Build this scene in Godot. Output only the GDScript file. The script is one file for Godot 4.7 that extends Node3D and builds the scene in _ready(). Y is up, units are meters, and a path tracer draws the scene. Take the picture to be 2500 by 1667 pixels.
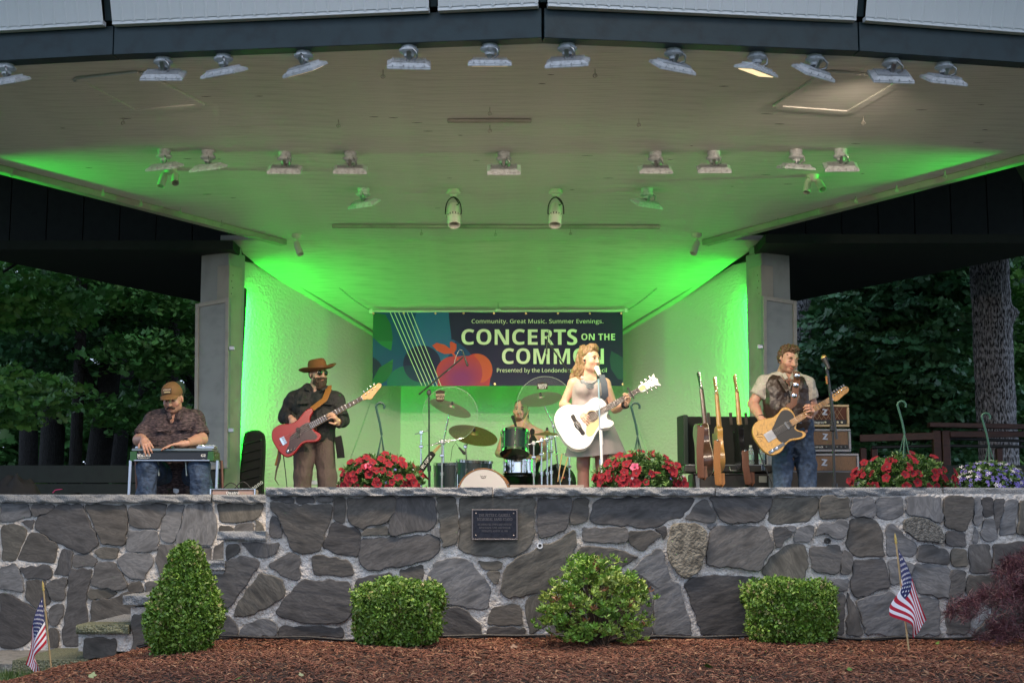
extends Node3D
# An open-air bandstand on an overcast evening: a band under green light behind a fieldstone wall.
const FPX := 3472.0     # focal length in pixels of the 2500 px wide photograph
const EYE := 0.82       # camera height above the planting bed
const FLOOR := 0.62     # stage floor
const CEIL := 3.96      # flat front ceiling
const PITCH := 0.125064
var M := {}
var used := {}
var rng := RandomNumberGenerator.new()

func P(px: float, py: float, depth: float) -> Vector3:
	var u := (px - 1250.0) / FPX
	var v := (833.5 - py) / FPX
	var k := depth / (cos(PITCH) - v * sin(PITCH))
	return Vector3(u * k, EYE + (v * cos(PITCH) + sin(PITCH)) * k, -depth)

func PY(px: float, py: float, y: float) -> Vector3:
	var v := (833.5 - py) / FPX
	return P(px, py, (y - EYE) / tan(PITCH + atan(v)))

# ------------------------------------------------------------------ mesh builder
class MB:
	var v := PackedVector3Array()
	var n := PackedVector3Array()
	var uv := PackedVector2Array()
	var c := PackedColorArray()
	var ix := PackedInt32Array()
	var col := Color(1, 1, 1)
	var colored := false
	func add(p: Vector3, nn: Vector3, t := Vector2.ZERO) -> int:
		v.append(p)
		n.append(nn)
		uv.append(t)
		c.append(col)
		return v.size() - 1
	func tri(a: int, b: int, d: int) -> void:
		var g := (v[d] - v[a]).cross(v[b] - v[a])
		if g.dot(n[a] + n[b] + n[d]) < 0.0:
			ix.append_array([a, d, b])
		else:
			ix.append_array([a, b, d])
	func quad(a: int, b: int, d: int, e: int) -> void:
		tri(a, b, d)
		tri(a, d, e)
	func face(a: Vector3, b: Vector3, d: Vector3, e: Vector3, out: Vector3) -> void:
		var nn := (b - a).cross(e - a)
		if nn.length() < 1e-12:
			nn = (d - a).cross(e - a)
		nn = nn.normalized()
		if nn.dot(out) < 0.0:
			nn = -nn
		quad(add(a, nn, Vector2(0, 0)), add(b, nn, Vector2(1, 0)), add(d, nn, Vector2(1, 1)), add(e, nn, Vector2(0, 1)))
	func box(t: Transform3D, size: Vector3, bev := 0.0) -> MB:
		var h := size * 0.5
		var b := minf(bev, minf(h.x, minf(h.y, h.z)) * 0.9)
		var id := {}
		for sx in [-1, 1]:
			for sy in [-1, 1]:
				for sz in [-1, 1]:
					for ax in 3:
						var p := Vector3((h.x - b) * sx, (h.y - b) * sy, (h.z - b) * sz)
						var nn := Vector3.ZERO
						var s: int = [sx, sy, sz][ax]
						p[ax] = h[ax] * s
						nn[ax] = s
						id[[sx, sy, sz, ax]] = add(t * p, (t.basis * nn).normalized(), Vector2(p[(ax + 1) % 3], p[(ax + 2) % 3]))
		for ax in 3:
			var o1 := (ax + 1) % 3
			var o2 := (ax + 2) % 3
			for s in [-1, 1]:
				var q := []
				for w in [[-1, -1], [1, -1], [1, 1], [-1, 1]]:
					var k := [0, 0, 0, ax]
					k[ax] = s
					k[o1] = w[0]
					k[o2] = w[1]
					q.append(id[k])
				quad(q[0], q[1], q[2], q[3])
			if b > 0.0:
				for s1 in [-1, 1]:
					for s2 in [-1, 1]:
						var q := []
						for w in [[-1, o1], [1, o1], [1, o2], [-1, o2]]:
							var k := [0, 0, 0, w[1]]
							k[ax] = w[0]
							k[o1] = s1
							k[o2] = s2
							q.append(id[k])
						quad(q[0], q[1], q[2], q[3])
		if b > 0.0:
			for sx in [-1, 1]:
				for sy in [-1, 1]:
					for sz in [-1, 1]:
						tri(id[[sx, sy, sz, 0]], id[[sx, sy, sz, 1]], id[[sx, sy, sz, 2]])
		return self
	func tube(path: Array, rad, seg := 8, caps := true, flat := 1.0) -> MB:
		var m := path.size()
		var up := Vector3.UP
		var first := -1
		var run := 0.0
		var axis: Vector3
		for i in m:
			axis = (path[mini(i + 1, m - 1)] - path[maxi(i - 1, 0)]).normalized()
			if i == 0 and absf(axis.dot(up)) > 0.9:
				up = Vector3.BACK
			var side := axis.cross(up).normalized()
			up = side.cross(axis).normalized()
			if i > 0:
				run += (path[i] - path[i - 1]).length()
			var r: float = rad[i] if rad is Array else rad
			for j in seg + 1:
				var a := TAU * j / seg
				var d := side * cos(a) + up * sin(a) * flat
				var id := add(path[i] + d * r, (side * cos(a) * flat + up * sin(a)).normalized(), Vector2(float(j) / seg, run))
				if i == 0 and j == 0:
					first = id
			if i > 0:
				for j in seg:
					var k := first + (i - 1) * (seg + 1) + j
					quad(k, k + 1, k + seg + 2, k + seg + 1)
		if caps:
			for e in [0, m - 1]:
				var ax: Vector3 = (path[1] - path[0]).normalized() * -1.0 if e == 0 else axis
				var mid := add(path[e], ax)
				var ring := []
				for j in seg:
					ring.append(add(v[first + e * (seg + 1) + j], ax))
				for j in seg:
					tri(mid, ring[j], ring[(j + 1) % seg])
		return self
	func lathe(t: Transform3D, prof: Array, seg := 16, sharp := 0.75) -> MB:
		# prof: Vector2(radius, height); axis is t's y
		var nb := t.basis.inverse().transposed()
		var dirs := []
		for i in prof.size() - 1:
			var e: Vector2 = prof[i + 1] - prof[i]
			dirs.append(Vector2(e.y, -e.x).normalized())
		for i in prof.size() - 1:
			var na: Vector2 = dirs[i]
			var nbb: Vector2 = dirs[i]
			if i > 0 and dirs[i].dot(dirs[i - 1]) > sharp:
				na = (dirs[i] + dirs[i - 1]).normalized()
			if i < dirs.size() - 1 and dirs[i].dot(dirs[i + 1]) > sharp:
				nbb = (dirs[i] + dirs[i + 1]).normalized()
			var base := v.size()
			for j in seg + 1:
				var a := TAU * j / seg
				var ca := cos(a)
				var sa := sin(a)
				for w in 2:
					var q: Vector2 = prof[i + w]
					var nn: Vector2 = na if w == 0 else nbb
					add(t * Vector3(q.x * ca, q.y, q.x * sa), (nb * Vector3(nn.x * ca, nn.y, nn.x * sa)).normalized(), Vector2(float(j) / seg, q.y))
			for j in seg:
				var k := base + j * 2
				quad(k, k + 1, k + 3, k + 2)
		return self
	func ball(t: Transform3D, seg := 12, rings := 8) -> MB:
		var prof := []
		for i in rings + 1:
			var a := -PI / 2 + PI * i / rings
			prof.append(Vector2(maxf(cos(a), 0.0001), sin(a)))
		return lathe(t, prof, seg, 0.3)
	func prism(t: Transform3D, poly: PackedVector2Array, z0: float, z1: float, bev := 0.0, sharp := 0.7) -> MB:
		# poly in t's xy plane, from z0 (back) to z1 (front)
		if Geometry2D.is_polygon_clockwise(poly):
			poly = poly.duplicate()
			poly.reverse()
		var m := poly.size()
		var en := []
		for i in m:
			var e := (poly[(i + 1) % m] - poly[i]).normalized()
			en.append(Vector2(e.y, -e.x))
		var ins := PackedVector2Array()
		for i in m:
			var w: Vector2 = (en[i] + en[(i + m - 1) % m])
			ins.append(poly[i] - w.normalized() * bev)
		var layers := [[poly, z0, 0.0], [poly, z1 - bev, 0.0]]
		for i in m:
			var j := (i + 1) % m
			var na: Vector2 = en[i]
			var nb: Vector2 = en[i]
			if en[i].dot(en[(i + m - 1) % m]) > sharp:
				na = (en[i] + en[(i + m - 1) % m]).normalized()
			if en[i].dot(en[j]) > sharp:
				nb = (en[i] + en[j]).normalized()
			var n3a := (t.basis * Vector3(na.x, na.y, 0)).normalized()
			var n3b := (t.basis * Vector3(nb.x, nb.y, 0)).normalized()
			var a0 := add(t * Vector3(poly[i].x, poly[i].y, z0), n3a, poly[i])
			var b0 := add(t * Vector3(poly[j].x, poly[j].y, z0), n3b, poly[j])
			var a1 := add(t * Vector3(poly[i].x, poly[i].y, z1 - bev), n3a, poly[i])
			var b1 := add(t * Vector3(poly[j].x, poly[j].y, z1 - bev), n3b, poly[j])
			quad(a0, b0, b1, a1)
			if bev > 0.0:
				var f := t.basis.z.normalized()
				var a2 := add(t * Vector3(ins[i].x, ins[i].y, z1), (n3a * 0.3 + f).normalized(), ins[i])
				var b2 := add(t * Vector3(ins[j].x, ins[j].y, z1), (n3b * 0.3 + f).normalized(), ins[j])
				quad(a1, b1, b2, a2)
		for w in 2:
			var pp := poly if w == 0 else ins
			var nn := t.basis.z.normalized() * (-1.0 if w == 0 else 1.0)
			var base := v.size()
			for q in pp:
				add(t * Vector3(q.x, q.y, z0 if w == 0 else z1), nn, q)
			var tr := Geometry2D.triangulate_polygon(pp)
			for k in range(0, tr.size(), 3):
				tri(base + tr[k], base + tr[k + 1], base + tr[k + 2])
		return self
	func sheet(rows: Array, flip := false) -> MB:
		# rows of points; smooth normals from neighbours
		var r := rows.size()
		var m: int = rows[0].size()
		var base := v.size()
		for i in r:
			for j in m:
				var du: Vector3 = rows[i][mini(j + 1, m - 1)] - rows[i][maxi(j - 1, 0)]
				var dv: Vector3 = rows[mini(i + 1, r - 1)][j] - rows[maxi(i - 1, 0)][j]
				var nn := du.cross(dv).normalized()
				if flip:
					nn = -nn
				add(rows[i][j], nn, Vector2(float(j) / (m - 1), float(i) / (r - 1)))
		for i in r - 1:
			for j in m - 1:
				var k := base + i * m + j
				quad(k, k + 1, k + m + 1, k + m)
		return self
	func mesh() -> ArrayMesh:
		var a := []
		a.resize(Mesh.ARRAY_MAX)
		a[Mesh.ARRAY_VERTEX] = v
		a[Mesh.ARRAY_NORMAL] = n
		a[Mesh.ARRAY_TEX_UV] = uv
		if colored:
			a[Mesh.ARRAY_COLOR] = c
		a[Mesh.ARRAY_INDEX] = ix
		var am := ArrayMesh.new()
		am.add_surface_from_arrays(Mesh.PRIMITIVE_TRIANGLES, a)
		return am

# ------------------------------------------------------------------ node helpers
func T(at := Vector3.ZERO, yaw := 0.0, pitch := 0.0, roll := 0.0) -> Transform3D:
	return Transform3D(Basis.from_euler(Vector3(deg_to_rad(pitch), deg_to_rad(yaw), deg_to_rad(roll))), at)

func aim(a: Vector3, b: Vector3) -> Transform3D:
	# y axis from a to b, origin a
	var y := (b - a).normalized()
	var x := y.cross(Vector3.BACK)
	if x.length() < 0.05:
		x = y.cross(Vector3.RIGHT)
	x = x.normalized()
	return Transform3D(Basis(x, y, x.cross(y)), a)

func numbered(called: String) -> String:
	used[called] = used.get(called, -1) + 1
	return called if used[called] == 0 else "%s_%03d" % [called, used[called]]

func tag(o: Node, label: String, category: String, group := "", kind := "") -> Node:
	if label:
		o.set_meta("label", label)
	if category:
		o.set_meta("category", category)
	if group:
		o.set_meta("group", group)
	if kind:
		o.set_meta("kind", kind)
	return o

func thing(called: String, label: String, category: String, at: Vector3, group := "") -> Node3D:
	var o := Node3D.new()
	o.name = numbered(called)
	add_child(o)
	o.position = at
	tag(o, label, category, group)
	return o

func part(called: String, mb, m: Material, parent: Node = null, world := true) -> MeshInstance3D:
	# geometry given in world space is moved into the parent's space
	var o := MeshInstance3D.new()
	o.mesh = mb.mesh() if mb is MB else mb
	o.material_override = m
	if parent == null:
		o.name = numbered(called)
		add_child(o)
	else:
		o.name = called
		parent.add_child(o, true)
		if world:
			o.transform = world_of(parent).affine_inverse()
	return o

func world_of(o: Node) -> Transform3D:
	var t := Transform3D()
	while o is Node3D and o != self:
		t = o.transform * t
		o = o.get_parent()
	return t

func struct(called: String, mb, m: Material) -> MeshInstance3D:
	var o := part(called, mb, m)
	o.set_meta("kind", "structure")
	return o

func words(called: String, text: String, size: float, t: Transform3D, m: Material, parent: Node, bold := true, font := "Droid Sans", depth := 0.002, squeeze := 1.0) -> MeshInstance3D:
	# size: height of the capitals in metres
	var f := SystemFont.new()
	f.font_names = PackedStringArray([font])
	f.font_weight = 700 if bold else 400
	var tm := TextMesh.new()
	tm.font = f
	tm.font_size = 64
	tm.pixel_size = size / 46.0
	tm.depth = depth
	tm.text = text
	tm.curve_step = 2.0
	var o := MeshInstance3D.new()
	o.mesh = tm
	o.material_override = m
	o.name = called
	parent.add_child(o, true)
	o.transform = world_of(parent).affine_inverse() * t * Transform3D(Basis.from_scale(Vector3(squeeze, 1, 1)), Vector3.ZERO)
	return o

func many(called: String, mesh: Mesh, m: Material, where: Array, cols: Array, parent: Node = null) -> MultiMeshInstance3D:
	var mm := MultiMesh.new()
	mm.transform_format = MultiMesh.TRANSFORM_3D
	mm.use_colors = cols.size() > 0
	mm.mesh = mesh
	mm.instance_count = where.size()
	for i in where.size():
		mm.set_instance_transform(i, where[i])
		if cols.size() > 0:
			mm.set_instance_color(i, cols[i])
	var o := MultiMeshInstance3D.new()
	o.multimesh = mm
	o.material_override = m
	if parent == null:
		o.name = numbered(called)
		add_child(o)
	else:
		o.name = called
		o.set_meta("kind", "stuff")
		parent.add_child(o, true)
		o.transform = world_of(parent).affine_inverse()
	return o

# ------------------------------------------------------------------ materials
func lin(r: float, g: float, b: float) -> Color:
	return Color(r, g, b).linear_to_srgb()

func noise(sd: int, freq: float, oct := 4, type := FastNoiseLite.TYPE_SIMPLEX_SMOOTH) -> FastNoiseLite:
	var f := FastNoiseLite.new()
	f.seed = sd
	f.frequency = freq
	f.noise_type = type
	f.fractal_octaves = oct
	return f

func ntex(sd: int, freq: float, stops: Array, oct := 4, size := 512, type := FastNoiseLite.TYPE_SIMPLEX_SMOOTH) -> NoiseTexture2D:
	# stops: [offset, grey or Color] pairs in sRGB, empty for plain grey
	var t := NoiseTexture2D.new()
	t.width = size
	t.height = size
	t.seamless = true
	t.noise = noise(sd, freq, oct, type)
	if stops.size() > 0:
		var g := Gradient.new()
		var off := PackedFloat32Array()
		var cs := PackedColorArray()
		for s in stops:
			off.append(s[0])
			cs.append(s[1] if s[1] is Color else Color(s[1], s[1], s[1]))
		g.offsets = off
		g.colors = cs
		t.color_ramp = g
	return t

func mat(key: String, c: Color, rough := 0.7, metal := 0.0, tex: Texture2D = null, scale := Vector3.ONE, bump: Texture2D = null, bump_cm := 0.0, tri := true) -> StandardMaterial3D:
	var m := StandardMaterial3D.new()
	m.resource_name = key
	m.albedo_color = c
	m.roughness = rough
	m.metallic = metal
	if tex or bump:
		m.uv1_triplanar = tri
		m.uv1_world_triplanar = tri
		m.uv1_scale = scale
	if tex:
		m.albedo_texture = tex
	if bump:
		m.heightmap_enabled = true
		m.heightmap_texture = bump
		m.heightmap_scale = bump_cm
	M[key] = m
	return m

func glow(key: String, c: Color, e: float) -> StandardMaterial3D:
	var m := mat(key, c, 0.4)
	m.emission_enabled = true
	m.emission = c
	m.emission_energy_multiplier = e
	return m

func _ready() -> void:
	rng.seed = 7
	view_and_light()
	materials()
	bandstand()
	ground()
	stone_walls()
	ceiling_lights()
	banner()
	forest()
	plants()
	instruments()
	drums()
	stage_gear()
	people()

func view_and_light() -> void:
	var cam := Camera3D.new()
	cam.name = "camera"
	add_child(cam)
	cam.position = Vector3(0, EYE, 0)
	cam.rotation = Vector3(PITCH, 0, 0)
	cam.fov = rad_to_deg(2.0 * atan(833.5 / FPX))
	cam.far = 400.0
	cam.current = true
	var env := Environment.new()
	env.background_mode = Environment.BG_SKY
	var sky := Sky.new()
	var sm := ProceduralSkyMaterial.new()
	sm.sky_top_color = lin(0.56, 0.73, 1.0)
	sm.sky_horizon_color = lin(0.64, 0.77, 1.0)
	sm.sky_curve = 0.3
	sm.ground_bottom_color = lin(0.05, 0.06, 0.04)
	sm.ground_horizon_color = lin(0.12, 0.14, 0.12)
	sm.sky_energy_multiplier = 1.25
	sky.sky_material = sm
	env.sky = sky
	env.tonemap_mode = Environment.TONE_MAPPER_LINEAR
	env.tonemap_exposure = 1.0
	env.sdfgi_enabled = true
	env.ssao_enabled = true
	env.ssil_enabled = true
	var we := WorldEnvironment.new()
	we.name = "environment"
	we.environment = env
	add_child(we)
	var sun := DirectionalLight3D.new()
	sun.name = "sun"
	add_child(sun)
	sun.light_energy = 0.2
	sun.light_color = Color(1.0, 0.98, 0.96)
	sun.light_angular_distance = 25.0
	sun.shadow_enabled = true
	sun.rotation_degrees = Vector3(-38, 14, 0)

func materials() -> void:
	var fine := ntex(1, 0.06, [], 5)
	var coarse := ntex(2, 0.012, [], 5)
	var speck := ntex(3, 0.25, [], 3)
	var streak := ntex(4, 0.02, [[0.0, 0.62], [0.45, 0.88], [0.62, 1.0], [1.0, 0.8]], 6)
	var mottle := ntex(5, 0.015, [[0.0, 0.7], [0.5, 0.95], [1.0, 1.0]], 5)
	var faint := ntex(6, 0.012, [[0.0, 0.86], [0.5, 0.97], [1.0, 1.0]], 5)
	# painted timber, metal, plastic
	mat("ceiling", lin(0.69, 0.675, 0.65), 0.62, 0.0, faint, Vector3(0.35, 0.35, 6.0), streak, 0.12)
	mat("inner_ceiling", lin(0.68, 0.66, 0.60), 0.6, 0.0, faint, Vector3(0.35, 4.0, 4.0), streak, 0.1)
	mat("stucco", lin(0.62, 0.62, 0.56), 0.75, 0.0, null, Vector3(1.3, 1.3, 1.3), ntex(8, 0.03, [], 4), 0.7)
	mat("trim", lin(0.36, 0.345, 0.31), 0.55, 0.0, faint, Vector3(1, 1, 1), fine, 0.05)
	mat("pillar", lin(0.30, 0.32, 0.31), 0.6, 0.0, faint, Vector3(0.8, 0.5, 0.8), fine, 0.08)
	mat("pillar_board", lin(0.36, 0.345, 0.30), 0.6, 0.0, faint, Vector3(0.8, 0.5, 0.8), fine, 0.05)
	mat("shutter", lin(0.26, 0.285, 0.285), 0.5, 0.0, faint, Vector3(0.8, 0.8, 0.8), fine, 0.05)
	mat("beam", lin(0.016, 0.040, 0.050), 0.5, 0.0, mottle, Vector3(0.7, 0.7, 0.7), fine, 0.08)
	mat("soffit", lin(0.87, 0.88, 0.90), 0.45)
	mat("dark_wood", lin(0.006, 0.010, 0.009), 0.8, 0.0, mottle, Vector3(1, 1, 1))
	mat("dark_green", lin(0.008, 0.014, 0.012), 0.65, 0.0, mottle, Vector3(1, 1, 1))
	mat("rail_wood", lin(0.055, 0.018, 0.013), 0.6, 0.0, streak, Vector3(0.5, 3, 3), streak, 0.2)
	mat("floor", lin(0.27, 0.26, 0.25), 0.8, 0.0, mottle, Vector3(1, 1, 1))
	mat("white_metal", lin(0.66, 0.68, 0.72), 0.4, 0.0, mottle, Vector3(3, 3, 3))
	mat("white_plastic", lin(0.62, 0.60, 0.54), 0.45)
	mat("black_metal", lin(0.012, 0.012, 0.013), 0.35)
	mat("black_plastic", lin(0.014, 0.014, 0.015), 0.5)
	mat("black_cloth", lin(0.010, 0.010, 0.011), 0.85, 0.0, null, Vector3.ONE)
	mat("chrome", lin(0.72, 0.72, 0.73), 0.12, 1.0)
	mat("steel", lin(0.42, 0.42, 0.43), 0.35, 1.0)
	mat("brass", lin(0.62, 0.46, 0.2), 0.3, 1.0)
	mat("lens_off", lin(0.5, 0.5, 0.5), 0.15)
	glow("lamp_warm", Color(1.0, 0.88, 0.70), 1.1)
	glow("lamp_green", Color(0.12, 1.0, 0.25), 2.0)
	# stone
	var grain := ntex(11, 0.012, [[0.0, 0.62], [0.35, 0.82], [0.5, 0.93], [0.58, 0.80], [0.72, 1.0], [0.8, 0.86], [1.0, 1.0]], 6)
	var relief := ntex(12, 0.014, [], 6)
	var tones := [[0.100, 0.098, 0.102], [0.128, 0.125, 0.126], [0.19, 0.196, 0.21], [0.112, 0.104, 0.096], [0.138, 0.130, 0.114], [0.082, 0.078, 0.080]]
	for i in tones.size():
		mat("stone%d" % i, lin(tones[i][0] * 0.90, tones[i][1] * 0.89, tones[i][2] * 0.885), 0.78, 0.0, grain, Vector3(0.6, 1.7, 1), relief, 0.42, false)
	mat("boulder", lin(0.25, 0.225, 0.18), 0.85, 0.0, ntex(13, 0.016, [[0.0, 0.5], [0.4, 0.7], [0.6, 0.9], [1.0, 1.0]], 6), Vector3(1.3, 1.3, 1.3), fine, 0.8)
	mat("oval_stone", lin(0.20, 0.20, 0.19), 0.85, 0.0, ntex(14, 0.03, [[0.0, 0.4], [0.5, 0.75], [1.0, 1.0]], 6), Vector3(2, 2, 2), fine, 0.8)
	mat("mortar", lin(0.62, 0.605, 0.60), 0.9, 0.0, ntex(15, 0.02, [[0.0, lin(0.55, 0.50, 0.46)], [0.4, lin(0.85, 0.82, 0.78)], [1.0, Color.WHITE]], 5), Vector3(0.9, 0.9, 0.9), fine, 1.2)
	mat("granite", lin(0.36, 0.372, 0.39), 0.8, 0.0, ntex(16, 0.13, [[0.0, 0.35], [0.42, 0.62], [0.58, 0.9], [1.0, 1.0]], 4), Vector3(2.0, 2.0, 2.0), ntex(17, 0.05, [], 5), 0.5)
	mat("moss_granite", lin(0.30, 0.30, 0.24), 0.85, 0.0, ntex(18, 0.06, [[0.0, lin(0.16, 0.2, 0.08)], [0.45, lin(0.5, 0.52, 0.4)], [1.0, Color.WHITE]], 5), Vector3(2, 2, 2), ntex(19, 0.05, [], 5), 1.4)
	mat("flagstone", lin(0.26, 0.25, 0.235), 0.85, 0.0, mottle, Vector3(1, 1, 1), fine, 0.8)
	mat("plaque", lin(0.035, 0.036, 0.048), 0.42, 0.7, mottle, Vector3(4, 4, 4))
	mat("plaque_raised", lin(0.20, 0.175, 0.17), 0.4, 0.8)
	# ground
	mat("soil", lin(0.065, 0.030, 0.020), 0.95, 0.0, ntex(20, 0.08, [[0.0, 0.4], [0.6, 0.9], [1.0, 1.0]], 5), Vector3(2, 2, 2), fine, 2.0)
	mat("lawn", lin(0.035, 0.075, 0.018), 0.9, 0.0, ntex(21, 0.03, [[0.0, 0.6], [1.0, 1.0]], 5), Vector3(1, 1, 1))
	mat("forest_floor", lin(0.030, 0.026, 0.016), 0.95, 0.0, mottle, Vector3(0.5, 0.5, 0.5))
	var chip := mat("chip", Color.WHITE, 0.85)
	chip.vertex_color_use_as_albedo = true
	# leaves: tint comes with each copy
	var lf := mat("leaf", Color.WHITE, 0.45)
	lf.vertex_color_use_as_albedo = true
	lf.backlight_enabled = true
	lf.backlight = lin(0.03, 0.07, 0.012)
	lf.cull_mode = BaseMaterial3D.CULL_DISABLED
	var rl := mat("red_leaf", Color.WHITE, 0.5)
	rl.vertex_color_use_as_albedo = true
	rl.cull_mode = BaseMaterial3D.CULL_DISABLED
	var petal := mat("petal", lin(0.24, 0.0005, 0.012), 0.9, 0.0, ntex(24, 0.05, [[0.0, 0.72], [1.0, 1.0]], 3), Vector3(6, 6, 6))
	petal.cull_mode = BaseMaterial3D.CULL_DISABLED
	mat("petal_throat", lin(0.05, 0.004, 0.01), 0.7)
	mat("petal_pink", lin(0.45, 0.06, 0.14), 0.5)
	mat("petal_violet", lin(0.17, 0.13, 0.52), 0.5)
	mat("petal_white", lin(0.62, 0.62, 0.66), 0.5)
	mat("pot", lin(0.012, 0.03, 0.02), 0.5)
	mat("bark", lin(0.035, 0.030, 0.027), 0.9, 0.0, ntex(22, 0.03, [[0.0, 0.3], [0.5, 0.6], [1.0, 1.0]], 5), Vector3(3, 0.7, 3), ntex(23, 0.03, [], 5), 3.0)
	mat("pale_bark", lin(0.50, 0.48, 0.49), 0.9, 0.0, ntex(25, 0.028, [[0.0, 0.08], [0.42, 0.18], [0.5, 0.8], [1.0, 1.0]], 6), Vector3(2.6, 0.7, 2.6), ntex(25, 0.028, [], 6), 4.0)
	mat("twig", lin(0.07, 0.045, 0.03), 0.85)

# ------------------------------------------------------------------ the building
var side_l0: Vector3
var side_l1: Vector3
var side_r0: Vector3
var side_r1: Vector3

func slab(pts: Array, y0: float, y1: float) -> MB:
	# horizontal polygon (x, z) between two heights
	var poly := PackedVector2Array()
	for p in pts:
		poly.append(Vector2(p.x, p.z))
	var t := Transform3D(Basis(Vector3.RIGHT, Vector3.BACK, Vector3.DOWN), Vector3(0, y1, 0))
	return MB.new().prism(t, poly, 0.0, y1 - y0)

func board(a: Vector3, b: Vector3, w: float, h: float, bev := 0.006, roll := 0.0) -> MB:
	# a bar from a to b, w wide across, h high
	var z := (b - a).normalized()
	var x := Vector3.UP.cross(z).normalized()
	if x.length() < 0.1:
		x = Vector3.RIGHT
	var y := z.cross(x)
	var bs := Basis(x, y, z).rotated(z, roll)
	return MB.new().box(Transform3D(bs, (a + b) * 0.5), Vector3(w, h, (b - a).length()), bev)

func wall_quad(a: Vector3, b: Vector3, c: Vector3, d: Vector3, thick: float, out: Vector3) -> MB:
	# a slab with front face abcd and its back `thick` behind
	var m := MB.new()
	var o := out.normalized() * -thick
	m.face(a, b, c, d, out)
	m.face(a + o, b + o, c + o, d + o, -out)
	m.face(a, b, b + o, a + o, (a + b - c - d))
	m.face(c, d, d + o, c + o, (c + d - a - b))
	m.face(b, c, c + o, b + o, (b + c - a - d))
	m.face(a, d, d + o, a + o, (a + d - b - c))
	return m

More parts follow.
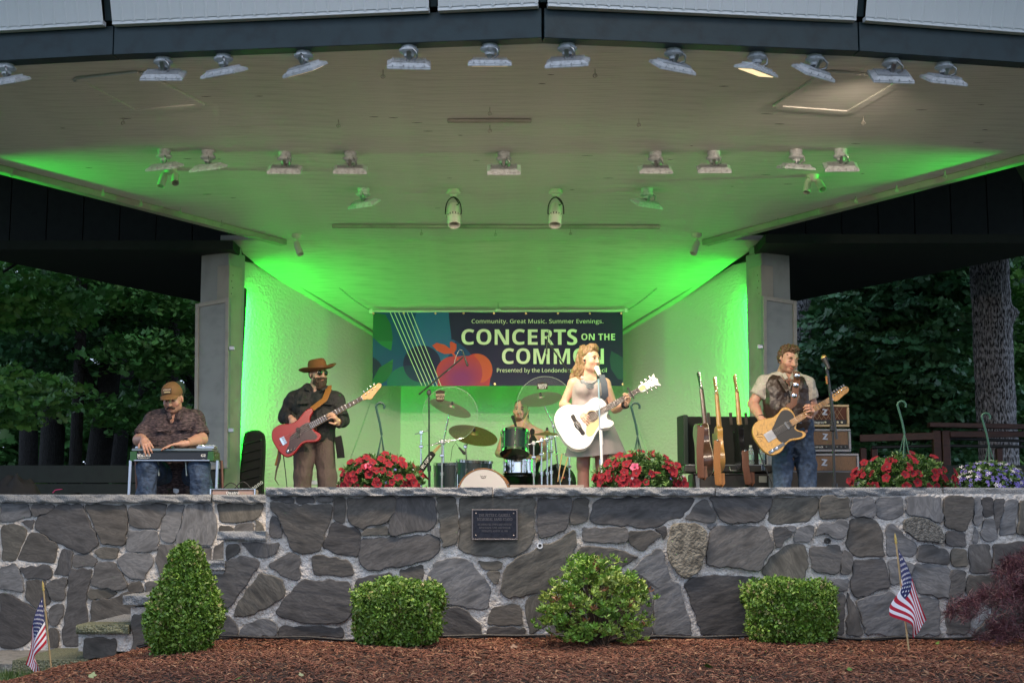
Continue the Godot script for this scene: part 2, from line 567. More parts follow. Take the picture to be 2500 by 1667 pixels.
func bandstand() -> void:
	var b := thing("bandstand", "cream painted bandstand shell with splayed stucco walls and a wide overhanging ceiling", "bandstand", Vector3(0, FLOOR, -15))
	# front ceiling
	var lA := PY(0, 405, CEIL)
	var lB := PY(692, 586, CEIL)
	var rA := PY(2500, 380, CEIL)
	var rB := PY(1722, 586, CEIL)
	var ldir := (lA - lB) / (lA.z - lB.z)
	var rdir := (rA - rB) / (rA.z - rB.z)
	var lF := lB + ldir * (-10.2 - lB.z)
	var rF := rB + rdir * (-10.3 - rB.z)
	var front := []
	for q in [[0, 155], [283, 140], [1325, 99], [2090, 131], [2500, 160]]:
		front.append(PY(q[0], q[1], CEIL))
	var fl: Vector3 = (front[0] - front[1]) / (front[0].x - front[1].x)
	front.push_front(front[0] + fl * (lF.x - front[0].x))
	fl = (front[-1] - front[-2]) / (front[-1].x - front[-2].x)
	front.append(front[-1] + fl * (rF.x - front[-1].x))
	var ring := [lF, lB, rB, rF]
	for i in range(front.size() - 1, -1, -1):
		ring.append(front[i] + Vector3(0, 0, -0.06))
	var whole := PackedVector2Array()
	for p in ring:
		whole.append(Vector2(p.x, p.z))
	for k in 23:
		var z0 := -9.0 - 0.30 * k
		var strip := PackedVector2Array([Vector2(-9, z0), Vector2(9, z0), Vector2(9, z0 - 0.2985), Vector2(-9, z0 - 0.2985)])
		for q in Geometry2D.intersect_polygons(whole, strip):
			var pp := []
			for v in q:
				pp.append(Vector3(v.x, 0, v.y))
			part("ceiling_board", slab(pp, CEIL, CEIL + 0.03), M.ceiling, b)
	# small dark scars where the ceiling paint has flaked
	var scar := RandomNumberGenerator.new()
	scar.seed = 5
	for k in 46:
		var px := scar.randf_range(40, 2460)
		var p := PY(px, scar.randf_range(175, 520), CEIL)
		if p.x < lB.x + ldir.x * (p.z - lB.z) + 0.2 or p.x > rB.x + rdir.x * (p.z - rB.z) - 0.2:
			continue
		var l := scar.randf_range(0.012, 0.05)
		part("paint_chip", slab([p + Vector3(-l, 0, 0), p + Vector3(-l * 0.2, 0, 0.005), p + Vector3(l, 0, 0.001), p + Vector3(l * 0.1, 0, -0.005)], CEIL - 0.0015, CEIL + 0.002), M.dark_wood, b)
	# beam along the front edge, in straight lengths
	for i in front.size() - 1:
		var p: Vector3 = front[i]
		var q: Vector3 = front[i + 1]
		var d := (q - p).normalized()
		part("beam", board(p + Vector3(0, 0.1025, 0.0) + d * 0.002, q + Vector3(0, 0.1025, 0.0) - d * 0.002, 0.12, 0.205, 0.004), M.beam, b)
	# ribbed white soffit panels in front of the beam, dark battens between
	var cuts := [-520, 272, 1060, 1325, 2094, 3050]
	for i in cuts.size() - 1:
		soffit_panel(b, cuts[i], cuts[i + 1], front)
	for x in [272, 1060, 1325, 2094]:
		var e := edge_at(front, x)
		var far := e + soffit_run(x)
		part("batten", board(e + Vector3(0, 0.232, 0.075), far + Vector3(0, 0.232, 0), 0.05, 0.05), M.beam, b)
	var sag := edge_at(front, 1060)
	part("cobweb_scuff", MB.new().tube([sag + Vector3(0.13, 0.11, 0.064), sag + Vector3(0.17, 0.13, 0.066), sag + Vector3(0.24, 0.17, 0.064)], 0.002, 5), M.soffit, b)
	# roof over everything
	part("roof", wall_quad(Vector3(-11, 4.97, -8.25), Vector3(11, 4.97, -8.25), Vector3(11, 5.35, -16.6), Vector3(-11, 5.35, -16.6), 0.12, Vector3(0, -1, 0)), M.dark_wood, b)
	part("roof", wall_quad(Vector3(-11, 5.34, -16.55), Vector3(11, 5.34, -16.55), Vector3(7, 4.75, -19.4), Vector3(-7, 4.75, -19.4), 0.12, Vector3(0, -1, 0)), M.dark_wood, b)
	# trim along the ceiling's side edges
	for s in [[lF, lB], [rF, rB]]:
		part("edge_trim", board(s[0] + Vector3(0, -0.033, 0), s[1] + Vector3(0, -0.033, 0), 0.10, 0.064), M.trim, b)
	# dark boarded gables above the wings, board by board
	for s in [-1, 1]:
		var x0 := 2.95 if s > 0 else 3.25
		var w := 0.42
		var k := 0
		while x0 + w * k < 9.6:
			var x := x0 + w * (k + 0.5)
			part("gable_board", MB.new().box(T(Vector3(x * s, 4.62, -16.06)), Vector3(w - 0.006, 1.38, 0.05), 0.006), M.dark_green, b)
			k += 1
		part("gable_rail", MB.new().box(T(Vector3((x0 + 3.3) * s, 3.93, -16.0)), Vector3(6.6, 0.05, 0.06), 0.004), M.dark_green, b)
	# wing soffits: dark underside of the side roofs
	var e0 := PY(-60, 625, 3.80)
	var e1 := PY(480, 735, 3.80)
	var ee := e1 + (e1 - e0) * 0.4
	var en := e0 + (e0 - e1) * 0.12
	part("wing_soffit", slab([en, e1, ee, Vector3(-1.2, 0, ee.z), Vector3(-3.1, 0, -16.1), Vector3(-3.1, 0, en.z)], 3.80, 3.90), M.dark_wood, b)
	e0 = PY(2560, 612, 3.80)
	e1 = PY(1945, 735, 3.80)
	ee = e1 + (e1 - e0) * 0.4
	en = e0 + (e0 - e1) * 0.12
	part("wing_soffit", slab([en, e1, ee, Vector3(1.0, 0, ee.z), Vector3(2.75, 0, -16.1), Vector3(2.75, 0, en.z)], 3.80, 3.90), M.dark_wood, b)
	part("knee_brace", board(P(2462, 340, 12.1), P(2540, 480, 12.6), 0.09, 0.09), M.dark_wood, b)
	# shell: side walls, back wall and sloped inner ceiling
	side_l0 = P(540, 1000, 16.0)
	side_l1 = P(978, 1000, 18.8)
	side_r0 = P(1884, 1000, 16.0)
	side_r1 = P(1447, 1000, 18.8)
	var yt0 := 3.90
	var yt1 := 3.02
	for s in [[side_l0, side_l1, 1.0], [side_r0, side_r1, -1.0]]:
		var a: Vector3 = s[0]
		var c: Vector3 = s[1]
		var out: Vector3 = (c - a).cross(Vector3.UP) * -1.0
		if out.x * s[2] < 0.0:
			out = -out
		part("side_wall", wall_quad(Vector3(a.x, FLOOR - 0.05, a.z), Vector3(c.x, FLOOR - 0.05, c.z), Vector3(c.x, yt1 + 0.02, c.z), Vector3(a.x, yt0 + 0.06, a.z), 0.12, out), M.stucco, b)
		# batten that follows the wall head
		part("wall_batten", board(Vector3(a.x, yt0 - 0.01, a.z) + out.normalized() * 0.10 + (c - a) * 0.06, Vector3(c.x, yt1 - 0.01, c.z) + out.normalized() * 0.10, 0.03, 0.03), M.trim, b)
	part("back_wall", wall_quad(Vector3(side_l1.x, FLOOR - 0.05, -18.8), Vector3(side_r1.x, FLOOR - 0.05, -18.8), Vector3(side_r1.x, yt1 + 0.1, -18.8), Vector3(side_l1.x, yt1 + 0.1, -18.8), 0.12, Vector3.BACK), M.stucco, b)
	var f0 := Vector3(-3.3, 3.962, -15.80)
	var f1 := Vector3(2.85, 3.962, -15.80)
	part("inner_ceiling", wall_quad(f0, f1, Vector3(side_r1.x + 0.2, yt1, -18.82), Vector3(side_l1.x - 0.2, yt1, -18.82), 0.06, Vector3(0, -1, 0.3)), M.inner_ceiling, b)
	# long and short battens screwed to the ceiling
	var q0 := PY(810, 548, CEIL)
	var q1 := PY(1612, 550, CEIL)
	part("ceiling_batten", board(q0 + Vector3(0, -0.02, 0), q1 + Vector3(0, -0.02, 0), 0.06, 0.035), M.trim, b)
	q0 = PY(1092, 291, CEIL)
	q1 = PY(1298, 291, CEIL)
	part("ceiling_batten", board(q0 + Vector3(0, -0.014, 0), q1 + Vector3(0, -0.014, 0), 0.05, 0.025), M.trim, b)
	# hatches: a flat panel in a frame of four strips
	hatch(b, [[180, 190], [340, 172], [500, 254], [323, 268]])
	hatch(b, [[2020, 170], [2215, 190], [2075, 272], [1888, 258]])
	# pillars, turned with the splay of the shell
	for s in [-1.0, 1.0]:
		var cx := 535.0 if s < 0 else 1883.0
		var foot := P(cx, 1000, 15.95)
		foot.y = FLOOR
		var yaw: float = 27.0 * s
		var tw := T(Vector3(foot.x, 0, foot.z), yaw)
		var h := 3.82 - FLOOR
		var p := part("pillar", MB.new().box(tw * Transform3D(Basis(), Vector3(0, FLOOR + h / 2, 0)), Vector3(0.40, h, 0.30), 0.012), M.pillar, b)
		part("capital", MB.new().box(tw * Transform3D(Basis(), Vector3(-0.01 * s, 3.85, 0.02)), Vector3(0.34, 0.14, 0.30), 0.03), M.pillar, p)
		part("corner_board", MB.new().box(tw * Transform3D(Basis(), Vector3(-0.135 * s, FLOOR + 1.52, 0.045)), Vector3(0.17, 3.04, 0.24), 0.006), M.pillar_board, p)
		for k in 4:
			part("nail", MB.new().ball(tw * Transform3D(Basis.from_scale(Vector3(0.006, 0.006, 0.006)), Vector3(-0.222 * s, 3.55 - k * 0.07, 0.10 + (k % 2) * 0.02)), 6, 4), M.black_metal, p)
	shutter(b, [[478, 742], [560, 727], [556, 1143], [474, 1150]], 15.45)
	shutter(b, [[1862, 722], [1944, 735], [1948, 1150], [1866, 1143]], 15.45)
	# low dark parapets closing the wings
	for s in [-1, 1]:
		var x0 := 3.15 if s < 0 else 3.0
		for k in 4:
			var y := FLOOR + 0.1 + 0.2 * k
			part("parapet_board", MB.new().box(T(Vector3((x0 + 3.2) * s, y, -15.6)), Vector3(6.4, 0.194, 0.05), 0.006), M.dark_green, b)
	# hooks along the edges
	var hooks := []
	for q in [[28, 425], [251, 474], [344, 500], [440, 520], [540, 550]]:
		hooks.append(PY(q[0], q[1] - 12, CEIL - 0.085))
	for q in [[2408, 408], [2308, 430], [2190, 465], [2090, 492], [1998, 520], [1900, 545]]:
		hooks.append(PY(q[0], q[1] - 12, CEIL - 0.085))
	for q in [[935, 170], [1453, 168], [1196, 262], [1560, 290], [1196, 305], [2108, 285], [826, 292], [1029, 560], [1210, 562], [1393, 560], [300, 285]]:
		hooks.append(PY(q[0], q[1], CEIL))
	for q in [[201, 592], [298, 592], [397, 592], [2025, 590], [2108, 590], [2208, 590], [2302, 590]]:
		var h3 := P(q[0], q[1], 15.97)
		h3.y = 3.905
		hooks.append(h3)
	for p in hooks:
		var m := MB.new()
		var w := []
		for k in 10:
			var a := -0.4 + k * 0.62
			w.append(p + Vector3(0, -0.05, 0) + Vector3(cos(a + 1.9) * 0.014, -sin(a + 1.9) * 0.014 - 0.0 , 0))
		w.push_front(p + Vector3(0, 0.004, 0))
		m.tube(w, 0.0035, 5)
		part("hook", m, M.trim, b)

func edge_at(front: Array, px: float) -> Vector3:
	# point of the beam's line seen at that column, by bisection along the polyline
	for i in front.size() - 1:
		var a: Vector3 = front[i]
		var b: Vector3 = front[i + 1]
		var xa := a.x / -a.z
		var xb := b.x / -b.z
		var u := (px - 1250.0) / FPX / (cos(PITCH) - 0.2 * sin(PITCH))
		if u >= xa and u <= xb:
			var lo := 0.0
			var hi := 1.0
			for k in 24:
				var mid := (lo + hi) * 0.5
				var p := a.lerp(b, mid)
				if p.x / -p.z < u:
					lo = mid
				else:
					hi = mid
			return a.lerp(b, lo)
	return front[0] if px < 1250.0 else front[-1]

func soffit_run(px: float) -> Vector3:
	return Vector3((px - 1250.0) / 1250.0 * 0.02, 0.75, 0.32)

func soffit_panel(b: Node3D, x0: float, x1: float, front: Array) -> void:
	var a := edge_at(front, x0) + Vector3(0.03, 0, 0)
	var c := edge_at(front, x1) - Vector3(0.03, 0, 0)
	var ra := soffit_run(x0)
	var rc := soffit_run(x1)
	var m := MB.new()
	var n := maxi(3, int((c.x - a.x) / 0.083))
	# profile across: wide flats with a narrow raised bead at each step
	var prof := []
	for i in n:
		for w in [[0.0, 0.0], [0.74, 0.0], [0.80, -0.010], [0.92, -0.010], [0.98, 0.0]]:
			prof.append([(i + w[0]) / n, w[1]])
	prof.append([1.0, 0.0])
	for i in prof.size() - 1:
		var t0: float = prof[i][0]
		var t1: float = prof[i + 1][0]
		var e0 := edge_at(front, lerpf(x0, x1, 0.5)) if false else a.lerp(c, t0)
		var e1 := a.lerp(c, t1)
		var o0 := Vector3(0, 0.215 + prof[i][1], 0.13)
		var o1 := Vector3(0, 0.215 + prof[i + 1][1], 0.13)
		m.face(e0 + o0, e1 + o1, e1 + rc * t1 + ra * (1 - t1) + o1, e0 + rc * t0 + ra * (1 - t0) + o0, Vector3.DOWN)
	var p := part("soffit_panel", m, M.soffit, b)
	part("channel", board(a + Vector3(0, 0.208, 0.095), c + Vector3(0, 0.208, 0.095), 0.055, 0.035, 0.004), M.soffit, p)

func hatch(b: Node3D, q: Array) -> void:
	var c := []
	for p in q:
		c.append(PY(p[0], p[1], CEIL))
	var mid: Vector3 = (c[0] + c[1] + c[2] + c[3]) * 0.25
	var h := part("hatch", slab([c[0].lerp(mid, 0.12), c[1].lerp(mid, 0.12), c[2].lerp(mid, 0.12), c[3].lerp(mid, 0.12)], CEIL - 0.012, CEIL - 0.002), M.ceiling, b)
	for i in 4:
		var s: Vector3 = c[i].lerp(mid, 0.05)
		var e: Vector3 = c[(i + 1) % 4].lerp(mid, 0.05)
		part("frame_strip", board(s + Vector3(0, -0.011, 0), e + Vector3(0, -0.011, 0), 0.07, 0.018 + i * 0.001, 0.003), M.ceiling, h)

func shutter(b: Node3D, q: Array, depth: float) -> void:
	var inner := 0.10 * (1.0 if q[0][0] < 1250 else -1.0)
	var p := []
	for i in 4:
		var back := 0.0
		if (q[i][0] > 500 and q[i][0] < 1250) or (q[i][0] > 1250 and q[i][0] < 1900):
			back = 0.12
		p.append(P(q[i][0], q[i][1], depth + 0.2 - back * 1.5))
	var out: Vector3 = (p[1] - p[0]).cross(p[3] - p[0]).normalized()
	if out.z < 0.0:
		out = -out
	var s := part("shutter", wall_quad(p[3], p[2], p[1], p[0], 0.03, out), M.shutter, b)
	for i in 4:
		var a: Vector3 = p[i] + out * 0.010
		var e: Vector3 = p[(i + 1) % 4] + out * 0.010
		var dv := (e - a).normalized()
		var x := dv.cross(out)
		var wdt := 0.045
		var inn: Vector3 = ((p[0] + p[1] + p[2] + p[3]) * 0.25 - (a + e) * 0.5)
		var sh := x * wdt * 0.5 * signf(x.dot(inn))
		var len := (e - a).length() - (0.0 if i % 2 == 1 else wdt * 2.0)
		part("frame_strip", MB.new().box(Transform3D(Basis(x, dv, out), (a + e) * 0.5 + sh), Vector3(wdt, len, 0.016), 0.003), M.trim, s)
	for k in [0.3, 0.78]:
		var hp: Vector3 = p[1].lerp(p[2], k) if q[0][0] < 1250 else p[0].lerp(p[3], k)
		part("hinge", MB.new().box(Transform3D(Basis(), hp + Vector3(0.035 * signf(inner), 0, 0.02)), Vector3(0.06, 0.045, 0.03), 0.005), M.steel, s)

# ------------------------------------------------------------------ lamps
func flood_meshes() -> Dictionary:
	var d := {}
	var cm := MB.new()
	cm.lathe(T(), [Vector2(0.0, 0.0), Vector2(0.052, 0.0), Vector2(0.054, -0.018), Vector2(0.066, -0.022), Vector2(0.066, -0.036), Vector2(0.05, -0.046), Vector2(0.034, -0.052), Vector2(0.032, -0.070), Vector2(0.0, -0.072)], 20)
	d.canopy = cm.mesh()
	var k := MB.new()
	k.box(T(Vector3(0, 0.045, 0)), Vector3(0.034, 0.08, 0.026), 0.008)
	k.tube([Vector3(0.02, 0.09, 0.0), Vector3(0.05, 0.07, 0.03), Vector3(0.055, 0.035, 0.035), Vector3(0.03, 0.015, 0.02)], 0.008, 8)
	d.knuckle = k.mesh()
	# housing: lens points to -y in its own axes, fins on top
	var h := MB.new()
	var w := 0.145
	var l := 0.078
	var top := [Vector3(-w + 0.03, 0, -l + 0.03), Vector3(w - 0.03, 0, -l + 0.03), Vector3(w - 0.03, 0, l - 0.03), Vector3(-w + 0.03, 0, l - 0.03)]
	var mid := [Vector3(-w, -0.018, -l), Vector3(w, -0.018, -l), Vector3(w, -0.018, l), Vector3(-w, -0.018, l)]
	var low := [Vector3(-w, -0.036, -l), Vector3(w, -0.036, -l), Vector3(w, -0.036, l), Vector3(-w, -0.036, l)]
	h.face(top[0], top[1], top[2], top[3], Vector3.UP)
	for i in 4:
		var j := (i + 1) % 4
		var o: Vector3 = top[i] + top[j]
		h.face(top[i], top[j], mid[j], mid[i], o + Vector3(0, 0.1, 0))
		h.face(mid[i], mid[j], low[j], low[i], o)
	h.face(low[0], low[1], low[2], low[3], Vector3.DOWN)
	d.housing = h.mesh()
	var f := MB.new()
	for i in 23:
		f.box(T(Vector3(-0.11 + i * 0.01, 0.006, 0)), Vector3(0.0035, 0.012, 0.096), 0.0)
	d.fins = f.mesh()
	var r := MB.new()
	for z in [-1, 1]:
		for i in 4:
			r.box(T(Vector3(-0.105 + i * 0.07, -0.018, z * 0.077)), Vector3(0.008, 0.026, 0.010), 0.002)
		r.box(T(Vector3(0, -0.031, z * 0.079)), Vector3(0.292, 0.012, 0.01), 0.003)
	d.ribs = r.mesh()
	var e := MB.new()
	e.box(T(Vector3(0, -0.0375, 0)), Vector3(0.24, 0.006, 0.12), 0.002)
	d.lens = e.mesh()
	return d

func flood(d: Dictionary, at: Vector3, yaw: float, tilt: float, lit: float, label: String, group: String) -> void:
	var t := thing("flood_light", label, "flood light", at, group)
	var drop := 0.0 if at.z > -11.0 else 0.03
	var cn := part("canopy", d.canopy, M.white_metal, t, false)
	if drop > 0.0:
		part("junction_box", MB.new().lathe(T(Vector3(0, 0, 0)), [Vector2(0.0, 0.0), Vector2(0.056, 0.0), Vector2(0.056, -drop), Vector2(0.0, -drop)], 20), M.white_metal, cn, false)
		cn.position.y = -drop
		cn.get_child(0).position.y = drop
	var hd := Node3D.new()
	hd.name = "head"
	t.add_child(hd, true)
	# tilt turns the lens from straight down towards the stage (-z)
	hd.transform = Transform3D(Basis(Vector3.UP, -deg_to_rad(yaw)) * Basis(Vector3.RIGHT, deg_to_rad(tilt)), Vector3(0, -0.098 - drop, 0))
	part("knuckle", d.knuckle, M.steel, hd, false)
	part("housing", d.housing, M.white_metal, hd, false)
	part("cooling_fins", d.fins, M.white_metal, hd, false)
	part("rim", d.ribs, M.white_metal, hd, false)
	part("lens", d.lens, M.lamp_warm if lit > 0.0 else M.lens_off, hd, false)
	if lit > 0.0:
		var a := SpotLight3D.new()
		a.name = "flood_beam"
		hd.add_child(a, true)
		a.rotation_degrees = Vector3(-90, 0, 0)
		a.position = Vector3(0, -0.046, 0)
		a.light_energy = lit
		a.light_color = Color(1.0, 0.91, 0.80)
		a.light_size = 0.09
		a.spot_angle = 46.0 if at.z < -11.0 else 66.0
		a.spot_angle_attenuation = 0.55
		a.spot_range = 30.0
		a.shadow_enabled = true

func ceiling_lights() -> void:
	var d := flood_meshes()
	var lbl := "white flood light on the ceiling just behind the dark front beam"
	for q in [[15, 158, 25, 24, 0.0], [398, 142, 0, 36, 1.0], [545, 135, 28, 24, 0.0], [741, 127, 38, 31, 1.0], [998, 114, -4, 34, 1.0], [1196, 110, 0, 24, 1.0], [1385, 109, 10, 33, 1.0], [1645, 121, -30, 33, 1.0], [1848, 130, -45, 16, 0.2], [1990, 136, -38, 36, 0.0], [2177, 145, -6, 44, 1.0], [2306, 154, -18, 30, 0.0]]:
		var at := PY(q[0], q[1], CEIL)
		var warm: bool = q[0] == 1848
		flood(d, at, q[2], q[3], q[4] * 6.0, "white flood light with its warm lens showing, behind the dark front beam" if warm else lbl, "flood lights behind the front beam")
	lbl = "white flood light hanging mid-ceiling in the row with long shadows"
	for q in [[400, 366, 22, 22, 0.0], [507, 368, 24, 22, 0.0], [695, 372, -2, 33, 0.0], [855, 372, -2, 33, 0.0], [1230, 372, 0, 40, 17.0], [1600, 372, -2, 31, 0.0], [1743, 370, 2, 32, 0.0], [1944, 367, -16, 14, 0.0], [2053, 365, 3, 36, 0.0]]:
		flood(d, PY(q[0], q[1], CEIL), q[2], q[3], q[4], "white flood light throwing pale light on the ceiling at mid-row" if q[0] == 1230 else lbl, "flood lights in the middle row")
	lbl = "white flood light above the long ceiling batten, beside a theatre spotlight"
	flood(d, PY(887, 460, CEIL), 32, 30, 0.0, lbl, "flood lights above the long batten")
	flood(d, PY(1580, 460, CEIL), -32, 30, 0.0, lbl, "flood lights above the long batten")
	# theatre spots on yokes
	for x in [1107.0, 1357.0]:
		var at := PY(x, 463, CEIL)
		var t := thing("theatre_spotlight", "white can spotlight on a black yoke above the long batten", "spotlight", at, "can spotlights on yokes")
		part("canopy", d.canopy, M.white_plastic, t, false)
		var yk := MB.new()
		var arc := []
		for k in 13:
			var a := PI * k / 12.0
			arc.append(Vector3(-cos(a) * 0.075, -0.20 + sin(a) * 0.12 * 1.05, 0.0))
		arc.push_front(Vector3(-0.075, -0.24, 0))
		arc.append(Vector3(0.075, -0.24, 0))
		yk.tube(arc, 0.006, 6)
		part("yoke", yk, M.black_metal, t, false)
		var tc := Transform3D(Basis.from_euler(Vector3(-0.42, 0.12 * signf(x - 1230), 0.10 * signf(x - 1230) * -1.0)), Vector3(0, -0.15, 0))
		var cn := part("can", MB.new().lathe(tc, [Vector2(0.0, 0.01), Vector2(0.045, 0.0), Vector2(0.052, -0.03), Vector2(0.062, -0.12), Vector2(0.068, -0.125), Vector2(0.068, -0.15), Vector2(0.060, -0.152), Vector2(0.060, -0.24), Vector2(0.053, -0.24), Vector2(0.053, -0.16), Vector2(0.0, -0.158)], 20), M.white_plastic, t, false)
		var vents := MB.new()
		for k in 16:
			var a := TAU * k / 16.0
			vents.box(tc * Transform3D(Basis(Vector3.UP, -a), Vector3(cos(a) * 0.0685, -0.138, sin(a) * 0.0685)), Vector3(0.003, 0.02, 0.008))
		part("vent", vents, M.black_metal, cn, false)
		part("cord", MB.new().tube([Vector3(0, -0.07, 0.01), Vector3(0.03, -0.11, 0.05), Vector3(0.055, -0.15, 0.06), Vector3(0.03, -0.165, 0.05), Vector3(0.005, -0.14, 0.02)], 0.006, 6), M.black_plastic, t, false)
	# twin and single small spots
	for q in [[415, 412, 1.0], [1985, 428, -1.0]]:
		var at := PY(q[0], q[1], CEIL)
		var t := thing("twin_spotlight", "white twin spotlight hanging beside the middle row of flood lights", "spotlight", at, "twin spotlights")
		part("canopy", MB.new().lathe(T(), [Vector2(0.0, 0.0), Vector2(0.06, 0.0), Vector2(0.055, -0.02), Vector2(0.025, -0.06), Vector2(0, -0.062)], 18), M.white_plastic, t, false)
		for k in [-1.0, 1.0]:
			var tc := Transform3D(Basis.from_euler(Vector3(-0.5 - 0.2 * k, 0, 0.18 * k)), Vector3(0.05 * k, -0.07, 0.02))
			part("spot_can", MB.new().lathe(tc, [Vector2(0.0, 0.03), Vector2(0.022, 0.028), Vector2(0.034, 0.0), Vector2(0.036, -0.11), Vector2(0.032, -0.11), Vector2(0.030, -0.05), Vector2(0.0, -0.05)], 16), M.white_plastic, t, false)
	for q in [[724, 572, 1.0], [1702, 570, -1.0]]:
		var at := PY(q[0], q[1], CEIL)
		var t := thing("small_spotlight", "small white spotlight at the end of the ceiling edge trim", "spotlight", at, "small spotlights by the pillars")
		part("canopy", MB.new().lathe(T(), [Vector2(0.0, 0.0), Vector2(0.055, 0.0), Vector2(0.055, -0.03), Vector2(0.04, -0.05), Vector2(0.012, -0.06), Vector2(0.012, -0.1), Vector2(0, -0.1)], 18), M.white_plastic, t, false)
		var tc := Transform3D(Basis.from_euler(Vector3(-0.3, 0, 0.35 * q[2])), Vector3(0, -0.10, 0))
		part("spot_can", MB.new().lathe(tc, [Vector2(0.0, 0.02), Vector2(0.03, 0.015), Vector2(0.036, -0.02), Vector2(0.04, -0.15), Vector2(0.036, -0.15), Vector2(0.034, -0.07), Vector2(0.0, -0.07)], 16), M.white_plastic, t, false)
	# green wash: an upright LED bar on the back of each pillar, and a par can under each side eave
	for s in [[590.0, 1.0], [1838.0, -1.0]]:
		var foot := P(s[0], 800, 16.16)
		var t := thing("led_wash_bar", "upright green LED bar fixed behind a pillar", "stage light", Vector3(foot.x, FLOOR + 1.9, foot.z), "green LED bars behind the pillars")
		var way := Vector3(0.42 * s[1], -0.05, -0.9).normalized()
		t.basis = Basis.looking_at(way)
		part("housing", MB.new().box(T(Vector3(0, 0, 0.035)), Vector3(0.07, 1.9, 0.06), 0.01), M.black_metal, t, false)
		part("led_strip", MB.new().box(T(Vector3(0, 0, 0.002)), Vector3(0.05, 1.84, 0.006), 0.001), M.lamp_green, t, false)
		var a := AreaLight3D.new()
		a.name = "green_wash"
		t.add_child(a)
		a.area_size = Vector2(0.05, 1.8)
		a.position = Vector3(0, 0, -0.012)
		a.light_energy = 5.0
		a.light_color = Color(0.10, 1.0, 0.22)
		a.area_range = 20.0
		a.shadow_enabled = true
	for s in [-1.0, 1.0]:
		var at := Vector3(-5.8, CEIL - 0.42, -12.3) if s < 0 else Vector3(5.6, CEIL - 0.42, -12.2)
		var t := thing("par_can", "black par can with a green lens under the side eave", "stage light", at, "green par cans under the eaves")
		t.basis = Basis.looking_at(Vector3(-s * 1.0, 0.01, -0.19))
		part("can", MB.new().lathe(Transform3D(Basis(Vector3.RIGHT, Vector3(0, 0, -1), Vector3.UP), Vector3.ZERO), [Vector2(0.0, -0.22), Vector2(0.06, -0.21), Vector2(0.085, -0.1), Vector2(0.095, 0.0), Vector2(0.085, 0.0), Vector2(0.08, -0.03), Vector2(0.0, -0.03)], 20), M.black_metal, t, false)
		part("bracket", MB.new().tube([Vector3(-0.1, 0, 0.08), Vector3(-0.1, 0.2, 0.08), Vector3(0.0, 0.26, 0.08), Vector3(0.1, 0.2, 0.08), Vector3(0.1, 0, 0.08)], 0.008, 6), M.black_metal, t, false)
		part("hanger", MB.new().tube([Vector3(0, 0.26, 0.08), Vector3(0, 0.46, 0.08)], 0.01, 6), M.black_metal, t, false)
		part("lens", MB.new().box(T(Vector3(0, 0, 0.02)), Vector3(0.11, 0.11, 0.01), 0.002), M.lamp_green, t, false)
		var sp := SpotLight3D.new()
		sp.name = "green_beam"
		t.add_child(sp)
		sp.position = Vector3(0, 0, -0.012)
		sp.light_energy = 11.0
		sp.light_color = Color(0.08, 1.0, 0.22)
		sp.spot_angle = 30.0
		sp.spot_angle_attenuation = 1.0
		sp.spot_range = 25.0
		sp.light_size = 0.05
		sp.shadow_enabled = true

# ------------------------------------------------------------------ ground
func bed_height(x: float, z: float) -> float:
	# the bed is level along the wall and falls away at its left end
	var f := smoothstep(-1.9, -3.5, x)
	return -0.21 * f + 0.012 * sin(x * 3.1 + z * 2.3) + 0.008 * sin(x * 7.3 - z * 5.1) - 0.03 * smoothstep(9.0, 7.0, -z)

func bed_left(z: float) -> float:
	# left boundary of the mulch at that depth
	return -3.12 + 0.16 * sin(z * 1.7) + clampf(-z - 9.2, 0.0, 1.0) * 0.35

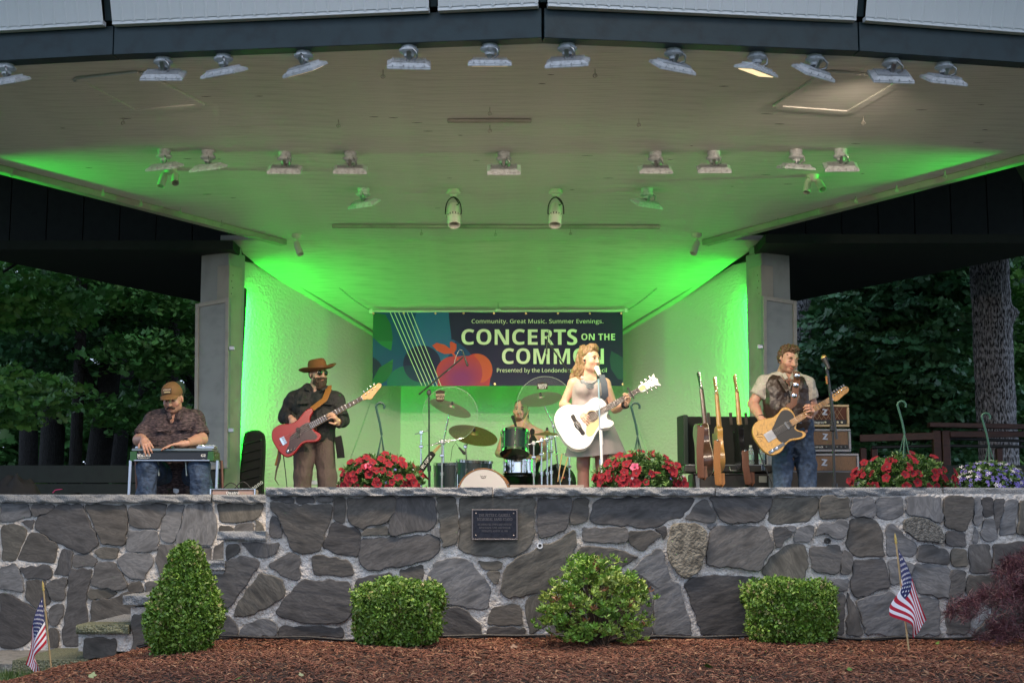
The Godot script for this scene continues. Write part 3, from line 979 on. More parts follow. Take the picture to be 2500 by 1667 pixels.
func ground() -> void:
	var g := MB.new()
	var rows := []
	var zs := [60.0, 2.0, -4.0, -6.0, -7.0, -8.0, -8.6, -9.2, -9.8, -10.4, -11.4, -13.0, -16.0, -20.0, -26.0, -40.0, -120.0]
	var xs := [-150.0, -30.0, -12.0, -7.0, -5.0, -4.2, -3.6, -3.0, -2.0, 0.0, 2.0, 4.0, 7.0, 12.0, 30.0, 150.0]
	for z in zs:
		var r := []
		for x in xs:
			r.append(Vector3(x, -0.235 if z > -13.5 else -0.1, z))
		rows.append(r)
	g.sheet(rows)
	for i in g.n.size():
		g.n[i] = Vector3.UP
	struct("lawn", g, M.lawn)
	# forest floor behind the stage
	var ff := MB.new()
	ff.face(Vector3(-60, -0.09, -17.5), Vector3(60, -0.09, -17.5), Vector3(60, 0.6, -90), Vector3(-60, 0.6, -90), Vector3.UP)
	struct("forest_ground", ff, M.forest_floor)
	# mulch bed: the soil sheet, then shreds of bark on it
	rows = []
	for i in 17:
		var z := -6.4 - 3.58 * i / 16.0
		var r := []
		var xl := bed_left(z)
		for j in 41:
			var x := lerpf(xl, 6.2, pow(j / 40.0, 1.2))
			var y := bed_height(x, z)
			if j == 0:
				y -= 0.05
			r.append(Vector3(x, y, z))
		rows.append(r)
	struct("mulch_bed", MB.new().sheet(rows, true), M.soil)
	var bits := []
	for k in 3:
		var m := MB.new()
		var l := 0.5
		var pts := [Vector3(-l, 0, 0), Vector3(-l * 0.3, 0.06, 0.05 * k), Vector3(l * 0.4, 0.05, -0.04 * k), Vector3(l, 0.0, 0.03)]
		m.tube(pts, [0.06, 0.13, 0.12, 0.04], 4, false, 0.45)
		bits.append(m.mesh())
	for k in 3:
		var where := []
		var cols := []
		for i in 17000:
			var z := -9.97 + pow(rng.randf(), 1.25) * 3.1
			var x := rng.randf_range(bed_left(z) + 0.02, 4.6)
			if rng.randf() < 0.02:
				x = rng.randf_range(bed_left(z) - 0.08, bed_left(z) + 0.1)
			var s := rng.randf_range(0.018, 0.05) * (1.5 if rng.randf() < 0.08 else 1.0)
			var bs := Basis.from_euler(Vector3(rng.randf_range(-0.3, 0.3), rng.randf() * TAU, rng.randf_range(-0.5, 0.5))).scaled(Vector3(s, s, s))
			where.append(Transform3D(bs, Vector3(x, bed_height(x, z) + rng.randf_range(0.0, 0.012), z)))
			var t := rng.randf()
			var c := Color(0.205, 0.072, 0.038).lerp(Color(0.11, 0.040, 0.024), rng.randf())
			if t < 0.10:
				c = Color(0.33, 0.18, 0.10)
			elif t < 0.3:
				c = Color(0.23, 0.098, 0.054)
			cols.append(c * rng.randf_range(0.7, 1.25))
		tag(many("bark_mulch", bits[k], M.chip, where, cols), "shredded red-brown bark mulch covering the planting bed", "mulch", "", "stuff")
	# grass at the left corner
	var blade := MB.new()
	blade.sheet([[Vector3(-0.5, 0, 0), Vector3(0.5, 0, 0)], [Vector3(-0.4, 0.5, 0.05), Vector3(0.4, 0.5, 0.05)], [Vector3(-0.05, 1, 0.2), Vector3(0.05, 1, 0.2)]])
	var bw := []
	var bc := []
	for i in 9000:
		var z := rng.randf_range(-10.05, -8.3)
		var x := rng.randf_range(-5.2, bed_left(z) - 0.06)
		var h := rng.randf_range(0.03, 0.075)
		bw.append(Transform3D(Basis.from_euler(Vector3(rng.randf_range(-0.5, 0.5), rng.randf() * TAU, rng.randf_range(-0.4, 0.4))) * Basis.from_scale(Vector3(0.005, h, h)), Vector3(x, -0.236, z)))
		bc.append(Color(0.045, 0.105, 0.02).lerp(Color(0.09, 0.13, 0.03), rng.randf()))
	tag(many("grass", blade.mesh(), M.leaf, bw, bc), "short green lawn grass at the edge of the mulch", "grass", "", "stuff")
	# fallen leaves and clover in the bed
	var leaf := maple_leaf()
	for q in [[225, 1626, 0.045, 0], [448, 1610, 0.03, 1], [582, 1653, 0.05, 2], [735, 1645, 0.032, 1], [1730, 1627, 0.05, 2], [1590, 1600, 0.03, 2], [2075, 1632, 0.028, 2], [1110, 1580, 0.04, 3], [2290, 1575, 0.03, 2], [1255, 1582, 0.045, 3]]:
		var p := PY(q[0], q[1], 0.0)
		p.y = bed_height(p.x, p.z) + 0.022
		var cl: Color = [Color(0.30, 0.34, 0.16), Color(0.22, 0.25, 0.14), Color(0.07, 0.16, 0.02), Color(0.20, 0.12, 0.08)][q[3]]
		var m := mat("fallen%d" % q[3], Color(cl.r, cl.g, cl.b).linear_to_srgb(), 0.6)
		m.cull_mode = BaseMaterial3D.CULL_DISABLED
		var o := part("fallen_leaf", leaf, m)
		o.transform = Transform3D(Basis.from_euler(Vector3(-1.2 + rng.randf() * 0.5, rng.randf() * TAU, 0)).scaled(Vector3.ONE * q[2]), p)
		tag(o, ["dry pale leaf fallen on the bark mulch", "small faded leaf fallen on the bark mulch", "fresh green leaf lying on the bark mulch", "curled brown leaf lying on the bark mulch"][q[3]], "leaf", "fallen leaves on the mulch")
	# black soaker hose along the foot of the wall
	for k in 2:
		var path := []
		for i in 60:
			var x := lerpf(-2.55, 4.4, i / 59.0)
			path.append(Vector3(x, bed_height(x, -9.9) + 0.022 + 0.012 * k + 0.006 * sin(i * 1.3 + k), -9.90 + 0.05 * k + 0.014 * sin(i * 0.7 + k * 2.0)))
		tag(part("cable", MB.new().tube(path, 0.009, 6), M.black_plastic), "black cable lying along the foot of the stone wall", "cable", "cables along the wall foot")

func maple_leaf() -> ArrayMesh:
	var o := PackedVector2Array()
	for q in [[0, -0.5], [0.06, -0.42], [0.34, -0.48], [0.30, -0.34], [0.56, -0.22], [0.46, -0.12], [0.62, 0.12], [0.42, 0.10], [0.36, 0.20], [0.22, 0.14], [0.26, 0.40], [0.14, 0.36], [0.0, 0.66], [-0.14, 0.36], [-0.26, 0.40], [-0.22, 0.14], [-0.36, 0.20], [-0.42, 0.10], [-0.62, 0.12], [-0.46, -0.12], [-0.56, -0.22], [-0.30, -0.34], [-0.34, -0.48], [-0.06, -0.42]]:
		o.append(Vector2(q[0], q[1]))
	var m := MB.new()
	var tr := Geometry2D.triangulate_polygon(o)
	for q in o:
		m.add(Vector3(q.x, q.y, -0.28 * absf(q.x) * absf(q.x) - 0.12 * q.y * q.y), Vector3(-0.3 * q.x * -1.0, 0.0, 1.0).normalized())
	for i in range(0, tr.size(), 3):
		m.tri(tr[i], tr[i + 1], tr[i + 2])
	return m.mesh()

# ------------------------------------------------------------------ stone walls
const K := 0.31056
const STONES_BACK := [
[0,160,215,160,245,245,235,265,0,305],[250,165,400,160,430,185,400,215,280,262,255,250],[285,275,470,165,645,165,760,430,775,480,690,550,620,545,320,390,270,355],
[665,165,985,165,1000,330,975,490,800,480,735,320],[1015,180,1140,165,1310,165,1300,200,1240,360,1060,345,1015,320],[1325,165,1450,165,1420,330,1365,465,1290,460,1260,430,1265,330],
[1470,170,1650,160,1695,260,1705,330,1665,490,1390,490,1385,450],[1700,160,2070,160,2040,260,1990,290,1850,310,1725,300],[1725,330,1830,345,1830,390,1720,390],[1850,325,1990,310,1985,390,1845,390],[2010,285,2060,320,2080,390,2010,390],
[15,330,90,315,210,360,130,580,110,610,10,610],[170,300,270,285,250,360,230,350],[235,385,330,395,455,490,430,600,420,625,130,600],[490,510,570,530,560,640,545,720,420,715,460,600],
[575,560,700,555,765,600,735,655,570,660],[735,540,800,500,935,510,915,590,790,590],[1005,370,1230,370,1245,420,1240,520,1150,545,985,525],[915,600,1000,540,1170,550,1210,600,1130,760,1020,750,940,660],
[150,660,380,640,410,690,400,745,200,750],[0,660,110,625,145,670,175,750,185,855,0,830],[205,760,355,760,350,800,380,870,395,940,300,990,195,905],[360,800,420,755,525,740,500,920,410,925],
[560,670,725,675,690,820,670,940,690,1090,640,1270,500,1280,485,1200,530,860],[760,620,900,620,1000,790,995,820,940,840,710,800],[700,830,870,830,920,860,850,905,690,905],[1000,800,1100,765,1130,850,1010,850],
[720,920,900,900,1000,850,1080,870,1060,960,1050,1090,710,1095],[0,860,130,900,300,1000,330,1100,230,1240,150,1290,0,1290],[380,990,440,945,495,950,500,1000,455,1110,400,1120,385,1060],[385,1135,450,1145,465,1220,455,1290,390,1290],
[1250,480,1370,480,1380,600,1260,740,1220,600],[1400,500,1665,500,1660,640,1500,760,1400,700],[1680,500,1760,450,1760,640,1680,640],[1140,780,1240,760,1480,780,1560,880,1150,980],[340,1010,365,1000,375,1110,340,1200],
[-330,160,-20,160,-15,320,-340,300],[-330,320,-20,340,-10,610,-200,640,-340,600],[-330,660,-20,670,-15,840,-340,860],[-330,880,-20,880,-15,1290,-340,1290],[-700,160,-350,160,-360,520,-700,500],[-700,530,-360,560,-350,900,-700,880],[-700,920,-350,930,-350,1290,-700,1290]]
const STONES_FRONT := [
# first number: which tracing sheet (0, 1, 2 or 3)
[0,1785,480,1870,475,1890,530,1780,600],[0,1640,720,1770,715,1780,610,1900,565,2040,610,2030,660,1800,980,1700,990,1650,860],[0,1690,1040,1790,1035,1860,1110,1870,1200,1690,1210],[0,1900,1130,2080,1055,2180,1110,2170,1200,1880,1205],
[1,195,140,330,165,520,170,660,160,685,190,665,290,590,500,580,530,515,550,400,545,350,510,300,380,250,250,195,200],[1,195,110,375,110,375,158,330,155,205,128],[1,390,108,530,108,540,150,400,158],[1,555,108,690,108,680,145,570,145],
[1,700,110,780,110,785,200,775,315,690,290],[1,795,110,1180,105,1180,190,1120,300,1040,330,960,330,920,365,810,310,795,230],[1,1190,110,1480,110,1490,180,1505,300,1440,375,1140,415,1120,370,1130,300],[1,910,400,940,360,1100,330,1118,370,1122,405,920,410],
[1,685,300,895,365,900,430,880,580,760,560,600,505],[1,910,430,1250,420,1440,395,1530,440,1525,530,1450,600,1200,660,960,685,905,640,885,580],[1,1455,375,1515,340,1530,430,1450,395],[1,1495,110,1650,110,1660,200,1668,300,1660,470,1600,490,1545,505,1530,330],
[1,1680,112,2270,112,2275,400,2240,490,2110,580,1850,570,1720,545,1670,510],[1,200,255,250,270,285,380,275,430,195,425],[1,-30,470,268,465,240,550,140,585,60,570],[1,180,635,350,535,425,570,425,755,370,760,190,660],
[1,110,700,290,755,310,870,280,910,20,1040,-100,1050,-80,980],[1,520,575,560,560,800,600,830,640,850,720,540,720,525,660],[1,450,750,810,770,830,850,860,1000,780,1085,470,1100,270,1050,230,1010,290,920],[1,870,750,1140,695,1180,800,1150,860,860,860],
[1,1205,680,1390,635,1400,720,1350,820,1260,830,1240,770],[1,1480,620,1590,585,1770,610,1930,830,1910,980,1840,995,1690,960,1520,955,1420,840,1420,780],[1,1830,610,2020,620,2010,670,1870,680],[1,1890,700,2000,690,1985,780,1950,790],
[1,1520,975,1700,975,1850,1110,1860,1200,1500,1200,1480,1100],[1,1940,975,2140,950,2170,1000,2180,1110,1900,1110,1910,1040],[1,270,1120,480,1125,760,1130,770,1210,250,1210],[1,880,880,1180,880,1400,860,1500,980,1440,1200,900,1200],[1,1900,1135,2200,1135,2200,1210,1900,1210],
[2,80,800,110,660,200,580,370,500,540,440,650,360,665,430,640,640,600,720,480,840,130,905,70,850],[2,270,930,310,880,430,850,520,880,520,1000,420,1130,300,1190,265,1000],
[2,365,115,630,110,605,320,580,370,380,435,360,330],[2,650,120,770,120,760,270,740,300,650,325,620,315],[2,800,150,910,110,1580,110,1600,130,1500,270,1400,280,1290,350,1150,350,980,330,770,295],[2,1525,270,1620,150,1690,120,1765,260,1760,300,1690,310,1530,280],
[2,1710,110,2215,105,2200,180,2140,280,2090,305,1880,320,1800,290],[2,715,345,1065,345,1070,460,930,465,720,455,715,400],[2,1080,375,1260,365,1340,410,1200,530,1150,520,1080,470],[2,690,500,800,495,1000,520,1100,560,1150,580,1050,640,980,690,830,710,720,680,680,600],
[2,1290,510,1340,520,1390,700,1410,760,1480,790,1580,1190,1280,1190,1290,870,1180,720,1050,710],[2,1420,320,1500,310,1640,330,1690,380,1690,480,1660,600,1640,680,1540,745,1490,730,1410,640,1380,530,1385,460],
[2,1720,370,1790,330,2150,330,2220,480,2220,510,2170,570,2110,690,1690,640,1700,500],[2,1510,800,1570,740,1700,725,2070,730,2110,770,2060,900,2060,1190,1650,1190,1540,850],[2,1695,325,1770,320,1720,365],[2,560,880,700,730,900,740,900,1190,440,1190],[2,930,730,1040,720,1150,760,1260,890,1260,1190,930,1190],[2,1290,360,1370,330,1380,400,1350,440,1345,400],
[3,285,110,640,105,640,200,560,300,330,325,240,300],[3,660,100,880,110,890,260,655,280,645,200],[3,900,110,1065,110,1090,200,1085,260,900,255],[3,1120,110,1300,105,1310,240,1220,285,1100,265,1085,150],[3,1325,110,1600,105,1610,300,1580,310,1470,260,1340,250],
[3,1625,110,1855,105,1855,210,1800,370,1740,375,1630,335],[3,1865,110,1915,110,1925,280,1910,320,1865,330],[3,1925,115,2010,110,2015,250,1940,265],[3,2025,120,2110,120,2060,330,2040,400,2025,260],[3,2120,130,2210,130,2190,400,2062,410,2085,260],[3,2220,140,2420,140,2420,420,2200,400],
[3,285,345,350,340,440,400,310,510,290,430],[3,375,340,460,335,465,375,440,385],[3,480,345,605,330,600,400,580,440,560,460,450,460,445,430],[3,640,320,850,285,880,330,840,430,760,435,700,385,620,410],[3,890,280,1040,270,1100,300,1140,380,1160,575,920,570,850,480],
[3,1175,330,1220,310,1320,420,1415,475,1400,570,1180,570],[3,1305,290,1380,265,1480,280,1590,350,1625,420,1600,475,1480,450,1420,450,1310,370],[3,1650,370,1790,385,1800,500,1640,480],[3,1425,495,1500,478,1660,530,1665,640,1412,605],[3,1400,625,1560,645,1670,660,1670,900,1430,870,1370,740],
[3,580,490,680,500,800,480,830,560,800,700,750,715,590,680,570,560],[3,840,520,900,550,910,610,890,710,812,715],[3,260,580,400,480,530,480,550,550,560,650,510,760,270,790,190,700],[3,920,600,1150,590,1180,680,1200,820,930,900,890,820],[3,1190,600,1260,590,1395,640,1350,760,1210,800],
[3,930,920,1200,840,1300,960,1330,1190,1010,1190,980,1050],[3,1440,885,1590,910,1600,1190,1350,1190,1320,960],[3,870,860,930,970,990,1190,860,1190],[3,510,790,700,745,880,750,865,840,520,840],[3,1690,510,1800,520,1810,650,1690,650],[3,1680,680,1800,690,1780,850,1650,980],[3,1650,1000,1800,900,1900,950,1800,1190,1650,1190],
[3,1945,280,2015,275,2050,430,1960,460,1910,400],[3,1830,480,1990,480,1990,700,1830,700],[3,2010,480,2420,440,2420,700,2010,700],[3,1820,720,2050,720,2050,1000,1920,930,1800,870],[3,2070,720,2420,720,2420,1190,1850,1190,2000,1040],[3,1870,345,1900,400,1890,470,1850,460],[3,150,870,500,870,500,1190,150,1190],[3,520,865,845,865,840,1190,520,1190],
[3,2440,120,2800,120,2780,600,2450,640],[3,2440,660,2790,630,2800,1190,2440,1190]]

func stone_mesh(p2: PackedVector2Array, proud: float, rough_edge := 0.011) -> MB:
	# a flat-faced fieldstone: wobbly outline, bevelled rim, uneven face
	var grown := Geometry2D.offset_polygon(p2, 0.003, Geometry2D.JOIN_MITER)
	if grown.size() == 1 and grown[0].size() < p2.size() + 4:
		p2 = grown[0]
	if Geometry2D.is_polygon_clockwise(p2):
		p2.reverse()
	var pts := PackedVector2Array()
	var m := p2.size()
	for i in m:
		var a := p2[i]
		var b := p2[(i + 1) % m]
		var prev := p2[(i + m - 1) % m]
		pts.append(a.lerp(prev, minf(0.2, 0.015 / maxf(0.001, a.distance_to(prev)))))
		pts.append(a.lerp(b, minf(0.2, 0.015 / maxf(0.001, a.distance_to(b)))))
		var l := a.distance_to(b)
		var n := int(l / 0.05)
		var nn := (b - a).normalized().orthogonal()
		for k in n:
			pts.append(a.lerp(b, (k + 1.0) / (n + 1.0)) + nn * rng.randf_range(-1, 1) * minf(rough_edge, l * 0.07))
	m = pts.size()
	var cen := Vector2.ZERO
	for q in pts:
		cen += q
	cen /= m
	var tilt := Vector2(rng.randf_range(-0.05, 0.05), rng.randf_range(-0.07, 0.05))
	var spin := rng.randf_range(-0.55, 0.55)
	if rng.randf() < 0.18:
		spin += 1.4
	var shift := Vector2(rng.randf() * 7.0, rng.randf() * 7.0)
	var mb := MB.new()
	var area := 0.0
	for i in m:
		area += pts[i].cross(pts[(i + 1) % m]) * 0.5
	var sc := clampf(sqrt(absf(area)) * 0.03, 0.003, 0.007)
	var rim := []
	for i in m:
		var q := pts[i]
		var e1 := (pts[(i + 1) % m] - pts[(i + m - 1) % m]).normalized()
		var inw := Vector2(-e1.y, e1.x)
		rim.append(q + inw * sc)
	for i in m:
		var j := (i + 1) % m
		var e := (pts[j] - pts[i]).normalized()
		var out := Vector3(e.y, -e.x, 0)
		var zf := func(q: Vector2) -> float: return proud + tilt.dot(q - cen)
		var a0 := Vector3(pts[i].x, pts[i].y, -0.03)
		var b0 := Vector3(pts[j].x, pts[j].y, -0.03)
		var a1 := Vector3(pts[i].x, pts[i].y, zf.call(pts[i]) - sc * 0.75)
		var b1 := Vector3(pts[j].x, pts[j].y, zf.call(pts[j]) - sc * 0.75)
		var a2 := Vector3(rim[i].x, rim[i].y, zf.call(rim[i]))
		var b2 := Vector3(rim[j].x, rim[j].y, zf.call(rim[j]))
		var us := [pts[i], pts[j], rim[i], rim[j]]
		var w := []
		for q in us:
			w.append(q.rotated(spin) + shift)
		mb.quad(mb.add(a0, out, w[0]), mb.add(b0, out, w[1]), mb.add(b1, out, w[1] + Vector2(0.02, 0.02)), mb.add(a1, out, w[0] + Vector2(0.02, 0.02)))
		var o2 := (out + Vector3(0, 0, 1)).normalized()
		var o3 := (out * 0.25 + Vector3(0, 0, 1)).normalized()
		mb.quad(mb.add(a1, o2, w[0]), mb.add(b1, o2, w[1]), mb.add(b2, o3, w[3]), mb.add(a2, o3, w[2]))
	var base := mb.v.size()
	var fn := Vector3(-tilt.x, -tilt.y, 1).normalized()
	var rp := PackedVector2Array(rim)
	for q in rim:
		mb.add(Vector3(q.x, q.y, proud + tilt.dot(q - cen)), fn, q.rotated(spin) + shift)
	var tr := Geometry2D.triangulate_polygon(rp)
	for k in range(0, tr.size(), 3):
		mb.tri(base + tr[k], base + tr[k + 1], base + tr[k + 2])
	if tr.size() == 0:
		var hub := mb.add(Vector3(cen.x, cen.y, proud), fn, cen.rotated(spin) + shift)
		for i in m:
			mb.tri(hub, base + i, base + (i + 1) % m)
	return mb

func lay_stones(wall: Node3D, polys: Array, sheets: bool, origin: Transform3D, depth: float) -> void:
	# origin: wall's own frame; pixels are laid onto its plane
	var inv := origin.affine_inverse()
	var cnt := 0
	for s in polys:
		var start := 1 if sheets else 0
		var off: float = s[0] * 600.0 if sheets else 0.0
		var poly := PackedVector2Array()
		for k in range(start, s.size(), 2):
			var px: float = s[k] * K + off
			var py: float = s[k + 1] * K + 1180.0
			var q := on_plane(px, py, origin)
			var l := inv * q
			poly.append(Vector2(l.x, l.y))
		var is_boulder: bool = sheets and s[0] == 2 and s[1] == 1420
		var is_oval: bool = sheets and s[0] == 3 and s[1] == 1305
		var plaque_stone: bool = sheets and s[0] == 1 and s[1] == 1680
		var pr := rng.randf_range(0.008, 0.026)
		if is_boulder or is_oval:
			pr = 0.045
		if plaque_stone:
			pr = 0.016
		var mb := stone_mesh(poly, pr)
		var mk: StandardMaterial3D = M["stone%d" % [0, 1, 2, 3, 4, 5, 0, 3, 1, 4][rng.randi() % 10]]
		if off >= 1800.0 and rng.randf() < 0.6:
			mk = M["stone%d" % [2, 4, 1, 2][rng.randi() % 4]]
		if not sheets and cnt < 8 and rng.randf() < 0.5:
			mk = M.stone2
		if plaque_stone:
			mk = M.stone4
		if is_boulder:
			mk = M.boulder
		if is_oval:
			mk = M.oval_stone
		var o := part("stone", mb, mk, wall, false)
		o.transform = wall.transform.affine_inverse() * origin
		if is_boulder:
			o.set_meta("label", "tan lichen-covered boulder set among the grey stones")
		cnt += 1

func on_plane(px: float, py: float, t: Transform3D) -> Vector3:
	var d := P(px, py, 10.0) - Vector3(0, EYE, 0)
	var o := Vector3(0, EYE, 0)
	var n := t.basis.z
	return o + d * (n.dot(t.origin - o) / n.dot(d))

func coping(wall: Node3D, a: Vector3, b: Vector3, deep: float, h: float, m: Material) -> void:
	# rough-split granite: a dented face towards the lawn, a sawn top
	var len := (b - a).length()
	var x := (b - a).normalized()
	var z := x.cross(Vector3.UP).normalized()
	if z.z < 0:
		z = -z
	var nz := noise(rng.randi(), 6.0, 4)
	var rows := []
	var cols := maxi(6, int(len / 0.028))
	for i in 7:
		var r := []
		for j in cols + 1:
			var u := float(j) / cols
			var v := float(i) / 6.0
			var edge := minf(1.0, minf(v, 1.0 - v) * 6.0 + 0.15)
			var bulge := (nz.get_noise_2d(u * len, v * h * 1.6) * 0.030 + 0.008) * edge
			var dip := nz.get_noise_2d(u * len + 9.0, 3.0) * 0.003 * (1.0 if i == 0 else 0.3)
			r.append(a + x * (u * len) + Vector3(0, -v * h + dip, 0) + z * bulge)
		rows.append(r)
	var mb := MB.new().sheet(rows)
	for i in mb.n.size():
		if mb.n[i].dot(z) < 0:
			mb.n[i] = -mb.n[i]
	mb.ix = PackedInt32Array()
	for i in 6:
		for j in cols:
			var k := i * (cols + 1) + j
			mb.quad(k, k + 1, k + cols + 2, k + cols + 1)
	for j in cols:
		mb.face(rows[0][j], rows[0][j + 1], rows[0][j + 1] - z * deep, rows[0][j] - z * deep, Vector3.UP)
	mb.face(rows[6][0], rows[6][cols], rows[6][cols] - z * deep, rows[6][0] - z * deep, Vector3.DOWN)
	mb.face(a - z * deep, b - z * deep, b - z * deep - Vector3(0, h, 0), a - z * deep - Vector3(0, h, 0), -z)
	for e in [[a, -x], [b, x]]:
		mb.face(e[0], e[0] - z * deep, e[0] - z * deep - Vector3(0, h, 0), e[0] - Vector3(0, h, 0), e[1])
	part("coping_stone", mb, m, wall)

func stone_walls() -> void:
	# front wall: level coping, stepped down at its left end beside the stair
	var fw := thing("stone_wall", "front fieldstone wall with pale mortar and a split granite coping", "stone wall", Vector3(0, 0, -10.0))
	var fo := Transform3D(Basis(), Vector3(0, 0, -10.0))
	var out := []
	for q in [[648, 1206], [2860, 1206], [2860, 1590], [190, 1590], [190, 1548], [318, 1548], [318, 1482], [392, 1482], [392, 1428], [484, 1428], [484, 1385], [545, 1385], [545, 1318], [648, 1318]]:
		var p := on_plane(q[0], q[1], fo)
		out.append(Vector2(p.x, p.y))
	part("mortar", MB.new().prism(Transform3D(Basis(), Vector3(0, 0, -10.0)), PackedVector2Array(out), -0.32, -0.004), M.mortar, fw)
	lay_stones(fw, STONES_FRONT, true, fo, 10.0)
	# quoin stones under the low steps
	for q in [[[1955, 480], [1960, 600], [1760, 460]]]:
		pass
	for s in [[205, 1558, 282, 1558, 282, 1602, 205, 1610], [322, 1500, 388, 1500, 388, 1600, 322, 1600], [400, 1445, 480, 1440, 484, 1540, 400, 1560], [492, 1400, 512, 1400, 512, 1500, 500, 1520]]:
		var poly := PackedVector2Array()
		for k in range(0, 8, 2):
			var p := on_plane(s[k], s[k + 1], fo)
			poly.append(Vector2(p.x, p.y))
		var o := part("stone", stone_mesh(poly, 0.012), M.stone3, fw, false)
		o.transform = fw.transform.affine_inverse() * fo
	var h := 0.058
	var joints := [648, 1203, 1746, 2309, 2600, 2900]
	for i in joints.size() - 1:
		var back := [0.0, 0.0, 0.0, 0.06, 0.16, 0.26]
		var a := P(joints[i] + (0 if i == 0 else 1.5), 1187.5, 9.955)
		var b := P(joints[i + 1] - 1.5, 1187.5, 9.955)
		a.z -= back[i]
		b.z -= back[i + 1]
		a.y = 1.0475
		b.y = 1.0475
		coping(fw, a, b, 0.34, h, M.granite)
	for q in [[530, 648, 1297, 0], [486, 548, 1369, 1], [392, 490, 1412, 1], [299, 396, 1454, 1], [186, 312, 1525, 2]]:
		var a := P(q[0], q[2], 9.96)
		var b := P(q[1], q[2], 9.96)
		b.y = a.y
		coping(fw, a, b, 0.30, 0.062, M.moss_granite if q[3] == 2 else M.granite)
	# back wall of the stair, behind and left
	var bw := thing("stone_wall", "set-back fieldstone wall beside the stone stair, with a granite coping", "stone wall", Vector3(-4, 0, -11.2))
	var bo := Transform3D(Basis(), Vector3(0, 0, -11.2))
	var p0 := on_plane(-330, 1220, bo)
	var p1 := on_plane(700, 1600, bo)
	part("mortar", MB.new().box(T(Vector3((p0.x + p1.x) / 2, (p0.y + p1.y) / 2, -11.37)), Vector3(p1.x - p0.x, p0.y - p1.y, 0.332), 0.0), M.mortar, bw)
	lay_stones(bw, STONES_BACK, false, bo, 11.2)
	for q in [[-330, 517], [520, 660]]:
		var a := P(q[0], 1207, 11.15)
		var b := P(q[1] - 2, 1207, 11.15)
		b.y = a.y
		coping(bw, a, b, 0.36, 0.06, M.granite)
	# stair between the two walls: broad granite treads
	var lv := [[186, 1525], [299, 1454], [392, 1412], [486, 1369], [545, 1297]]
	for i in lv.size():
		var a := P(lv[i][0], lv[i][1], 9.96)
		var w := 0.42
		var mb := MB.new().box(T(Vector3(a.x + w / 2, a.y - 0.075, -10.73)), Vector3(w, 0.14, 0.86), 0.006)
		tag(part("stair_tread", mb, M.granite), "granite stair tread between the two fieldstone walls", "step", "treads of the stone stair")
	# landing slab at the bottom, and the plain path
	var sl := [PY(70, 1640, -0.19), PY(185, 1600, -0.19), PY(192, 1592, -0.19), PY(100, 1582, -0.19)]
	var s := struct("path", slab([Vector3(-8, 0, -10.12), Vector3(-2.85, 0, -10.12), Vector3(-2.75, 0, -11.2), Vector3(-8, 0, -11.2)], -0.30, -0.175), M.flagstone)
	tag(part("granite_slab", slab([Vector3(-3.42, 0, -9.92), Vector3(-2.92, 0, -9.96), Vector3(-2.92, 0, -10.9), Vector3(-3.42, 0, -10.86)], -0.28, -0.13), M.moss_granite), "mossy granite slab at the foot of the stone stair", "step")
	# stage floor behind the walls
	struct("stage_floor", slab([Vector3(-1.80, 0, -10.30), Vector3(8, 0, -10.30), Vector3(8, 0, -19.5), Vector3(-8, 0, -19.5), Vector3(-8, 0, -11.54), Vector3(-1.80, 0, -11.54)], FLOOR - 0.10, FLOOR), M.floor)
	# memorial plaque
	var c0 := on_plane(1152, 1243, fo)
	var c1 := on_plane(1264, 1318, fo)
	var mid := (c0 + c1) * 0.5
	mid.z = -9.966
	var pl := thing("memorial_plaque", "dark bronze memorial plaque with raised lettering on the fieldstone wall", "plaque", mid)
	var w := c1.x - c0.x
	var ph := c0.y - c1.y
	part("plate", MB.new().box(T(mid), Vector3(w, ph, 0.022), 0.003), M.plaque, pl)
	for e in [[0.0, ph / 2 - 0.005, w, 0.010], [0.0, -ph / 2 + 0.005, w, 0.010], [-w / 2 + 0.005, 0.0, 0.010, ph - 0.021], [w / 2 - 0.005, 0.0, 0.010, ph - 0.021]]:
		part("border", MB.new().box(T(mid + Vector3(e[0], e[1], 0.013)), Vector3(e[2], e[3], 0.008), 0.002), M.plaque_raised, pl)
	for e in [[-1, 1], [1, 1], [-1, -1], [1, -1]]:
		part("screw", MB.new().ball(Transform3D(Basis.from_scale(Vector3(0.007, 0.007, 0.005)), mid + Vector3(e[0] * w * 0.41, e[1] * ph * 0.36, 0.011)), 10, 6), M.plaque_raised, pl)
	var lines := [["THE PETER C. GASKILL", 0.0195, 0.30], ["MEMORIAL BAND STAND", 0.0195, 0.17], ["HE SERVED HIS TOWN AND COUNTRY", 0.0125, 0.0], ["WITH HONOR, LOVE AND WISDOM", 0.0125, -0.105], ["DEDICATED AUGUST 16, 1980", 0.0125, -0.21]]
	for l in lines:
		words("lettering", l[0], l[1], Transform3D(Basis(), mid + Vector3(0, l[2] * ph, 0.0125)), M.plaque_raised, pl, false, "Droid Serif", 0.003, 0.74)
	# drain pipes poking out of the wall
	for q in [[1318, 1332], [2020, 1320]]:
		var at := on_plane(q[0], q[1], fo)
		var big: bool = q[0] == 1318
		var pp := MB.new().lathe(Transform3D(Basis(Vector3.RIGHT, Vector3.BACK, Vector3.UP), at + Vector3(0, 0, -0.05)), [Vector2(0.0, 0.02), Vector2(0.012, 0.02), Vector2(0.012, 0.085), Vector2(0.021, 0.085), Vector2(0.021, 0.0)], 16)
		tag(part("drain_pipe", pp, M.white_metal if big else M.black_plastic), "short pale drain pipe poking out below the plaque" if big else "dark weep hole pipe in the fieldstone wall", "pipe")

# ------------------------------------------------------------------ banner
func disc(q: Vector2, c: Vector2, rx: float, ry: float) -> bool:
	var d := (q - c) / Vector2(rx, ry)
	return d.length_squared() < 1.0

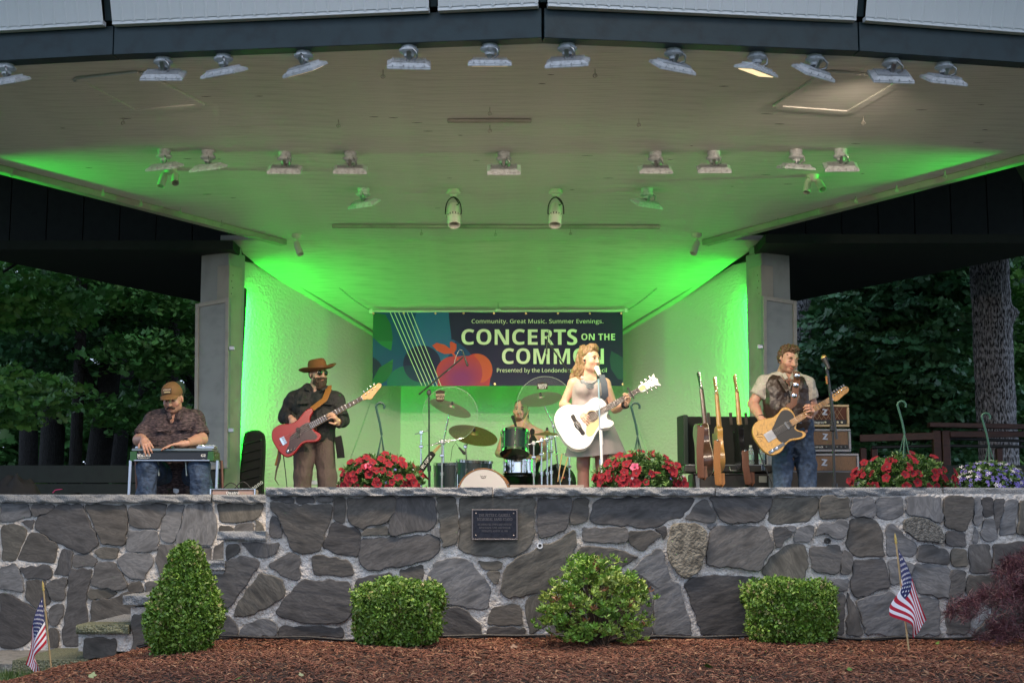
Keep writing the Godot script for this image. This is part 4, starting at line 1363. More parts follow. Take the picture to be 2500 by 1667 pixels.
func banner_art() -> ImageTexture:
	# flat print, measured in the tracing's units: 2240 wide, 664 high
	var w := 1024
	var h := 304
	var im := Image.create(w, h, false, Image.FORMAT_RGB8)
	var navy := Color8(34, 30, 74)
	var blue := Color8(20, 62, 120)
	var mid := Color8(38, 88, 150)
	var leaf1 := PackedVector2Array([Vector2(0, 0), Vector2(110, 20), Vector2(160, 110), Vector2(178, 230), Vector2(165, 345), Vector2(80, 300), Vector2(0, 230)])
	var leaf2 := PackedVector2Array([Vector2(182, 422), Vector2(175, 530), Vector2(120, 620), Vector2(30, 664), Vector2(0, 664), Vector2(0, 610), Vector2(60, 500)])
	var leaf3 := PackedVector2Array([Vector2(2135, 345), Vector2(2240, 410), Vector2(2240, 610), Vector2(2190, 600), Vector2(2130, 510), Vector2(2120, 420)])
	var sprig := PackedVector2Array([Vector2(530, 300), Vector2(570, 275), Vector2(640, 290), Vector2(690, 325), Vector2(688, 270), Vector2(700, 260), Vector2(748, 285), Vector2(745, 335), Vector2(725, 365), Vector2(775, 430), Vector2(760, 440), Vector2(705, 370), Vector2(640, 375), Vector2(570, 345)])
	for y in h:
		for x in w:
			var q := Vector2(x * 2240.0 / w, y * 664.0 / h)
			var c := blue
			var lim := 690.0 - 12.0 * cos(q.y * 0.012)
			if q.y > 240.0:
				lim = 690.0 + pow((q.y - 240.0) / 424.0, 0.62) * 380.0
			if q.x > lim:
				c = navy
			elif disc(q, Vector2(560, 130), 190, 330):
				c = mid
			elif disc(q, Vector2(330, 640), 200, 160):
				c = Color8(20, 90, 92)
			if disc(q, Vector2(-40, 540), 130, 140):
				c = Color8(30, 30, 70)
			if disc(q, Vector2(440, 465), 168, 165) and q.x < lim:
				c = Color8(28, 28, 76) if not disc(q, Vector2(330, 640), 200, 160) else Color8(24, 46, 86)
			var apple := disc(q, Vector2(820, 520), 250, 128) or disc(q, Vector2(720, 545), 152, 150) or disc(q, Vector2(930, 520), 140, 150) or (q.y > 520.0 and q.x > 580.0 and q.x < 1060.0 - (q.y - 520.0) * 0.12)
			if apple:
				c = Color8(214, 62, 66)
				c = c.lerp(Color8(150, 44, 120), clampf(1.25 - ((q - Vector2(790, 600)) / Vector2(230, 190)).length(), 0.0, 1.0))
				if disc(q, Vector2(960, 500), 110, 135) and not disc(q, Vector2(720, 545), 260, 220):
					c = c.lerp(Color8(232, 96, 58), 0.6)
			if Geometry2D.is_point_in_polygon(q, sprig):
				c = Color8(226, 72, 58)
			if Geometry2D.is_point_in_polygon(q, leaf1) or Geometry2D.is_point_in_polygon(q, leaf2):
				c = Color8(34, 82, 62) if q.y < 260.0 or q.y > 450.0 else Color8(40, 96, 70)
			if Geometry2D.is_point_in_polygon(q, leaf3):
				c = Color8(46, 66, 84)
			for k in 6:
				var x0 := 152.0 + k * 38.0
				var slope := 0.437 - 0.006 * k
				if k < 6 and absf(q.x - (x0 + q.y * slope)) < 3.4:
					c = Color8(226, 214, 196) if k < 5 else Color8(226, 214, 196)
			im.set_pixel(x, y, c)
	return ImageTexture.create_from_image(im)

func banner() -> void:
	var dz := 17.4
	var tl := P(911, 762, dz)
	var br := P(1522, 942, dz)
	var w := br.x - tl.x
	var h := tl.y - br.y
	var b := thing("banner", "dark blue printed concert banner hung on chains at the back of the stage", "banner", Vector3((tl.x + br.x) / 2, br.y, -dz))
	var ripple := func(u: float, v: float) -> float:
		var s := 0.010 * sin(u * 9.0 + v * 2.5) * (0.3 + v) + 0.006 * sin(u * 23.0 - v * 7.0) + 0.012 * sin(v * 5.0 + u * 3.0)
		s += 0.010 * exp(-pow((u - v * 0.25) * 9.0, 2.0)) + 0.012 * exp(-pow((1.0 - u - v * 0.3) * 8.0, 2.0))
		return s
	var rows := []
	for i in 25:
		var r := []
		for j in 73:
			var u := j / 72.0
			var v := i / 24.0
			var sag := 0.008 * absf(sin(u * PI * 8.0)) * (1.0 - v) * 0.6
			r.append(Vector3(tl.x + u * w, tl.y - v * h - sag, -dz + ripple.call(u, v)))
		rows.append(r)
	var vinyl := mat("banner_print", Color.WHITE, 0.5, 0.0, banner_art(), Vector3.ONE, null, 0.0, false)
	vinyl.texture_repeat = false
	vinyl.metallic_specular = 0.35
	vinyl.cull_mode = BaseMaterial3D.CULL_DISABLED
	var sheet := MB.new().sheet(rows, true)
	for i in sheet.n.size():
		if sheet.n[i].z < 0:
			sheet.n[i] = -sheet.n[i]
	sheet.ix = PackedInt32Array()
	for i in 24:
		for j in 72:
			var k := i * 73 + j
			sheet.quad(k, k + 1, k + 74, k + 73)
	part("cloth", sheet, vinyl, b)
	mat("banner_ink", lin(0.80, 0.72, 0.58), 0.4)
	var put := func(text: String, cap: float, ux: float, vy: float, wide: float, bold: bool, wgt: float) -> void:
		# ux, vy: middle of the words in the tracing's units; wide: their width in the same units
		var o := words("lettering", text, cap, Transform3D(), M.banner_ink, b, bold)
		var box: AABB = o.mesh.get_aabb()
		var k := (wide / 2240.0 * w) / box.size.x
		var at := Vector3(tl.x + ux / 2240.0 * w, tl.y - vy / 664.0 * h, -dz + 0.034 + ripple.call(ux / 2240.0, vy / 664.0) * 0.3)
		o.transform = world_of(b).affine_inverse() * Transform3D(Basis.from_scale(Vector3(k, 1, 1)), at - Vector3(box.get_center().x * k, box.get_center().y, 0))
	var u := h / 664.0
	put.call("Community. Great Music. Summer Evenings.", 36 * u, 1475, 92, 1180, false, 1)
	put.call("CONCERTS", 138 * u, 1312, 228, 1036, true, 1)
	put.call("ON THE", 58 * u, 2018, 226, 302, true, 1)
	put.call("COMMON", 138 * u, 1612, 400, 910, true, 1)
	put.call("Presented by the Londonderry Arts Council", 36 * u, 1602, 532, 980, false, 1)
	# pipe it hangs from, grommets, chains
	part("pole", MB.new().tube([P(905, 760.5, dz), P(1529, 758.5, dz)], 0.014, 8), M.white_plastic, b)
	for x in [911, 985, 1062, 1131, 1205, 1283, 1361, 1439, 1516]:
		var g := P(x + 1, 766, dz) + Vector3(0, 0, 0.035)
		part("grommet", MB.new().lathe(Transform3D(Basis(Vector3.RIGHT, Vector3.BACK, Vector3.UP), g), [Vector2(0.005, 0.0), Vector2(0.006, 0.004), Vector2(0.012, 0.004), Vector2(0.013, 0.0)], 10), M.brass, b)
	for q in [[914, 940], [1208, 938], [1520, 938]]:
		part("grommet", MB.new().lathe(Transform3D(Basis(Vector3.RIGHT, Vector3.BACK, Vector3.UP), P(q[0], q[1], dz) + Vector3(0, 0, 0.035)), [Vector2(0.005, 0.0), Vector2(0.006, 0.004), Vector2(0.012, 0.004), Vector2(0.013, 0.0)], 10), M.brass, b)
	chain(b, P(800, 676, 16.8), P(905, 759, dz))
	chain(b, P(1216, 672, 17.2), P(1216, 758, dz))
	chain(b, P(1632, 676, 16.8), P(1529, 759, dz))
	chain(b, P(903, 985, 17.2), P(842, 1150, 16.6))
	chain(b, P(1521, 942, 17.35), P(1600, 1150, 17.0))
	part("end_clamp", MB.new().box(T(P(905, 760, dz)), Vector3(0.05, 0.06, 0.05), 0.008), M.white_plastic, b)
	part("end_clamp", MB.new().box(T(P(1529, 758, dz)), Vector3(0.05, 0.06, 0.05), 0.008), M.white_plastic, b)
	part("end_clamp", MB.new().box(T(P(1216, 758, dz)), Vector3(0.07, 0.04, 0.05), 0.008), M.white_plastic, b)

func chain(b: Node3D, a: Vector3, e: Vector3) -> void:
	var m := MB.new()
	var n := int((e - a).length() / 0.022)
	var fr := aim(a, e)
	for i in n:
		var c := a.lerp(e, (i + 0.5) / n) + Vector3(0, -0.03 * sin(PI * (i + 0.5) / n), 0)
		var loop := []
		for k in 7:
			var an := TAU * k / 6.0
			var side := fr.basis.x if i % 2 == 0 else fr.basis.z
			loop.append(c + fr.basis.y * cos(an) * 0.015 + side * sin(an) * 0.007)
		m.tube(loop, 0.0028, 4, false)
	part("chain", m, M.steel, b)

# ------------------------------------------------------------------ trees and bushes
func spray_mesh(kind: int, count: int, sd: int) -> ArrayMesh:
	# a twig of leaves, about one unit across
	var r := RandomNumberGenerator.new()
	r.seed = sd
	var m := MB.new()
	var lf := maple_leaf().surface_get_arrays(0)
	var lv: PackedVector3Array = lf[Mesh.ARRAY_VERTEX]
	var ln: PackedVector3Array = lf[Mesh.ARRAY_NORMAL]
	var li: PackedInt32Array = lf[Mesh.ARRAY_INDEX]
	for i in count:
		var t := Transform3D()
		var ls := 0.0
		if kind == 0:      # maple: flat drooping layers
			var a := r.randf() * TAU
			var d := sqrt(r.randf()) * 0.55
			ls = r.randf_range(0.16, 0.25)
			t = Transform3D(Basis.from_euler(Vector3(r.randf_range(-1.5, -0.5), a + r.randf_range(-0.8, 0.8), r.randf_range(-0.5, 0.5))), Vector3(cos(a) * d, r.randf_range(-0.10, 0.10) - d * d * 0.25, sin(a) * d))
			for k in lv.size():
				m.add(t * (lv[k] * ls), t.basis * ln[k])
			var base := m.v.size() - lv.size()
			for k in li.size():
				m.ix.append(base + li[k])
		else:              # small pointed leaves in a tuft (1), whorls of longer leaves (2), threadlike leaves (3)
			var dir := Vector3(r.randf_range(-1, 1), r.randf_range(-0.3, 1), r.randf_range(-1, 1)).normalized()
			var len := r.randf_range(0.35, 0.55)
			var wd := 0.13
			var org := Vector3(r.randf_range(-0.35, 0.35), r.randf_range(-0.35, 0.35), r.randf_range(-0.35, 0.35))
			if kind == 2:
				var a2 := TAU * i / 7.0
				dir = Vector3(cos(a2), 0.45 + 0.5 * (i / 7), sin(a2)).normalized()
				org = Vector3(0, 0.15 * (i / 7), 0)
				len = r.randf_range(0.45, 0.62)
				wd = 0.11
			elif kind == 3:
				wd = 0.022
				len = r.randf_range(0.5, 0.9)
				dir = Vector3(r.randf_range(-1, 1), r.randf_range(-0.9, 0.25), r.randf_range(-1, 1)).normalized()
				org *= 0.6
			var side := dir.cross(Vector3(r.randf_range(-1, 1), r.randf_range(-1, 1), r.randf_range(-1, 1))).normalized()
			var nn := side.cross(dir).normalized()
			var bend := nn * len * 0.12
			var p0 := m.add(org, nn)
			var p1 := m.add(org + dir * len * 0.5 + side * wd + bend, (nn + side * 0.4).normalized())
			var p2 := m.add(org + dir * len * 0.5 - side * wd + bend, (nn - side * 0.4).normalized())
			var p3 := m.add(org + dir * len, nn)
			m.tri(p0, p1, p2)
			m.tri(p1, p3, p2)
	return m.mesh()

func trunk_path(foot: Vector3, top: Vector3, bend: float) -> Array:
	var p := []
	for i in 9:
		var t := i / 8.0
		p.append(foot.lerp(top, t) + Vector3(sin(t * 5.0 + foot.x) * bend, 0, cos(t * 4.0 + foot.z) * bend))
	return p

func tree(called: String, label: String, foot: Vector3, height: float, rad: float, tint: Color, layers: Array, sprays: Array, group: String) -> void:
	# layers: [centre offset, radius, flatness, count, size]
	var t := thing(called, label, "tree", foot, group)
	var top := foot + Vector3(rng.randf_range(-0.6, 0.6), height, rng.randf_range(-0.6, 0.6))
	var path := trunk_path(foot + Vector3(0, -0.1, 0), top, 0.12)
	var rs := []
	for i in 9:
		rs.append(rad * lerpf(1.0, 0.35, i / 8.0) * (1.25 if i == 0 else 1.0))
	var tr := part("trunk", MB.new().tube(path, rs, 12), M.bark, t)
	var where := []
	var cols := []
	for l in layers:
		var c: Vector3 = foot + l[0]
		var root: Vector3 = path[clampi(int((c.y - foot.y - 0.5) / height * 8.0), 1, 7)]
		part("limb", MB.new().tube([root, root.lerp(c, 0.5) + Vector3(0, 0.15, 0), c], [rad * 0.28, rad * 0.16, rad * 0.06], 6, false), M.bark, tr)
		for i in int(l[3] * 2.6):
			var d := Vector3(rng.randfn(), rng.randfn(), rng.randfn()).normalized() * pow(rng.randf(), 0.45)
			var p: Vector3 = c + d * Vector3(l[1], l[1] * l[2], l[1])
			var s: float = l[4] * rng.randf_range(0.42, 0.8)
			where.append(Transform3D(Basis.from_euler(Vector3(rng.randf_range(-0.35, 0.35), rng.randf() * TAU, rng.randf_range(-0.35, 0.35))).scaled(Vector3.ONE * s), p))
			var g := rng.randf_range(0.65, 1.25)
			cols.append(Color(tint.r * g * rng.randf_range(0.85, 1.2), tint.g * g, tint.b * g * rng.randf_range(0.8, 1.15)))
	many("crown", sprays[rng.randi() % sprays.size()], M.leaf, where, cols, t)

func forest() -> void:
	var sprays := [spray_mesh(0, 16, 5), spray_mesh(0, 18, 6), spray_mesh(0, 14, 7)]
	var L := "trees behind the bandstand"
	var g1 := Color(0.137, 0.345, 0.081)
	var g2 := Color(0.096, 0.259, 0.066)
	var g3 := Color(0.066, 0.183, 0.048)
	var g4 := Color(0.062, 0.176, 0.074)
	# left: layered maple boughs near the building, dark stems behind
	tree("maple_tree", "bright green maple with layered boughs left of the bandstand", P(-190, 1290, 20.5) * Vector3(1, 0, 1), 9.0, 0.16, g1, [[Vector3(1.3, 2.5, 1.2), 1.25, 0.36, 70, 0.62], [Vector3(1.2, 1.15, 1.3), 0.85, 0.4, 46, 0.55], [Vector3(1.4, 3.9, 0.6), 1.25, 0.34, 70, 0.66], [Vector3(0.2, 1.9, 0.8), 0.9, 0.4, 40, 0.6], [Vector3(1.8, 4.8, 0.4), 1.4, 0.3, 50, 0.66], [Vector3(0, 7.0, 0), 2.6, 0.5, 90, 1.0]], sprays, L)
	tree("maple_tree", "tall maple with drooping sprays beside the left pillar shutter", P(470, 1290, 24.0) * Vector3(1, 0, 1), 11.0, 0.17, g2, [[Vector3(-0.3, 3.5, 1.0), 1.3, 0.28, 70, 0.7], [Vector3(-1.3, 4.6, 0.5), 1.6, 0.3, 80, 0.75], [Vector3(-0.9, 2.6, 0.4), 1.3, 0.26, 46, 0.7], [Vector3(0.2, 4.3, 1.2), 1.0, 0.35, 50, 0.65], [Vector3(0, 8, 0), 3.0, 0.5, 110, 1.1]], sprays, L)
	tree("maple_tree", "maple with a dark leaning stem and mid-height foliage in the left woods", P(225, 1290, 24.5) * Vector3(1, 0, 1), 11.0, 0.24, g4, [[Vector3(-0.6, 4.2, 0.8), 1.8, 0.4, 110, 0.75], [Vector3(-1.3, 3.4, 0.5), 1.2, 0.4, 60, 0.65], [Vector3(0.6, 5.2, 0), 1.8, 0.4, 80, 0.8], [Vector3(-0.2, 8.5, 0), 3.0, 0.5, 110, 1.1]], sprays, L)
	tree("maple_tree", "slim maple with sparse low sprays deep in the left woods", P(330, 1290, 28.0) * Vector3(1, 0, 1), 13.0, 0.22, g3, [[Vector3(0, 3.0, 0.6), 1.6, 0.3, 60, 0.8], [Vector3(0.8, 4.8, 0), 2.2, 0.4, 100, 0.9], [Vector3(-0.5, 1.2, 0.8), 1.6, 0.35, 50, 0.8], [Vector3(0, 10, 0), 3.4, 0.5, 110, 1.2]], sprays, L)
	tree("maple_tree", "dark stemmed maple behind the seated player's shoulder", P(130, 1290, 27.0) * Vector3(1, 0, 1), 13.0, 0.26, g3, [[Vector3(0, 5.0, 0.4), 2.4, 0.4, 110, 0.9], [Vector3(0.5, 1.2, 1.0), 1.5, 0.4, 50, 0.8], [Vector3(0, 10, 0), 3.4, 0.5, 110, 1.2]], sprays, L)
	# right: rounder, bluer foliage
	tree("maple_tree", "blue-green maple whose boughs reach behind the right shutter", P(2010, 1290, 22.5) * Vector3(1, 0, 1), 10.0, 0.17, g4, [[Vector3(0.2, 3.1, 1.2), 1.25, 0.4, 80, 0.62], [Vector3(1.2, 2.9, 1.0), 1.1, 0.4, 70, 0.6], [Vector3(-0.2, 2.1, 1.1), 1.0, 0.5, 60, 0.62], [Vector3(1.0, 4.6, 0.6), 1.6, 0.45, 90, 0.75], [Vector3(0, 8, 0), 3.0, 0.5, 110, 1.1]], sprays, L)
	tree("maple_tree", "leafy maple between the amplifiers and the big lichened trunk", P(2240, 1290, 22.0) * Vector3(1, 0, 1), 10.0, 0.15, Color(0.056, 0.155, 0.060), [[Vector3(-0.3, 1.5, 1.2), 1.3, 0.45, 90, 0.6], [Vector3(-0.9, 0.8, 1.0), 1.0, 0.5, 60, 0.6], [Vector3(0.2, 2.6, 0.8), 1.4, 0.45, 90, 0.62], [Vector3(-0.3, 3.8, 0.6), 1.6, 0.45, 100, 0.7], [Vector3(0.5, 4.8, 0.6), 1.6, 0.45, 80, 0.7], [Vector3(0, 8, 0), 3.0, 0.5, 110, 1.1]], sprays, L)
	tree("maple_tree", "fresh green maple sapling behind the big lichened trunk", P(2470, 1290, 21.5) * Vector3(1, 0, 1), 6.0, 0.08, g1, [[Vector3(-0.45, 2.55, 0.2), 0.42, 0.5, 16, 0.5], [Vector3(0.35, 2.6, 0.2), 0.6, 0.5, 26, 0.55], [Vector3(0.3, 1.2, 0.3), 0.9, 0.6, 40, 0.6], [Vector3(0.2, 4.2, 0), 1.2, 0.5, 50, 0.7]], sprays, L)
	tree("maple_tree", "shadowy maple deep in the woods right of the stage", P(2140, 1290, 28.0) * Vector3(1, 0, 1), 13.0, 0.24, g3, [[Vector3(0, 3.0, 0.5), 2.2, 0.5, 110, 0.9], [Vector3(1.8, 2.0, 0.5), 2.0, 0.5, 90, 0.9], [Vector3(0.5, 5.2, 0), 2.6, 0.5, 120, 0.95], [Vector3(0, 10, 0), 3.4, 0.5, 110, 1.2]], sprays, L)
	tree("maple_tree", "broad maple closing the woods at the far right", P(2620, 1290, 25.0) * Vector3(1, 0, 1), 12.0, 0.2, g3, [[Vector3(-0.8, 3.0, 0.5), 2.0, 0.5, 110, 0.85], [Vector3(-0.5, 1.2, 0.8), 1.8, 0.5, 80, 0.85], [Vector3(-0.5, 5.0, 0.4), 2.2, 0.5, 90, 0.9], [Vector3(0, 9, 0), 3.0, 0.5, 100, 1.1]], sprays, L)
	# bare stems that stand among them
	for q in [[395, 25.5, 0.13, "dark straight trunk"], [60, 30.0, 0.22, "thick dark trunk"], [285, 31.0, 0.2, "dark trunk set far back"], [440, 30.0, 0.15, "thin grey trunk"], [520, 33.0, 0.2, "far dark trunk"], [180, 22.8, 0.11, "slim mossy trunk"], [1960, 27.0, 0.28, "pale flaking trunk"]]:
		var foot: Vector3 = P(q[0], 1290, q[1]) * Vector3(1, 0, 1)
		var t := thing("tree_trunk", "%s standing in the woods %s" % [q[3], "beside the right shutter" if q[0] > 1200 else "left of the bandstand"], "tree", foot, L)
		var path := trunk_path(foot + Vector3(0, -0.1, 0), foot + Vector3(rng.randf_range(-0.5, 0.5), 13, 0), 0.1)
		var rs := []
		for i in 9:
			rs.append(q[2] * lerpf(1.0, 0.5, i / 8.0))
		part("trunk", MB.new().tube(path, rs, 12), M.pale_bark if q[0] > 1900 else M.bark, t)
		var up := []
		var uc := []
		for i in 60:
			up.append(Transform3D(Basis.from_euler(Vector3(0, rng.randf() * TAU, 0)).scaled(Vector3.ONE * rng.randf_range(0.9, 1.5)), foot + Vector3(rng.randfn() * 1.6, rng.randf_range(8.0, 13.0), rng.randfn() * 1.6)))
			uc.append(g3)
		many("crown", sprays[0], M.leaf, up, uc, t)
	# the far wood, one mass
	var fw := []
	var fc := []
	for i in 5600:
		var a := rng.randf()
		var x := rng.randf_range(-26, 26)
		var z := -34.0 - rng.randf() * 12.0
		fw.append(Transform3D(Basis.from_euler(Vector3(rng.randf_range(-0.4, 0.4), rng.randf() * TAU, rng.randf_range(-0.4, 0.4))).scaled(Vector3.ONE * rng.randf_range(1.3, 2.4)), Vector3(x, 13.0 * pow(a, 1.5) + 0.1, z)))
		fc.append(g3 * rng.randf_range(0.7, 1.2))
	tag(many("far_wood", sprays[1], M.leaf, fw, fc), "dark distant wood closing the view behind the trees", "wood", "", "stuff")
	# big lichened trunk at the right
	var foot := P(2428, 860, 19.0) * Vector3(1, 0, 1)
	var big := thing("old_tree", "old tree with a thick flaking lichened trunk and knots behind the railing", "tree", foot, L)
	var nz := noise(31, 3.2, 4)
	var ridge := noise(32, 1.0, 4)
	ridge.fractal_type = FastNoiseLite.FRACTAL_RIDGED
	var rows := []
	var knots := [[P(2408, 672, 18.7), 0.13, 0.10], [P(2374, 690, 18.9), 0.12, 0.13], [P(2402, 722, 18.7), 0.10, 0.08], [P(2480, 765, 18.9), 0.13, 0.13], [P(2448, 858, 18.7), 0.09, 0.05]]
	for i in 150:
		var y := -0.15 + i * 0.045
		var r := []
		for j in 57:
			var a := TAU * (j % 56) / 56.0
			var rad := 0.242 + 0.05 * exp(-y * 1.6) + 0.012 * sin(a * 3.0 + y)
			var rr := ridge.get_noise_3d(cos(a) * 2.4, y * 0.75, sin(a) * 2.4)
			rad += rr * 0.022 + nz.get_noise_3d(cos(a) * 1.6, y * 1.1, sin(a) * 1.6) * 0.018
			var p := foot + Vector3(cos(a) * rad, y, sin(a) * rad)
			for k in knots:
				var d := p.distance_to(k[0])
				p += Vector3(cos(a), 0, sin(a)) * k[2] * exp(-d * d / (k[1] * k[1] * 0.5))
				if k[1] == 0.13 and k[2] == 0.10 or k[2] == 0.05:
					p -= Vector3(cos(a), 0, sin(a)) * k[2] * 0.9 * exp(-d * d / (k[1] * k[1] * 0.07))
			r.append(p)
		rows.append(r)
	part("trunk", MB.new().sheet(rows, true), M.pale_bark, big)
	var cw := []
	var cc := []
	for i in 160:
		cw.append(Transform3D(Basis.from_euler(Vector3(0, rng.randf() * TAU, 0)).scaled(Vector3.ONE * rng.randf_range(0.9, 1.5)), foot + Vector3(rng.randfn() * 2.0, rng.randf_range(7.0, 12.0), rng.randfn() * 2.0)))
		cc.append(g2)
	many("crown", sprays[0], M.leaf, cw, cc, big)
	# red-brown railing in front of it
	var rl := thing("railing", "dark red-brown timber railing with a tall post behind the flower baskets", "railing", P(2300, 1290, 16.4) * Vector3(1, 0, 1))
	part("top_rail", board(P(2268, 1037, 16.3), P(2560, 1043, 16.3), 0.12, 0.055), M.rail_wood, rl)
	part("rail", board(P(2100, 1070, 16.5), P(2285, 1064, 16.4), 0.05, 0.085), M.rail_wood, rl)
	part("rail", board(P(2320, 1060, 16.38), P(2560, 1060, 16.38), 0.05, 0.07), M.rail_wood, rl)
	for x in [2288, 2310]:
		part("post", MB.new().box(T(Vector3(P(x, 1100, 16.42).x, 1.22, -16.42)), Vector3(0.09, 1.26, 0.09), 0.008), M.rail_wood, rl)
	for x in [2108, 2135, 2440]:
		part("post", MB.new().box(T(Vector3(P(x, 1100, 16.5).x, 1.15, -16.5)), Vector3(0.07, 1.0, 0.07), 0.008), M.rail_wood, rl)
	for y in [1092, 1073]:
		part("pipe_rail", MB.new().tube([P(2130 if y == 1092 else 2325, y, 16.45), P(2300, y - 4, 16.45), P(2560, y + (-1 if y == 1092 else 6), 16.45)], 0.018, 8), M.black_plastic, rl)

func shrub(called: String, label: String, foot: Vector3, shape: Callable, count: int, size: float, meshes: Array, tint: Callable, material: Material, stems: int) -> Node3D:
	var t := thing(called, label, "shrub", foot)
	var where := []
	var cols := []
	for i in count:
		var p: Vector3 = shape.call()
		where.append(Transform3D(Basis.from_euler(Vector3(rng.randf() * TAU, rng.randf() * TAU, rng.randf() * TAU) if meshes.size() > 1 else Vector3(rng.randf_range(-0.6, 0.6), rng.randf() * TAU, rng.randf_range(-0.6, 0.6))).scaled(Vector3.ONE * size * rng.randf_range(0.55, 1.4)), foot + p))
		cols.append(tint.call())
	for k in meshes.size():
		var w := []
		var c := []
		for i in range(k, where.size(), meshes.size()):
			w.append(where[i])
			c.append(cols[i])
		many("foliage", meshes[k], material, w, c, t)
	for i in stems:
		var tip: Vector3 = shape.call() * 0.85
		part("stem", MB.new().tube([foot + Vector3(rng.randf_range(-0.05, 0.05), -0.02, rng.randf_range(-0.05, 0.05)), foot + tip * Vector3(0.45, 0.5, 0.45), foot + tip], [0.010, 0.007, 0.003], 5), M.twig, t)
	return t

